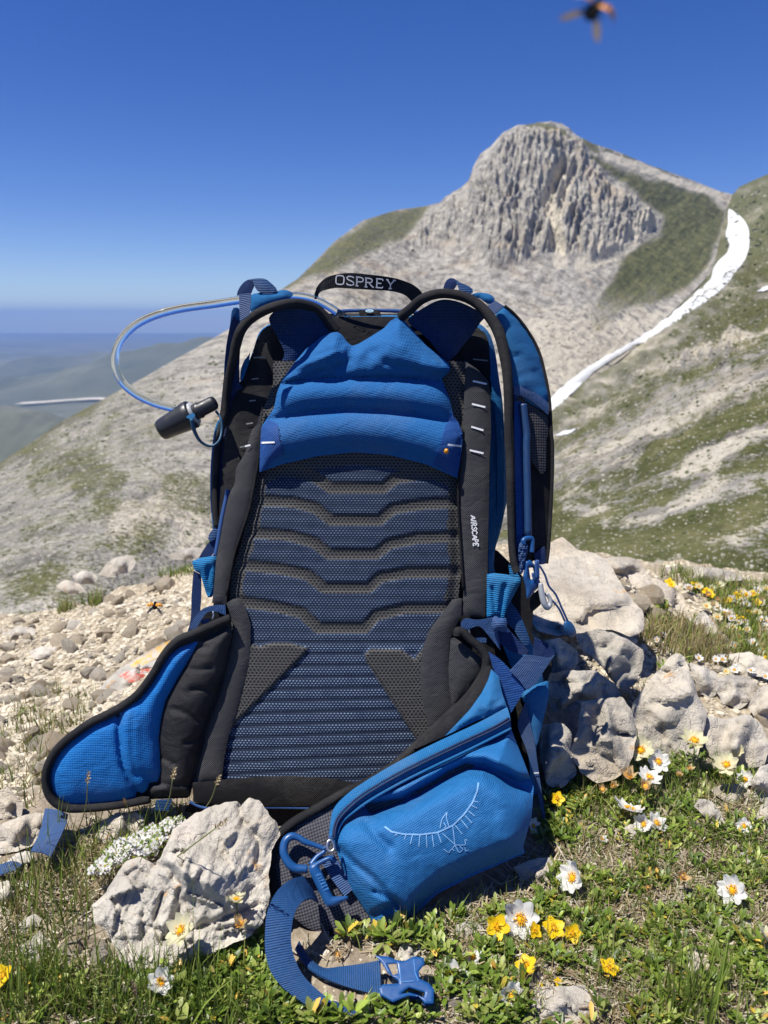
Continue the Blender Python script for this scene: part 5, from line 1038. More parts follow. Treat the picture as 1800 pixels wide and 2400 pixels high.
def rock(label, outline, lean=.8, bulge=.03, name='limestone_rock', mat=None, Yb=None, grooves=(), step=7., back=.03, seed=None, rough=1., parent=None, facets=12, group=None, strata=None):
    O = np.asarray(outline, float)[:, :2]; rid[0] += 1; g = np.random.default_rng(100 + rid[0] if seed is None else seed)
    x0, y0 = O.min(0); x1, y1 = O.max(0); cx, cy = O.mean(0); size = max(x1 - x0, y1 - y0) / 2
    if Yb is None:
        q = gpt(cx, min(y1, 2500)); Yb = q[1] if q is not None else .8
    Yt = Yb + lean * (y1 - y0) / FPX * Yb
    dep = as_dep([(cx - 50, y1, Yb), (cx + 50, y1, Yb), (cx - 50, y0, Yt), (cx + 50, y0, Yt)])
    th = np.sort(g.uniform(0, 6.28, facets)); cen = g.uniform(.05, .75, facets); sl = g.uniform(.6, 2.6, facets); tx, ty = g.uniform(-.6, .6, 2)
    nc = int(7 + size / 9); sx = g.uniform(x0, x1, nc); sy = g.uniform(y0, y1, nc); so_ = g.uniform(-1, 1, nc); sgx = g.uniform(-.5, .5, nc); sgy = g.uniform(-.5, .5, nc)
    def h(x, y, d):
        X = (x - cx) / size; Y = (y - cy) / size
        wob = fbm(v3(x * .012, y * .012, rid[0] * 3.1), 3) * .05
        pl_ = np.min([(cen[k] - (X * math.cos(th[k]) + Y * math.sin(th[k]))) * sl[k] + .35 for k in range(facets)], axis=0)
        H = np.minimum(pl_, .75 + tx * X + ty * Y) + wob
        o = 1.25 * bulge * np.clip(H, .0, 1.5) * (1 - np.exp(-d / (size * .035 + 1.5)))
        u_ = Yb / FPX
        o = o + rough * u_ * (1.5 * fbm(v3(x * .018 + .01 * y, y * .03, rid[0]), 5, gain=.5) + 1.6 * fbm(v3(x * .05, y * .08, rid[0]), 4, ridged=True)) * (1 - np.exp(-d / 8)) * min(1, size / 60)
        if size > 18:
            qx = x + 7 * fbm(v3(x * .04, y * .04, 91 + rid[0]), 3); qy = y + 7 * fbm(v3(x * .04, y * .04, 17 + rid[0]), 3)
            ci = np.argmin((qx[:, None] - sx) ** 2 + (1.8 * (qy[:, None] - sy)) ** 2, axis=1)
            o = o + u_ * (so_[ci] * 4.2 * min(1, size / 80) + sgx[ci] * (x - sx[ci]) + sgy[ci] * (y - sy[ci])) * (1 - np.exp(-d / 7))
        if strata: o = o + strata[2] * fbm(v3((x * math.cos(strata[0]) + y * math.sin(strata[0])) * strata[1] * .22, (-x * math.sin(strata[0]) + y * math.cos(strata[0])) * strata[1], 3.3), 5, ridged=True) * (1 - np.exp(-d / 10))
        for pl2, w_, dp in grooves: o = o - dp * np.exp(-(pldist(x, y, pl2) / w_) ** 2)
        return o
    On = O; On = resample(On, step, closed=True)
    nz = fbm(v3(On[:, 0] * .05, On[:, 1] * .05, rid[0]), 4); cdir = On - [cx, cy]; cdir /= np.linalg.norm(cdir, axis=1, keepdims=True)
    On = On + cdir * (nz * min(6, size * .10))[:, None]
    o = patch(name, On, dep, mat or M_ROCK, parent, h=h, step=step, smooth=False, thick=.003, back=lambda d: back * (1 - np.exp(-d / (size * .3))))
    if parent is None: tag(o, label, 'rock', group)
    return o, dep, h, On
XX = lambda p: tr('X', p)
big = rock('large pale grey boulder in the foreground, in front of the lower left of the backpack', XX([(512, 760), (590, 690), (640, 600), (700, 515), (780, 492), (850, 530), (890, 500), (960, 345), (1080, 255), (1200, 205), (1310, 182), (1340, 205), (1380, 168), (1440, 180), (1480, 230), (1540, 320), (1560, 370), (1512, 450), (1492, 600), (1500, 710), (1470, 830), (1400, 930), (1290, 980), (1080, 1060), (1000, 1120), (900, 1172), (800, 1185), (690, 1135), (640, 1010), (590, 900), (520, 860)]),
           lean=1.0, bulge=.055, back=.05, step=4.6, Yb=.562, seed=5, facets=6, rough=1.6, strata=(-1.05, .030, .0085),
           grooves=[(XX([(870, 540), (940, 560), (990, 640), (1000, 760), (960, 860), (920, 940)]), 9, .014), (XX([(1330, 215), (1350, 300), (1440, 400), (1430, 520)]), 8, .009), (XX([(660, 620), (760, 560), (830, 600)]), 5, .005),
                    (XX([(1060, 560), (1060, 660), (1120, 580)]), 10, .008), (XX([(800, 760), (790, 900), (830, 1000)]), 6, .006), (XX([(910, 960), (1060, 900), (1200, 850), (1440, 760)]), 8, .010), (XX([(700, 700), (650, 860)]), 5, .004), (XX([(1000, 640), (1020, 720), (1080, 860), (1060, 900)]), 4, .008), (XX([(1120, 530), (1020, 520), (1000, 640)]), 3.5, .006), (XX([(680, 860), (720, 1000), (700, 1100)]), 4, .006), (XX([(900, 700), (860, 850), (890, 980)]), 4, .007), (XX([(1200, 900), (1290, 880), (1430, 900)]), 5, .008), (XX([(640, 560), (780, 640), (830, 680)]), 3.5, .004)])
rock('upright grey stone at the left foot of the large foreground boulder', XX([(480, 835), (530, 850), (570, 940), (582, 1090), (545, 1180), (440, 1240), (362, 1250), (372, 1110), (415, 960)]), .6, .03, Yb=.60)
rock('flat grey stone in the foreground grass, left of the upright stone', XX([(60, 1045), (150, 960), (222, 902), (275, 970), (300, 1060), (230, 1100), (120, 1110)]), 1.2, .02)
rock('small pale stone half hidden in grass above the flat grey stone', XX([(88, 885), (140, 830), (195, 808), (232, 832), (220, 875), (120, 935)]), 1., .015)
rock('cream stone at the left edge among dry grass, below the blue webbing', XX([(-40, 640), (50, 622), (70, 680), (110, 720), (100, 790), (40, 760), (-40, 770)]), 1., .02, mat=M_WARM)
rock('rounded pale stone behind the small white flowers, under the left hip wing', XX([(520, 395), (560, 300), (640, 252), (760, 245), (805, 280), (790, 330), (700, 390), (560, 430)]), .7, .03)
rock('long layered ochre stone at the left edge beside the blue webbing', XX([(-60, 330), (60, 290), (180, 250), (250, 252), (235, 330), (180, 430), (60, 470), (-60, 480)]), .9, .035, mat=M_WARM, grooves=[(XX([(-60, 420), (80, 390), (230, 330)]), 5, .006)])
rock('upright cream stone at the left edge above the layered ochre stone', XX([(-50, 150), (40, 98), (80, 140), (130, 195), (120, 270), (40, 285), (-50, 280)]), .7, .03, mat=M_WARM)
rock('rough white stone pinning down the end of the blue webbing', XX([(38, 512), (90, 475), (145, 458), (192, 490), (150, 545), (100, 585), (45, 560)]), .9, .02)
rock('pale flat stone among grass at left, below the pinned webbing', XX([(90, 640), (180, 620), (200, 680), (160, 720), (90, 700)]), 1.2, .012)
rock('grey broken stone low in front of the large boulder', XX([(560, 1335), (600, 1250), (700, 1172), (765, 1195), (735, 1290), (660, 1350)]), 1., .02)
SX = lambda p: tr('S', p)
rock('broad pale boulder behind the backpack on the right, highest of the rock pile', SX([(250, 80), (430, 55), (520, 20), (600, 90), (700, 112), (765, 150), (850, 290), (905, 370), (962, 430), (972, 540), (890, 575), (800, 535), (720, 535), (620, 565), (480, 565), (380, 545), (330, 470), (260, 300)]), 2.3, .045, mat=M_WARM, Yb=1.12, step=9, back=.08,
     grooves=[(SX([(400, 440), (620, 500), (960, 530)]), 6, .006), (SX([(700, 380), (830, 400), (890, 520)]), 5, .006)])
rock('round grey boulder right of the backpack, just below the hanging blue cord toggle', SX([(590, 560), (720, 530), (850, 570), (962, 642), (972, 700), (932, 820), (872, 882), (830, 862), (780, 800), (700, 700), (620, 640)]), .7, .045, Yb=1.0, back=.06)
rock('grey stone wedged in shade just right of the compression straps', SX([(390, 600), (500, 580), (600, 650), (605, 720), (540, 795), (440, 770), (380, 700)]), .6, .03, Yb=.98)
rock('dark shaded stone between the pack and the round grey boulder', SX([(440, 780), (560, 760), (700, 760), (800, 830), (850, 900), (720, 925), (600, 920), (480, 1000), (420, 900)]), .6, .03, Yb=.93)
rock('tall pale rock crossed by the shadow of the cord toggle', SX([(625, 935), (720, 918), (850, 905), (902, 980), (932, 1100), (918, 1200), (885, 1310), (800, 1370), (710, 1390), (622, 1330), (558, 1220), (600, 1080)]), .8, .04, mat=M_WARM, Yb=.83)
rock('triangular pinkish grey rock standing point up right of the pack', SX([(1110, 685), (1150, 662), (1192, 680), (1232, 780), (1272, 900), (1322, 1000), (1312, 1060), (1282, 1180), (1262, 1290), (1100, 1262), (1000, 1242), (940, 1130), (902, 960), (960, 870), (1040, 770)]), .85, .05, Yb=.90, mat=M_WARM)
rock('small knobbly stone beside the triangular rock', SX([(1222, 722), (1300, 740), (1372, 770), (1392, 830), (1372, 900), (1330, 920), (1272, 880), (1240, 790)]), .7, .03)
rock('split grey stone second right of the triangular rock', SX([(1382, 800), (1460, 785), (1540, 792), (1602, 832), (1562, 930), (1500, 982), (1400, 940), (1368, 870)]), .8, .03, grooves=[(SX([(1390, 880), (1540, 860)]), 5, .006)])
rock('broad whitish boulder below the split stone, behind the tall cream flowers', SX([(1302, 1010), (1430, 1032), (1540, 1000), (1622, 1062), (1670, 1180), (1640, 1290), (1500, 1312), (1335, 1242), (1302, 1140)]), .8, .045)
rock('cream stone cut by the right edge of the photo, beside the split stone', SX([(1545, 965), (1602, 862), (1690, 830), (1740, 960), (1680, 1050), (1600, 1040)]), .8, .035, mat=M_WARM)
rock('flat cream stone in the greenery under the broad whitish boulder', SX([(1335, 1425), (1400, 1395), (1482, 1388), (1602, 1452), (1592, 1522), (1450, 1512)]), 1.2, .02, mat=M_WARM)
rock('pale boulder at the right edge above the flat cream stone', SX([(1560, 1385), (1610, 1300), (1700, 1260), (1760, 1400), (1700, 1520), (1610, 1490)]), .8, .03)
KX = lambda p: tr('K', p)
rock('slanting grey stone half sunk in leaves, right of the flower clump', KX([(1012, 882), (1052, 820), (1130, 825), (1185, 845), (1250, 940), (1302, 1062), (1282, 1112), (1150, 1012), (1080, 940)]), 1., .02)
rock('cream stone at right edge behind the small yellow buds', KX([(1530, 1000), (1600, 880), (1700, 800), (1760, 900), (1700, 1060), (1600, 1080)]), 1., .03, mat=M_WARM)
rock('shaded stone close against the right side of the hip pocket', SX([(400, 1065), (520, 1050), (572, 1120), (562, 1200), (600, 1330), (520, 1420), (430, 1400), (392, 1250)]), .7, .03, Yb=.83)
rock('ochre block beyond the broad pale boulder', SX([(880, 230), (960, 215), (1032, 245), (1100, 290), (1152, 310), (1190, 350), (1232, 480), (1100, 490), (960, 440), (920, 355)]), .9, .05, mat=M_WARM, Yb=1.5, grooves=[(SX([(1020, 250), (1060, 360)]), 4, .012), (SX([(1150, 320), (1130, 460)]), 4, .012)])
rock('grey slab sloping down right behind the flower patch', SX([(1232, 482), (1300, 425), (1392, 540), (1452, 600), (1422, 642), (1300, 565)]), .9, .03, Yb=1.4)
rock('pale crest stone against the green slope, right of the broad boulder', SX([(730, 150), (800, 130), (900, 135), (960, 160), (990, 230), (900, 260), (800, 240)]), .9, .05, Yb=1.7)
rock('long low crest stone above the yellow flowers', SX([(1080, 192), (1180, 178), (1260, 182), (1400, 195), (1502, 222), (1524, 262), (1300, 270), (1120, 240)]), .9, .05, Yb=1.95)
rock('flat tawny stone behind the split grey stone', SX([(1440, 672), (1560, 658), (1670, 712), (1680, 800), (1540, 792), (1450, 722)]), 1.2, .03, mat=M_WARM)
OX = lambda p: tr('O', p)
rock('smooth white stone with grass blades leaning across it at lower right', OX([(838, 1195), (900, 1112), (1020, 1108), (1100, 1222), (1162, 1422), (1142, 1552), (980, 1562), (902, 1402), (858, 1290)]), 1.2, .016)
MX = lambda p: tr('M', p)
rock('squarish flat grey stone on the ground below the yellow flowers', MX([(640, 1180), (680, 1152), (900, 1152), (1190, 1138), (1272, 1222), (1302, 1440), (1250, 1480), (900, 1500), (700, 1480), (636, 1290)]), 1.1, .018)
rock('pale stone cut by the bottom edge of the photo', OX([(470, 1890), (560, 1832), (700, 1825), (850, 1840), (930, 1880), (850, 1960), (560, 1960)]), 1.2, .015)
rock('rough white stone in the leaves at right, above the open white flower', OX([(1388, 205), (1510, 162), (1605, 300), (1560, 385), (1450, 422), (1350, 285)]), 1.1, .02)
rock('beige stone under the open white flower at right', OX([(1305, 885), (1380, 805), (1500, 800), (1600, 865), (1560, 965), (1440, 1022), (1330, 980)]), 1.2, .016, mat=M_WARM)
rock('pale pointed stone below the beige stone near right edge', OX([(1420, 1122), (1502, 1048), (1580, 1150), (1620, 1262), (1520, 1310), (1450, 1240)]), 1.2, .016)
rock('white stone cut by the right edge low down', OX([(1600, 1290), (1670, 1240), (1760, 1260), (1780, 1400), (1640, 1370)]), 1.2, .016)
rock('stone in the deep shade under the hip pocket', MX([(560, 120), (700, 62), (880, 32), (922, 150), (932, 300), (820, 332), (640, 232)]), 1., .02)
rock('second shaded stone under the hip pocket, lower left', MX([(60, 620), (180, 585), (300, 620), (330, 720), (200, 790), (60, 740)]), 1., .02)
GX = lambda p: tr('G', p)
rock('pale broken stone behind the waist buckle', GX([(1128, 1285), (1180, 1150), (1262, 1092), (1332, 1122), (1352, 1202), (1292, 1275), (1222, 1300)]), 1., .016)
rock('white crumbly lump among fallen petals at right', KX([(380, 1090), (460, 1040), (560, 1050), (580, 1130), (520, 1200), (440, 1180)]), 1., .016)
EX = lambda p: tr('E', p)
pr_, pdep, ph, pO = rock('trail rock painted with a red and a yellow waymark, beside the left hip wing', EX([(440, 960), (380, 860), (480, 740), (560, 650), (660, 560), (800, 470), (1000, 350), (1120, 310), (1100, 480), (1000, 650), (850, 800), (700, 900), (560, 960)]), 1.1, .05, Yb=1.30, step=7, back=.06)
pd2 = lambda x, y: pdep(x, y)
def paint(name, poly, c):
    m = plain(name + '_colour', c, .7)
    nm, t_ = newmat(name + '_worn'); co = objco(t_); n = t_.noise(co, 60, 5, .7)
    t_.put(t_.mix(t_.rng(n, .42, .60, 0, .95), c, (.46, .43, .38)), t_.b['Base Color']); t_.b['Roughness'].default_value = .8
    v2, f = cdt(resample(np.asarray(poly), 5, closed=True), 5.); x, y = v2.T; r = rays(x, y); L = np.linalg.norm(r, axis=1)
    P = CAM + r * (pdep(x, y) - (ph(x, y, pldist(x, y, pO, True)) + .0012) / L)[:, None]
    return obj(name, mesh_np(name, P, f), nm, pr_)
paint('yellow_waymark', EX([(740, 530), (850, 450), (960, 385), (1060, 330), (1070, 400), (960, 470), (830, 535), (770, 545)]), (.62, .36, .05))
paint('white_waymark', EX([(800, 545), (960, 475), (1060, 410), (1000, 500), (930, 540), (820, 560), (720, 590)]), (.52, .50, .45))
paint('red_waymark', EX([(655, 612), (690, 580), (820, 562), (935, 542), (985, 520), (930, 640), (850, 665), (790, 655), (740, 665), (700, 630)]), (.45, .085, .05))
rock('large grey ridged boulder lying on the trail at left', EX([(170, 360), (190, 290), (232, 210), (330, 172), (400, 185), (482, 180), (600, 232), (642, 290), (560, 312), (420, 345), (300, 400)]), 1., .05, Yb=1.95)
rock('pale boulder on the trail right of the ridged grey boulder', EX([(600, 350), (640, 290), (740, 262), (850, 280), (900, 340), (860, 390), (740, 400), (640, 390)]), 1., .045, Yb=1.85)
rock('low light stone right of the two trail boulders', EX([(900, 300), (960, 230), (1060, 235), (1150, 280), (1120, 320), (1000, 350)]), 1., .04, Yb=1.9, mat=M_WARM)
rock('pale stone at the left edge of the trail', EX([(-260, 280), (-120, 225), (0, 232), (10, 300), (-80, 330), (-200, 330)]), 1., .045, Yb=1.95)
rock('grey stone lying below the ridged boulder on the trail', EX([(-40, 420), (60, 380), (180, 390), (200, 450), (100, 480), (0, 480)]), 1., .04, Yb=1.75)
rock('upright pale crest stone left of the pack, against the far slope', tr('Q', [(640, 1790), (690, 1715), (760, 1672), (860, 1662), (885, 1710), (840, 1770), (740, 1810)]), .8, .07, Yb=2.45)
rock('small pale crest stone touching the upright crest stone on its left', tr('Q', [(470, 1800), (530, 1762), (600, 1770), (640, 1810), (620, 1850), (500, 1850)]), .8, .05, Yb=2.44)
rock('flat pale crest stone just left of the pack', tr('Q', [(1090, 1660), (1180, 1620), (1290, 1610), (1330, 1650), (1250, 1690), (1120, 1690)]), .8, .06, Yb=2.5)
rock('low cream crest stone left of the upright one', tr('Q', [(360, 1860), (430, 1820), (520, 1850), (560, 1900), (440, 1920)]), .8, .05, Yb=2.4, mat=M_WARM)
# ---- loose stones of the trail: one shape each of eight, copied
def ico(sub):
    bm = bmesh.new(); bmesh.ops.create_icosphere(bm, subdivisions=sub, radius=1); V = np.array([v.co[:] for v in bm.verts]); F = np.array([[v.index for v in f.verts] for f in bm.faces]); bm.free(); return V, F
def stone_mesh(seed, sub=2):
    V, F = ico(sub); g = np.random.default_rng(seed)
    V = V * [1, g.uniform(.65, .95), g.uniform(.45, .75)]
    for k in range(9):
        n = g.normal(size=3); n /= np.linalg.norm(n); d = g.uniform(.35, .62); V = V - np.maximum(V @ n - d, 0)[:, None] * n
    V = V + fbm(V * 2.2 + seed, 3)[:, None] * V * .10
    return mesh_np('stone', V, F, smooth=False)
protos = []
for k in range(10):
    me = stone_mesh(50 + k); me.materials.append([M_TRAIL, M_WARM][k % 3 == 1]); protos.append(me)
def sample(poly, n, g):
    poly = np.asarray(poly, float); x0, y0 = poly.min(0); x1, y1 = poly.max(0); o = np.zeros((0, 2))
    while len(o) < n:
        q = np.c_[g.uniform(x0, x1, 2 * n), g.uniform(y0, y1, 2 * n)]; o = np.concatenate([o, q[inside(q[:, 0], q[:, 1], poly)]])
    return o[:n]
TRAIL = [(-60, 1425), (120, 1440), (300, 1425), (440, 1385), (465, 1440), (400, 1520), (330, 1600), (270, 1680), (190, 1730), (110, 1800), (70, 1880), (-60, 1900)]
g = np.random.default_rng(21); n_st = 0
def put_stones(poly, n, smin, smax, label, group, g, sink=.25):
    for x, y in sample(poly, n, g):
        p = gpt(x, y)
        if p is None: continue
        s = smin * (smax / smin) ** (g.random() ** 1.6)
        o = obj('trail_stone', protos[g.integers(10)]); tag(o, label, 'stone', group)
        o.location = Vector(p) + Vector((0, 0, s * .3 - s * sink)); o.scale = (s, s, s * g.uniform(.7, 1.1)); o.rotation_euler = (g.uniform(-.4, .4), g.uniform(-.4, .4), g.uniform(0, 6.28))
put_stones(TRAIL, 235, .010, .042, 'small pale angular stone lying loose on the trail left of the backpack', 'loose stones on the trail', g)
put_stones([(1290, 1330), (1420, 1330), (1800, 1350), (1800, 1420), (1500, 1460), (1420, 1400)], 30, .015, .05, 'pale stone lying on the crest behind the boulders right of the pack', 'stones along the right crest', g)
put_stones([(0, 1400), (120, 1405), (260, 1395), (420, 1330), (440, 1360), (300, 1412), (120, 1425), (0, 1420)], 28, .02, .055, 'pale stone on the skyline edge of the trail left of the pack', 'stones along the left crest', g)
put_stones([(1330, 1480), (1480, 1520), (1560, 1560), (1790, 1620), (1790, 1700), (1420, 1560)], 14, .012, .03, 'small stone in a gap between the rocks right of the pack', 'small stones between the right rocks', g)
put_stones([(1000, 2260), (1300, 2230), (1420, 1900), (1500, 1850), (1800, 1880), (1800, 2400), (1000, 2400)], 34, .005, .017, 'small pale stone half hidden among the leaves at lower right', 'small stones in the leaf carpet', g)
put_stones([(0, 1960), (180, 1980), (330, 1960), (220, 2180), (330, 2330), (0, 2330)], 26, .006, .022, 'small pale stone among the grass left of the large boulder', 'small stones in the left grass', g)
def joined(name, mats, xf, mesh, label=None):
    """many tiny copies joined into one mesh; xf = list of (loc, scale3, rotz, tiltx)"""
    V0, F0 = mesh; V = []; F = []; k = 0
    for loc, s, rz, tx in xf:
        c, s_ = math.cos(rz), math.sin(rz); ct, st = math.cos(tx), math.sin(tx)
        v = V0 * s; v = v @ np.array([[1, 0, 0], [0, ct, st], [0, -st, ct]]); v = v @ np.array([[c, s_, 0], [-s_, c, 0], [0, 0, 1]])
        V.append(v + loc); F.append(F0 + k); k += len(V0)
    return mesh_np(name, np.concatenate(V), np.concatenate(F), smooth=False)
V0, F0 = ico(1)
V0 = V0 * (1 + .25 * np.random.default_rng(2).normal(size=(len(V0), 1)) * .6)
xf = []
for poly, n, a, b in ((TRAIL, 5200, .003, .013), ([(1290, 1300), (1800, 1340), (1800, 1700), (1330, 1640)], 1300, .003, .011), ([(0, 1880), (450, 1880), (600, 2400), (0, 2400)], 500, .002, .007), ([(640, 2230), (1300, 2200), (1800, 1850), (1800, 2400), (640, 2400)], 900, .0015, .005), ([(440, 1380), (0, 1400), (0, 1440), (440, 1420)], 500, .004, .014)):
    for x, y in sample(poly, n, g):
        p = gpt(x, y)
        if p is not None: s = a * (b / a) ** (g.random() ** 2); xf.append((p, np.array([s, s * g.uniform(.6, 1), s * g.uniform(.4, .8)]), g.uniform(0, 6.28), g.uniform(-.5, .5)))
m, t = newmat('gravel_stone'); co = objco(t); n_ = t.voro(co, 55, 'F1', 'Color'); bw_ = t.new('RGBToBW'); t.link(n_, bw_.inputs[0])
t.put(t.mix(t.rng(t.noise(co, 300, 3), .4, .7, 0, .4), t.ramp(bw_.outputs[0], [(.2, (.33, .285, .21)), (.5, (.51, .45, .335)), (.8, (.64, .575, .45))]), (.3, .27, .23)), t.b['Base Color']); t.b['Roughness'].default_value = .95
tag(obj('gravel', joined('gravel', None, xf, (V0, F0)), m), kind='stuff')
# ================================================================== GRASS, LEAVES, FLOWERS
def leaf_mat(name, rough=.5, trans=.25, spec=.4):
    m, t = newmat(name); a = t.new('Attribute'); a.attribute_name = 'Col'
    t.put(a.outputs['Color'], t.b['Base Color']); t.b['Roughness'].default_value = rough; t.b['Specular IOR Level'].default_value = spec
    tr_ = t.new('BsdfTranslucent'); t.link(a.outputs['Color'], tr_.inputs[0]); mx = t.new('MixShader'); mx.inputs[0].default_value = trans
    t.link(t.bs, mx.inputs[1]); t.link(tr_.outputs[0], mx.inputs[2]); t.link(mx.outputs[0], t.o[0])
    return m
M_LEAF = leaf_mat('leaf', .42, .3, .5); M_BLADE = leaf_mat('grass_blade', .5, .3); M_DRY = leaf_mat('dry_litter', .8, .15, .2)
def blades(name, spots, hmin, hmax, wmm, cols, g, lean=.5, seg=5, curl=1.0):
    """one joined mesh of tapering, bending blades"""
    B = np.array([p for p in spots]); n = len(B); hgt = g.uniform(hmin, hmax, n) * g.uniform(.6, 1, n); az = g.uniform(0, 6.28, n); ln = np.abs(g.normal(0, lean, n)) + .1
    s = np.linspace(0, 1, seg); ang = ln[:, None] * (.35 + curl * s[None] * 1.2); dl = hgt[:, None] / (seg - 1)
    r = np.concatenate([np.zeros((n, 1)), np.cumsum(np.sin(ang[:, :-1]) * dl, 1)], 1); z = np.concatenate([np.zeros((n, 1)), np.cumsum(np.cos(ang[:, :-1]) * dl, 1)], 1)
    cx, sx = np.cos(az)[:, None], np.sin(az)[:, None]; C = B[:, None] + np.stack([r * cx, r * sx, z - .004], -1)
    fz = az + g.uniform(-.9, .9, n); wv = np.stack([-np.sin(fz), np.cos(fz), g.uniform(-.2, .2, n)], -1)[:, None] * (wmm * g.uniform(.6, 1.3, n))[:, None, None] * (1 - s ** 1.6 * .92)[None, :, None]
    V = np.stack([C - wv, C + wv], 2).reshape(-1, 3); q = np.arange(seg - 1) * 2
    f = np.stack([q, q + 1, q + 3, q + 2], -1); F = (f[None] + (np.arange(n) * seg * 2)[:, None, None]).reshape(-1, 4)
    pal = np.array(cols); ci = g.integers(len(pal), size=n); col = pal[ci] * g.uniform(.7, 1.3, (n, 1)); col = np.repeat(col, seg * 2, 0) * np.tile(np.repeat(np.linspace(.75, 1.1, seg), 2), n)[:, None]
    return mesh_np(name, V, F, col=col)
GREEN = [(.16, .225, .03), (.21, .28, .045), (.12, .18, .026), (.26, .30, .08)]; STRAW = [(.36, .29, .13), (.42, .35, .19), (.28, .22, .10)]
g = np.random.default_rng(4)
BARE = [tr('G', [(480, 1200), (1000, 1200), (1420, 1230), (1500, 1480), (1480, 1700), (1000, 1700), (700, 1600), (380, 1480), (380, 1250)]), tr('G', [(-40, 560), (330, 520), (420, 800), (300, 1200), (420, 1400), (800, 1650), (820, 1800), (420, 1800), (-40, 1350)])]
BARE += [tr('X', [(500, 760), (600, 690), (700, 510), (870, 500), (960, 345), (1310, 180), (1560, 370), (1490, 720), (1400, 960), (1000, 1130), (820, 1190), (640, 1100)]), tr('X', [(470, 830), (540, 845), (590, 1000), (545, 1190), (360, 1250), (400, 960)]), tr('X', [(60, 1045), (222, 902), (300, 1060), (120, 1110)])]
BARE += [tr('O', [(838, 1195), (900, 1112), (1020, 1108), (1100, 1222), (1162, 1422), (1142, 1552), (980, 1562), (858, 1290)]), tr('M', [(640, 1180), (1190, 1138), (1302, 1440), (1250, 1500), (700, 1500)])]
def spots(poly, n, clump=0, g=g, spread=.012, patchy=None):
    o = []
    Q = sample(poly, n if not clump else max(1, n // clump), g)
    for b_ in BARE: Q = Q[~inside(Q[:, 0], Q[:, 1], b_)]
    if patchy is not None: Q = Q[fbm(v3(Q[:, 0] * .011, Q[:, 1] * .016, 4.4), 3) > patchy]
    for x, y in Q:
        p = gpt(x, y)
        if p is None: continue
        if not clump: o.append(p)
        else:
            for k in range(clump):
                d = g.normal(0, spread, 2); o.append(p + [d[0], d[1], 0])
    return o
def grass(label_less, *a, **k): return tag(obj('grass', blades('grass', *a, **k), M_BLADE), kind='stuff')
LG = [(-40, 2060), (120, 2040), (180, 1960), (330, 1900), (420, 1890), (430, 1960), (290, 2060), (220, 2120), (150, 2200), (140, 2330), (260, 2330), (330, 2400), (-40, 2420)]
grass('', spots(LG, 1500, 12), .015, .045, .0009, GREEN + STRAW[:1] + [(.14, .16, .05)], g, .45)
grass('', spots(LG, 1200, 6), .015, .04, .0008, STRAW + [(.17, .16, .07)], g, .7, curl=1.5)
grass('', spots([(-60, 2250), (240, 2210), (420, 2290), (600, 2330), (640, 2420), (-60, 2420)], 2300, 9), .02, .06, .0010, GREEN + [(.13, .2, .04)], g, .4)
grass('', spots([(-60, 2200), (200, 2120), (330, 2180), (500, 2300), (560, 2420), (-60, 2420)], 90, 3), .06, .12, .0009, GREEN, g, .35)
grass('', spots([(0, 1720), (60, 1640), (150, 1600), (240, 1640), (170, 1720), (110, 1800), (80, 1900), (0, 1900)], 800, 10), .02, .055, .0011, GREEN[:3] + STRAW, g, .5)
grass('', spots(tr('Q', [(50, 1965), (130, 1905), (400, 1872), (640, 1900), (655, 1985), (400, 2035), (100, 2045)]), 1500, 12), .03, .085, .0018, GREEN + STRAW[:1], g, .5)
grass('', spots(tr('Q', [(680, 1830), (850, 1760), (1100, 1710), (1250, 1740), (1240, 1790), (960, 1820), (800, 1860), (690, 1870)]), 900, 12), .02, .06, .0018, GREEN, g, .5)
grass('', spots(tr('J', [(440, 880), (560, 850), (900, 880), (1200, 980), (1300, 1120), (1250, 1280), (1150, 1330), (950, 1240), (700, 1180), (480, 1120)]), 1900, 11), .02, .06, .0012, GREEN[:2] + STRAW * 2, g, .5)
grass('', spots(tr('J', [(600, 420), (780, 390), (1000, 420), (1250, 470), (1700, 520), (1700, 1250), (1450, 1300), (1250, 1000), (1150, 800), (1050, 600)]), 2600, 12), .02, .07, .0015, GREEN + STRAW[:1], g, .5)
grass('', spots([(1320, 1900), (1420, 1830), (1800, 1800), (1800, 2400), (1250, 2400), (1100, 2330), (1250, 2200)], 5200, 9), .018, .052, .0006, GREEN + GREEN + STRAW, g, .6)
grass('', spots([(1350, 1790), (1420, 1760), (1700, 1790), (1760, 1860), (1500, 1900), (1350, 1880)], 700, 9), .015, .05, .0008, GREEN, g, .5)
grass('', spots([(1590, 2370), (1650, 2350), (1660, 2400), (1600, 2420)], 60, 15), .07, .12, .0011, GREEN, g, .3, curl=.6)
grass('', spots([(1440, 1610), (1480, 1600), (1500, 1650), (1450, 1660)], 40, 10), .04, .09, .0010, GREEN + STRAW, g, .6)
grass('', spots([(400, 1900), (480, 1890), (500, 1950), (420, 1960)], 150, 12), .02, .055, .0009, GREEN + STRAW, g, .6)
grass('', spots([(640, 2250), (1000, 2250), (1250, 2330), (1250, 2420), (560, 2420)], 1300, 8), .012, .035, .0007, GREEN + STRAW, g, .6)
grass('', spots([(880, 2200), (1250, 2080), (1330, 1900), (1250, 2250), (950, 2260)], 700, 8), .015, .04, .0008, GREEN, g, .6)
grass('', spots([(20, 2080), (150, 1980), (300, 1930), (390, 1950), (300, 2060), (210, 2130), (120, 2230), (20, 2200)], 330, 9), .04, .085, .0009, GREEN + STRAW[:1], g, .45)
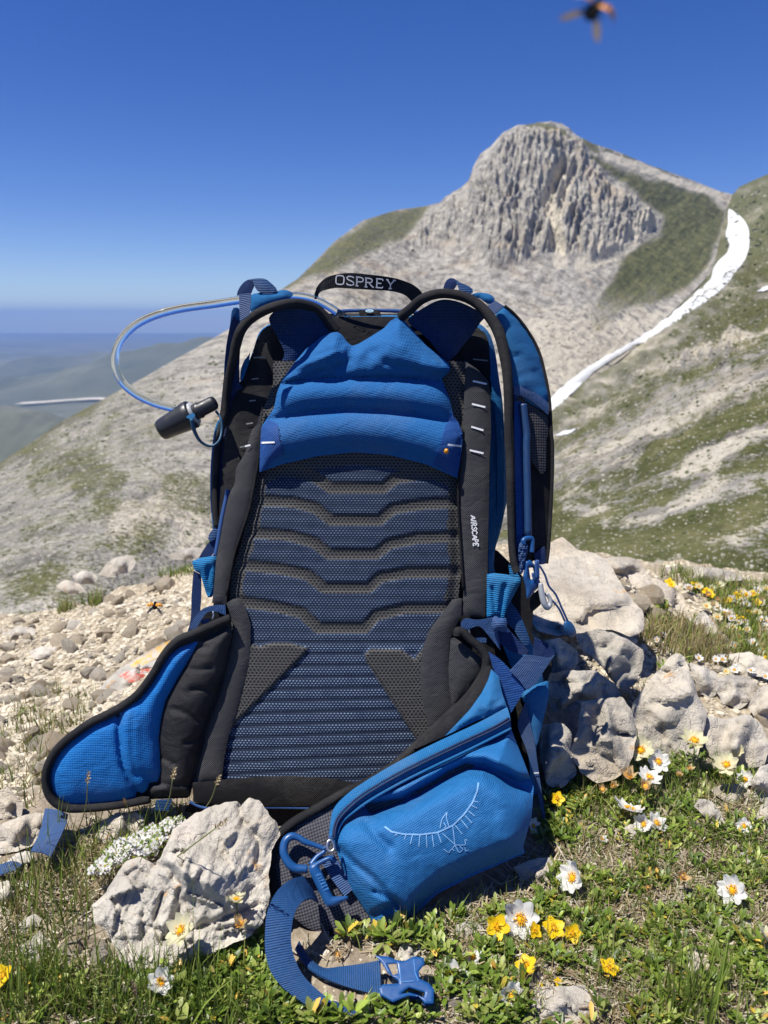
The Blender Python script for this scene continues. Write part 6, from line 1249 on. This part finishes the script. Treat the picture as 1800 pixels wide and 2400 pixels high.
# ---- leaf rosettes of the dwarf shrub carpet
def leaves(spots_, g, lmin=.006, lmax=.011, per=(4, 8), cols=GREEN):
    prof = np.array([0, .25, .55, .8, 1.0]); wid = np.array([.06, .13, .17, .15, .04]); V = []; F = []; C = []; k = 0
    q = np.arange(4) * 3; f1 = np.concatenate([np.stack([q, q + 1, q + 4, q + 3], -1), np.stack([q + 1, q + 2, q + 5, q + 4], -1)])
    for p in spots_:
        tint = g.uniform(.7, 1.35) * np.array(cols[g.integers(len(cols))]); up0 = g.uniform(.3, 1.25)
        for j in range(g.integers(*per)):
            L = g.uniform(lmin, lmax); a = g.uniform(0, 6.28); e = up0 + g.uniform(-.3, .3); ca, sa, ce, se = math.cos(a), math.sin(a), math.cos(e), math.sin(e)
            d = np.array([ca * ce, sa * ce, se]); w = np.array([-sa, ca, 0]); u = np.cross(d, w); u = u if u[2] > 0 else -u
            bend = -.22 * prof ** 2; c = p + (.003 + prof[:, None] * L) * d + (bend[:, None] * L) * u + [0, 0, g.uniform(.001, .008)]
            fold = g.uniform(.2, .5); ww = wid * L * g.uniform(.9, 1.1) * (1 + .12 * np.array([0, 1, -1, 1, 0]))
            v = np.stack([c - ww[:, None] * w + fold * ww[:, None] * u * .7, c, c + ww[:, None] * w + fold * ww[:, None] * u * .7], 1).reshape(-1, 3)
            V.append(v); F.append(f1 + k); k += 15; cc = tint * g.uniform(.75, 1.3) * (np.array([1, 1, 1]) if g.random() > .06 else np.array([2.5, 1.4, 1.2])); C.append(np.tile(cc, (15, 1)))
    return mesh_np('leaf_carpet', np.concatenate(V), np.concatenate(F), col=np.concatenate(C))
LEAFC = [(.115, .18, .02), (.17, .245, .034), (.23, .30, .05), (.085, .14, .02), (.29, .33, .085)]
for poly, n, a, b in (([(1330, 1900), (1420, 1830), (1560, 1800), (1800, 1830), (1800, 2180), (1560, 2200), (1320, 2240), (1180, 2230), (1250, 2120), (1340, 2020)], 1200, .006, .0125),
                      ([(560, 2260), (720, 2240), (1000, 2230), (1320, 2240), (1500, 2230), (1800, 2170), (1800, 2420), (560, 2420)], 850, .008, .015),
                      ([(380, 2230), (480, 2180), (620, 2200), (640, 2420), (330, 2420)], 220, .009, .016), ([(-40, 2280), (380, 2270), (380, 2420), (-40, 2420)], 70, .008, .014),
                      ([(1000, 2180), (1250, 2080), (1330, 1960), (1330, 2080), (1200, 2240), (1000, 2250)], 300, .007, .013), ([(1290, 1800), (1340, 1780), (1360, 1900), (1310, 2000), (1260, 1980)], 150, .007, .013),
                      ([(1350, 1770), (1450, 1740), (1700, 1760), (1720, 1830), (1380, 1850)], 260, .006, .011), ([(1480, 1600), (1640, 1560), (1800, 1500), (1800, 1380), (1650, 1350), (1560, 1400)], 300, .008, .016)):
    tag(obj('leaf_carpet', leaves(spots(poly, n, patchy=-.08), g, a, b, cols=LEAFC), M_LEAF), kind='stuff')
tag(obj('leaf_carpet', leaves(spots([(480, 2190), (560, 2170), (640, 2230), (640, 2330), (520, 2330)], 60) + spots([(800, 2200), (960, 2180), (1000, 2260), (840, 2290)], 45) + spots([(600, 2330), (700, 2380), (900, 2400), (600, 2420)], 70), g, .010, .018, (5, 8), LEAFC[1:]), M_LEAF), kind='stuff')
# dry stalks lying on the soil
def litter(spots_, g):
    V = []; F = []; C = []; k = 0
    for p in spots_:
        a = g.uniform(0, 6.28); L = g.uniform(.008, .03); d = np.array([math.cos(a), math.sin(a), g.uniform(-.15, .3)]); w = np.array([-math.sin(a), math.cos(a), 0]) * g.uniform(.0004, .0011); c = p + [0, 0, g.uniform(.001, .006)]
        m_ = c + d * L * .5 + w * g.uniform(-4, 4); V += [c - w, c + w, m_ + w, m_ - w, c + d * L + w * .5, c + d * L - w * .5]; F += [[k, k + 1, k + 2, k + 3], [k + 3, k + 2, k + 4, k + 5]]; k += 6
        C += [np.array([(.34, .27, .17), (.42, .36, .25), (.22, .16, .10), (.48, .43, .34)][g.integers(4)]) * g.uniform(.6, 1.2)] * 6
    return mesh_np('dry_litter', np.array(V), np.array(F), col=np.array(C))
tag(obj('dry_litter', litter(spots([(560, 2240), (1000, 2200), (1330, 1950), (1800, 1850), (1800, 2420), (560, 2420)], 8500) + spots(LG, 1500) + spots([(330, 2050), (620, 2150), (640, 2400), (0, 2400), (0, 2050)], 1500) + spots([(1480, 2250), (1650, 2200), (1700, 2350), (1500, 2380)], 900), g), M_DRY), kind='stuff')

# ---- flowers
M_PETAL = leaf_mat('white_petal', .55, .5, .3); M_YEL = leaf_mat('yellow_petal', .5, .3, .3); M_STAM = plain('yellow_stamen', (.80, .42, .012), .7, spec=.2); M_STEM = plain('flower_stem', (.13, .15, .05), .7); M_SEPAL = plain('brown_sepal', (.16, .14, .05), .8)
M_FADED = plain('faded_stamen', (.72, .36, .05), .8, spec=.2); M_BUD = plain('yellow_green_bud', (.55, .55, .14), .6)
def petal_mesh(name, L, W, cup, col, notch=.0, wave=0., seed=0):
    u = np.linspace(0, 1, 7); v = np.linspace(-1, 1, 5); U, Vv = np.meshgrid(u, v, indexing='ij'); g_ = np.random.default_rng(seed)
    wd = W * np.sin(np.pi * np.clip(U, 0, 1) ** .62 * .93 + .06) ** .75
    x = L * U * (1 - notch * .12 * (U > .9) * (np.abs(Vv) < .3)); y = wd * Vv; z = L * cup * U ** 1.6 + .22 * W * Vv ** 2 * (1 - U * .4) + wave * L * .1 * np.sin(Vv * 3 + seed) * U + .03 * L * g_.normal(size=U.shape) * U
    c = np.array(col)[None] * (1 - .0 * U.reshape(-1, 1)); c = np.tile(np.array(col), (35, 1)); 
    return mesh_np(name, np.stack([x + .0016, y, z], -1).reshape(-1, 3), grid_faces(7, 5), col=c)
def center_mesh(name, R0, n, seed, hgt=.7):
    g_ = np.random.default_rng(seed); V, F = ico(1); V = V * [R0 * .6, R0 * .6, R0 * .5]; Vs = [V + [0, 0, R0 * .3]]; Fs = [F]; k = len(V)
    for i in range(n):
        a = g_.uniform(0, 6.28); r = R0 * g_.uniform(.4, 1.1); h = R0 * hgt * g_.uniform(.6, 1.2); p0 = np.array([.4 * r * math.cos(a), .4 * r * math.sin(a), 0]); p1 = np.array([r * math.cos(a), r * math.sin(a), h]); w = .00022
        q, f = ico(1); Vs.append(np.array([p0 + [w, 0, 0], p0 - [w, 0, 0], p1 - [w, 0, 0], p1 + [w, 0, 0]])); Fs.append(np.array([[k, k + 1, k + 2], [k, k + 2, k + 3]])); k += 4
        o = np.array([[1, 0, 0], [-1, 0, 0], [0, 1, 0], [0, -1, 0], [0, 0, 1], [0, 0, -1]]) * .00055 + p1; Vs.append(o)
        Fs.append(np.array([[0, 2, 4], [2, 1, 4], [1, 3, 4], [3, 0, 4], [2, 0, 5], [1, 2, 5], [3, 1, 5], [0, 3, 5]]) + k); k += 6
    return mesh_np(name, np.concatenate(Vs), np.concatenate(Fs), smooth=False)
WP = [petal_mesh('petal', .0135, .0058, c_, (.86, .85, .81), 0, 1., s_) for s_, c_ in ((1, .32), (2, .45), (3, .25), (4, .6))]
CP_ = [petal_mesh('petal', .0135, .0060, c_, (.80, .76, .52), 0, 1., s_) for s_, c_ in ((5, .4), (6, .6), (7, .3))]
YP = [petal_mesh('petal', .0098, .0050, c_, (.85, .58, .012), 1, .6, s_) for s_, c_ in ((8, .15), (9, .35))]
FP = [petal_mesh('petal', .010, .0040, c_, (.74, .58, .32), 0, 1.5, s_) for s_, c_ in ((10, 1.0), (11, .6))]
WC = center_mesh('stamens', .0050, 60, 1); YC = center_mesh('stamens', .0038, 28, 2, 1.2); FC = center_mesh('stamens', .0062, 80, 3, .6)
V_, F_ = ico(2); V_ = V_ * [1, 1, 1.5]; V_[:, :2] *= (1 - .35 * np.clip(V_[:, 2:], 0, 1.5) / 1.5); BUDM = mesh_np('bud', V_ * .0035 + [0, 0, .004], F_)
SEP = petal_mesh('sepal', .0075, .0016, -.1, (.2, .18, .06), 0, 0, 3)
for me in WP + CP_ + FP: me.materials.append(M_PETAL)
for me in YP: me.materials.append(M_YEL)
WC.materials.append(M_STAM); YC.materials.append(M_STAM); FC.materials.append(M_FADED); BUDM.materials.append(M_BUD); SEP.materials.append(M_SEPAL)
def flower(kind, px, py, size_px, face, label, stem_px=30, group=None, stem_dx=0, Y=None, seed=0, drop=()):
    """face: direction the open flower looks (x right, y away, z up); stem_px: how far below the head the stem meets the ground"""
    g_ = np.random.default_rng(int(px * 7 + py)); b = gpt(px + stem_dx, min(py + stem_px, 2600))
    if b is None: return
    Yh = Y or b[1] + .0; head = world(px, py, Yh); sc = 1.18 * size_px / FPX * Yh / .027
    name = {'w': 'white_flower', 'c': 'cream_flower', 'y': 'yellow_flower', 'f': 'faded_flower', 'b': 'flower_bud'}[kind]
    root = empty(name, b); tag(root, label, 'flower', group)
    hd = Vector(head) - Vector(b); z = (Vector(face).normalized() + Vector((-.12, 0, .38))).normalized(); rot = z.to_track_quat('Z', 'Y').to_euler()
    def part(nm, me, rz=0., s=1., tilt=0.):
        o = obj(nm, me, None, root); M = Matrix.LocRotScale(hd, rot, Vector((sc * s,) * 3)) @ Matrix.Rotation(rz, 4, 'Z') @ Matrix.Rotation(tilt, 4, 'Y'); o.matrix_local = M; return o
    if kind in 'wc':
        P_ = WP if kind == 'w' else CP_; n = 8
        for k in range(n):
            if k in drop: continue
            part('petal', P_[g_.integers(len(P_))], k * 2 * math.pi / n + g_.uniform(-.12, .12), g_.uniform(.92, 1.06), g_.uniform(-.2, .12))
        part('stamens', WC)
        for k in range(8): part('sepal', SEP, k * .785 + .4, 1, .1)
    elif kind == 'y':
        for k in range(5):
            if k not in drop: part('petal', YP[g_.integers(2)], k * 1.2566 + g_.uniform(-.1, .1), 1.35, g_.uniform(-.2, .1))
        part('stamens', YC, s=1.25)
    elif kind == 'f':
        for k in range(6):
            if k not in drop: part('petal', FP[g_.integers(2)], k * 1.05 + g_.uniform(-.3, .3), 1., g_.uniform(-.9, .1))
        part('stamens', FC)
    else: part('bud', BUDM)
    sweep('stem', [Vector((0, 0, -.003)), hd * .5 + Vector((.002, 0, 0)) + Vector((0, 0, .0)), hd - z * .002 * sc], .0007, M_STEM, root, 6, n=5)
    return root
L_ = 'white eight-petalled flower '; 
def fl(kind, cr, x, y, s, face, label, stem=30, **k):
    (X, Y_), = tr(cr, [(x, y)]); flower(kind, X, Y_, s * CR[cr][2], face, label, stem, **k)
U_ = (0, -.3, 1)
fl('c', 'K', 560, 405, 205, (-.3, -.7, .8), 'large cream flower in front of the shadowed pale rock, leftmost of the tall clump', 55)
fl('w', 'K', 712, 500, 165, (-.1, -.9, .55), 'starry white flower on a tall stem facing us, in the middle of the right clump', 50)
fl('c', 'K', 1020, 325, 210, (.1, -.25, 1), 'cream flower seen side on atop a tall bare stem before the triangular rock', 75, stem_dx=-6)
fl('c', 'K', 1400, 398, 120, (-.7, -.7, .5), 'cream flower tilted left against the broad whitish boulder', 45)
fl('c', 'K', 1300, 530, 185, (-.4, -.5, .9), 'cream flower above the flat cream stone at right', 80, stem_dx=-12)
fl('w', 'K', 1466, 655, 140, (-.8, -.5, .5), 'white flower lying tipped left beside the flat cream stone', 18)
fl('w', 'K', 800, 372, 85, (0, -.8, .6), 'smallest white flower, alone beneath the triangular rock', 18)
fl('w', 'K', 630, 640, 185, (.4, -.3, 1), 'white flower whose petals stand behind the shaggy faded one', 45)
fl('f', 'K', 600, 715, 165, (-.1, -.8, .6), 'shaggy faded yellow flower head hanging before the white petals', 55)
fl('f', 'K', 455, 630, 175, (0, -.4, 1), 'wide faded orange flower head beside the shadowed rock', 50)
fl('f', 'K', 230, 742, 110, (-.3, -.5, .8), 'faded orange flower at the edge of the pack shadow', 35)
fl('f', 'K', 322, 712, 110, (.1, -.3, 1), 'faded brownish flower just right of the one at the shadow edge', 35)
fl('f', 'K', 890, 612, 90, (0, -.6, .8), 'small faded yellow flower in the leaves below the tall bare stem', 40)
fl('f', 'K', 980, 562, 90, (.2, -.4, .9), 'small faded yellow flower touching the tall bare stem', 45)
fl('b', 'K', 1130, 600, 60, (0, 0, 1), 'tiny yellow bud between the tall cream flowers', 20)
fl('b', 'K', 925, 465, 70, (0, 0, 1), 'pale closed bud left of the side-on cream flower', 40)
fl('w', 'K', 460, 920, 235, (.3, .45, .6), 'white flower seen from behind with a star of brown sepals', 40)
fl('w', 'K', 590, 1040, 150, (-.7, -.5, .4), 'white flower opening left in front of its neighbour, lower clump', 25)
fl('w', 'K', 690, 1030, 170, (.4, -.5, .5), 'white cup-shaped flower opening right beside its twin, lower clump', 25)
fl('w', 'K', 220, 1165, 90, (.5, -.5, .5), 'single white petalled flower half hidden in the leaves near the pack shadow', 12, drop=(1, 2, 3, 5))
fl('w', 'K', 1450, 1052, 120, (-.2, -.9, .4), 'little white flower facing us beside the yellow buds at right', 20)
fl('b', 'K', 690, 1280, 85, (1, -.2, .5), 'fat pale yellow bud lying in the leaf carpet', 8)
fl('b', 'K', 1495, 920, 75, (.1, 0, 1), 'pale upright bud above the little white flower', 30)
fl('b', 'K', 1527, 1040, 70, (.2, 0, 1), 'yellowish bud right of the little white flower', 22)
fl('w', 'M', 1085, 210, 260, (-.85, -.45, .35), 'white flower turned left at the edge of the pack shadow', 40)
fl('w', 'M', 622, 570, 300, (.1, -.9, .5), 'biggest white flower, face on among yellow flowers and half in shadow', 30)
fl('w', 'M', 545, 1230, 250, (.35, -.75, .2), 'drooping white flower beside the squarish flat stone', 20)
fl('w', 'M', 215, 900, 160, (-.1, -.5, .8), 'half-open white flower right of the buckle', 20, drop=(2, 3))
fl('w', 'M', 60, 1030, 200, (.2, -.7, .4), 'ragged white flower touching the waist buckle', 15, drop=(1, 4))
fl('y', 'M', 430, 630, 195, (-.1, -.8, .3), 'yellow flower in shade left of the biggest white flower', 35)
fl('y', 'M', 745, 665, 130, (.6, -.6, .3), 'yellow flower peeping out from behind the biggest white flower', 30)
fl('y', 'M', 910, 650, 190, (.3, -.35, .7), 'yellow flower seen side on with drooping petals, third from the white one', 35)
fl('y', 'M', 1080, 690, 150, (-.1, -.9, .35), 'yellow five-petalled flower face on at the end of the row', 30)
fl('y', 'M', 680, 970, 180, (-.3, -.3, .8), 'yellow flower on its own above the squarish flat stone', 28)
fl('y', 'M', 1390, 990, 165, (.5, -.2, .8), 'yellow flower standing alone right of the squarish flat stone', 30)
fl('y', 'M', 795, 1155, 70, (0, -.7, .5), 'tiny yellow flower at the top edge of the squarish flat stone', 8)
fl('y', 'M', 950, 1112, 70, (.3, -.6, .5), 'tiny yellow flower just behind the squarish flat stone', 12)
fl('f', 'O', 830, 440, 190, (-.1, -.6, .7), 'faded yellow flower with one white petal left, casting a round shadow', 45, drop=(1,))
fl('w', 'O', 1315, 565, 270, (-.55, -.65, .5), 'wide open white flower above the beige stone', 40)
fl('f', 'O', 495, 550, 110, (0, -.6, .7), 'small withered flower in the leaf carpet, left of the round shadow', 14)
fl('c', 'O', 1640, 1030, 220, (.8, -.1, .5), 'white flower cut by the right edge, seen from its side', 50)
fl('b', 'O', 1190, 452, 60, (-.5, 0, .7), 'yellow bud left of the wide open white flower', 12)
fl('f', 'O', 185, 940, 80, (.2, -.6, .5), 'pale withered petals low in the grass above the lone yellow flower', 8)
fl('c', 'X', 1005, 905, 165, (-.25, -.55, .8), 'cream flower with a yellow heart in front of the large boulder', 100, stem_dx=20)
fl('f', 'X', 1335, 870, 120, (-.2, -.3, .9), 'withered orange flower before the right foot of the large boulder', 80)
fl('c', 'X', 1312, 735, 105, (.1, .3, .8), 'pale translucent flower seen from below against the large boulder', 120, Y=.60)
fl('w', 'X', 890, 1190, 140, (.4, -.5, .5), 'white flower out of focus low in front of the large boulder', 50)
fl('y', 'X', 25, 1150, 110, (-.2, -.6, .5), 'yellow flower cut by the left edge low down', 50)
fl('w', 'H', 1490, 1780, 110, (.5, -.6, .3), 'white flower in the shade right of the hip pocket', 22)
fl('y', 'S', 490, 1475, 70, (0, -.7, .5), 'yellow flower in the shade right of the pack', 25)
fl('f', 'G', 640, 1240, 120, (-.1, -.8, .3), 'withered tan flower on the ground between strap and wing', 10)
far_ = [('y', 700, 480), ('y', 720, 500), ('f', 890, 540), ('y', 950, 500), ('c', 985, 520), ('f', 1075, 600), ('f', 1170, 645), ('f', 1110, 690), ('c', 1060, 710), ('c', 1150, 700), ('w', 1235, 770), ('c', 1165, 815), ('w', 1300, 640), ('y', 1345, 595), ('y', 1425, 590), ('y', 1440, 610), ('y', 1512, 592),
        ('w', 1410, 650), ('w', 1450, 690), ('y', 1405, 838), ('y', 1345, 825), ('w', 1370, 870), ('w', 1300, 830), ('c', 1320, 915), ('c', 1360, 1005), ('w', 1480, 1050), ('c', 1555, 1000), ('c', 1600, 925), ('w', 1620, 960), ('w', 1340, 1095), ('f', 1370, 1065), ('c', 1550, 770), ('w', 1600, 680), ('w', 1560, 560),
        ('w', 1200, 1215), ('w', 1150, 1225), ('w', 1350, 1280), ('w', 1390, 1270), ('w', 1470, 1290), ('w', 1330, 1330), ('w', 1630, 1390), ('w', 575, 1040), ('w', 640, 990), ('w', 985, 1215), ('b', 590, 1185), ('c', 1640, 540), ('w', 1580, 1150), ('f', 1600, 1090)]
for x, y in sample([(620, 470), (1000, 480), (1700, 540), (1700, 1250), (1400, 1200), (1200, 900), (1080, 640)], 46, g): far_.append(('wwycf'[g.integers(5)], x, y))
for x, y in sample([(950, 1210), (1500, 1180), (1659, 1350), (1300, 1400)], 12, g): far_.append(('wwc'[g.integers(3)], x, y))
for k_, x, y in far_:
    kind_ = {'w': 'white', 'c': 'cream', 'y': 'yellow', 'f': 'faded orange', 'b': 'pale bud'}[k_]
    fl(k_, 'J', x, y, 62 + 22 * g.random(), (-.2 + .4 * g.random(), -.6, .7), f'small {kind_} flower in the meadow patch behind the right rocks', 14, group=f'{kind_} flowers in the meadow patch at right')
flower('f', 112, 1388, 34, (0, -.5, .8), 'orange flower in the grass tuft on the left skyline', 14)
# ---- cushion of tiny white flowers against the big boulder
cush = empty('cushion_plant', gpt(300, 1990)); tag(cush, 'low cushion of tiny white and pink eyed flowers beside the large boulder', 'plant')
cp = XX([(500, 565), (555, 500), (640, 410), (760, 375), (850, 312), (1000, 268), (1032, 292), (900, 400), (868, 480), (800, 495), (700, 490), (640, 540), (545, 592)])
V = []; F = []; C = []; k = 0; cent = []
for x, y in sample(cp, 210, g):
    p = gpt(x, y); q = world(x, y, p[1] - .032 - .02 * g.random()); r = .0046 * g.uniform(.7, 1.15); nrm = Vector((g.normal(0, .3) - .1, -.5 + g.normal(0, .25), .8)).normalized(); a0 = g.uniform(0, 6); t1 = nrm.orthogonal().normalized(); t2 = nrm.cross(t1)
    cent.append((q, nrm, r))
    for j in range(5):
        a = a0 + j * 1.2566; d = np.array(t1) * math.cos(a) + np.array(t2) * math.sin(a); w_ = np.cross(np.array(nrm), d)
        V += [q + d * r * .15, q + d * r * .6 - w_ * r * .42, q + d * r * 1.05 - w_ * r * .22, q + d * r * 1.05 + w_ * r * .22, q + d * r * .6 + w_ * r * .42]; F.append([k, k + 1, k + 2]); F.append([k, k + 2, k + 3]); F.append([k, k + 3, k + 4]); k += 5
        C += [np.array([.88, .86, .85]) * g.uniform(.85, 1.05)] * 5
bl_o = obj('blossom', mesh_np('blossom', np.array(V), np.array(F), col=np.array(C)), M_PETAL, cush); bl_o['kind'] = 'stuff'
V = []; F = []; C = []; k = 0
for q, nrm, r in cent:
    c_ = q + np.array(nrm) * .0004; t1 = np.array(nrm.orthogonal().normalized()); t2 = np.cross(np.array(nrm), t1); col_ = (.50, .06, .12) if g.random() < .22 else (.45, .50, .10)
    V += [c_ + r * .22 * (math.cos(a) * t1 + math.sin(a) * t2) for a in (0, 1.57, 3.14, 4.71)]; F.append([k, k + 1, k + 2, k + 3]); k += 4; C += [np.array(col_)] * 4
eye = obj('blossom_eye', mesh_np('blossom_eye', np.array(V), np.array(F), col=np.array(C)), M_PETAL, cush); eye['kind'] = 'stuff'
lv = leaves([q - np.array([0, 0, .008]) for q, _, _ in cent], g, .004, .007, (3, 6), LEAFC[:2]); lv.name = 'cushion_leaves'; lo_ = obj('cushion_leaves', lv, M_LEAF, cush); lo_['kind'] = 'stuff'
for o in cush.children: o.location = -Vector(cush.location)
# ---- seed-head grass stalks
M_SEED = leaf_mat('seed_husk', .7, .3, .2)
def stalk(label, head, base, hl=.03, Yoff=0., nsp=14, colr=(.52, .42, .25), droop=0.):
    b = gpt(*base); h = world(head[0], head[1], b[1] + Yoff); root = empty('grass_stalk', b); tag(root, label, 'grass stalk')
    mid = (b + h) / 2 + [(.004), 0, 0]; axd = h - mid; axd /= np.linalg.norm(axd); h0 = h - axd * hl * .5
    sweep('stem', [Vector((0, 0, 0)), Vector(mid - b), Vector(h0 - b)], .0007, plain('stalk_green', (.22, .24, .09), .7), root, 6, n=6)
    V = []; F = []; C = []; k = 0
    for i in range(nsp):
        s = i / nsp; p = h0 - b + axd * hl * s * 1.0; L = hl * .30 * (1 - .5 * s); a = i * 2.4
        t1 = np.cross(axd, [0, 1, 0]); t1 /= np.linalg.norm(t1); t2 = np.cross(axd, t1); out_ = math.cos(a) * t1 + math.sin(a) * t2; d = axd + out_ * .45; d /= np.linalg.norm(d); w_ = np.cross(d, out_) * L * .16
        u_ = out_ * L * .12
        V += [p, p + d * L * .4 + w_, p + d * L * .4 + u_, p + d * L * .4 - w_, p + d * L * .4 - u_, p + d * L]; F += [[k, k + 1, k + 2], [k, k + 2, k + 3], [k, k + 3, k + 4], [k, k + 4, k + 1], [k + 5, k + 2, k + 1], [k + 5, k + 3, k + 2], [k + 5, k + 4, k + 3], [k + 5, k + 1, k + 4]]; k += 6
        C += [np.array(colr) * g.uniform(.8, 1.2)] * 6
    obj('seed_head', mesh_np('seed_head', np.array(V), np.array(F), col=np.array(C), smooth=False), M_SEED, root)
stalk('straw-coloured grass stalk whose seed head stands before the left blue hip padding', tr('E', [(420, 1400)])[0], (180, 1955), .032, -.10)
stalk('straw-coloured grass stalk whose seed head stands before the black hip padding', tr('E', [(1085, 1370)])[0], (372, 1925), .036, -.10)
stalk('straw-coloured grass stalk leaning right before the black bottom panel', tr('E', [(1430, 1420)])[0], (465, 1915), .034, -.09)
stalk('dry brown tufted stalk low before the left hip wing', tr('E', [(705, 1585)])[0], (300, 1925), .022, -.06, 22, (.30, .20, .11))
stalk('thin grass stalk with a pale head at the left of the hip wing', (118, 1722), (10, 1900), .03, .06)
stalk('thin green stalk leaning far right across the large boulder', tr('X', [(1230, 310)])[0], tr('X', [(740, 640)])[0], .03, -.13)
stalk('dark grass head out of focus low before the large boulder', tr('X', [(745, 1220)])[0], tr('X', [(755, 1400)])[0], .03, -.03, 18, (.30, .23, .14))
# ---- ladybirds
M_RED = plain('ladybird_red', (.75, .29, .02), .35, spec=.5); M_INK = plain('ladybird_black', (.012, .011, .011), .7, spec=.15); M_WING = leaf_mat('ladybird_wing', .7, .4, .1)
def ladybird(label, px, py, Y, L, axis, up, fly=False):
    c = world(px, py, Y); root = empty('ladybird', c); tag(root, label, 'ladybird')
    z = Vector(up).normalized(); x = Vector(axis); x = (x - z * x.dot(z)).normalized(); y = z.cross(x); M = Matrix((x, y, z)).transposed().to_4x4()
    V, F = ico(3)
    def put(nm, v, f, mat, m4=None, smooth=True, col=None):
        o = obj(nm, mesh_np(nm, v, f, smooth=smooth, col=col), mat, root); o.matrix_local = M @ (m4 or Matrix()); return o
    put('abdomen', V * [L * .42, L * .32, L * .16] + [-L * .05, 0, 0], F, M_INK); put('head', V * [L * .14, L * .16, L * .12] + [L * .44, 0, 0], F, M_INK)
    for s in (1, -1):
        k = (V[:, 1] * s >= -.02) & (V[:, 2] > -.15); idx = -np.ones(len(V), int); idx[k] = np.arange(k.sum()); f = F[k[F].all(1)]
        v = V[k] * [L * .46, L * .38, L * .34] + [-L * .05, 0, 0]; m4 = Matrix()
        if fly: m4 = Matrix.Translation((L * .12, s * L * .22, L * .05)) @ Matrix.Rotation(s * -1.35, 4, 'Z') @ Matrix.Rotation(s * .15, 4, 'X') @ Matrix.Translation((-L * .28, -s * L * .02, 0))
        e = put('wing_case', v, idx[f], M_RED, m4)
        for (a, b) in ((.2, .5), (-.25, .35), (-.2, .75), (.35, .85)):
            d = np.array([a, s * b * .8, 0]); d[2] = math.sqrt(max(.05, 1 - d @ d)); q = d * [L * .462, L * .382, L * .342] + [-L * .05, 0, 0]
            w_, f2 = ico(1); o = obj('spot', mesh_np('spot', w_ * [L * .06, L * .06, L * .03] + q, f2), M_INK, e)
        if fly:
            u = np.linspace(0, 1, 8); wv = L * 1.15 * u; wd = L * .24 * np.sin(np.pi * u ** 1.2 * .86 + .12)
            vv_ = np.concatenate([np.c_[-wd - wv * .75 - L * .1, s * wv * .75 + s * L * .1, u * 0], np.c_[wd - wv * .75 - L * .1, s * wv * .75 + s * L * .1, u * 0 + L * .02]])
            put('flight_wing', vv_, np.array([[i, i + 1, i + 9, i + 8] for i in range(7)]), M_WING, col=np.tile([.26, .21, .17], (16, 1)))
        for a in (.25, 0, -.25):
            sweep('leg', [M @ Vector((L * a, s * L * .2, 0)), M @ Vector((L * a * 1.3, s * L * .45, L * .02)), M @ Vector((L * a * 1.6, s * L * .55, -L * .16))], L * .025, M_INK, root, 5, n=3)
yk = planeY(1046, 1057, .010) - float(yh(np.array([1046.]), np.array([1057.]))[0])
ladybird('orange ladybird sitting on the right blue corner of the shoulder yoke', 1046, 1057, float(yk) - .002, .0075, (0, 0, 1), tuple(PN))
ladybird('ladybird flying with open red wing cases over the trail at left', 363, 1420, .70, .0082, (.05, .35, .9), (0, -1, .25), True)
ladybird('blurred ladybird flying very close in the sky at the top edge', 1390, 25, .20, .0058, (.55, .05, .8), (-.10, -.95, .30), True)
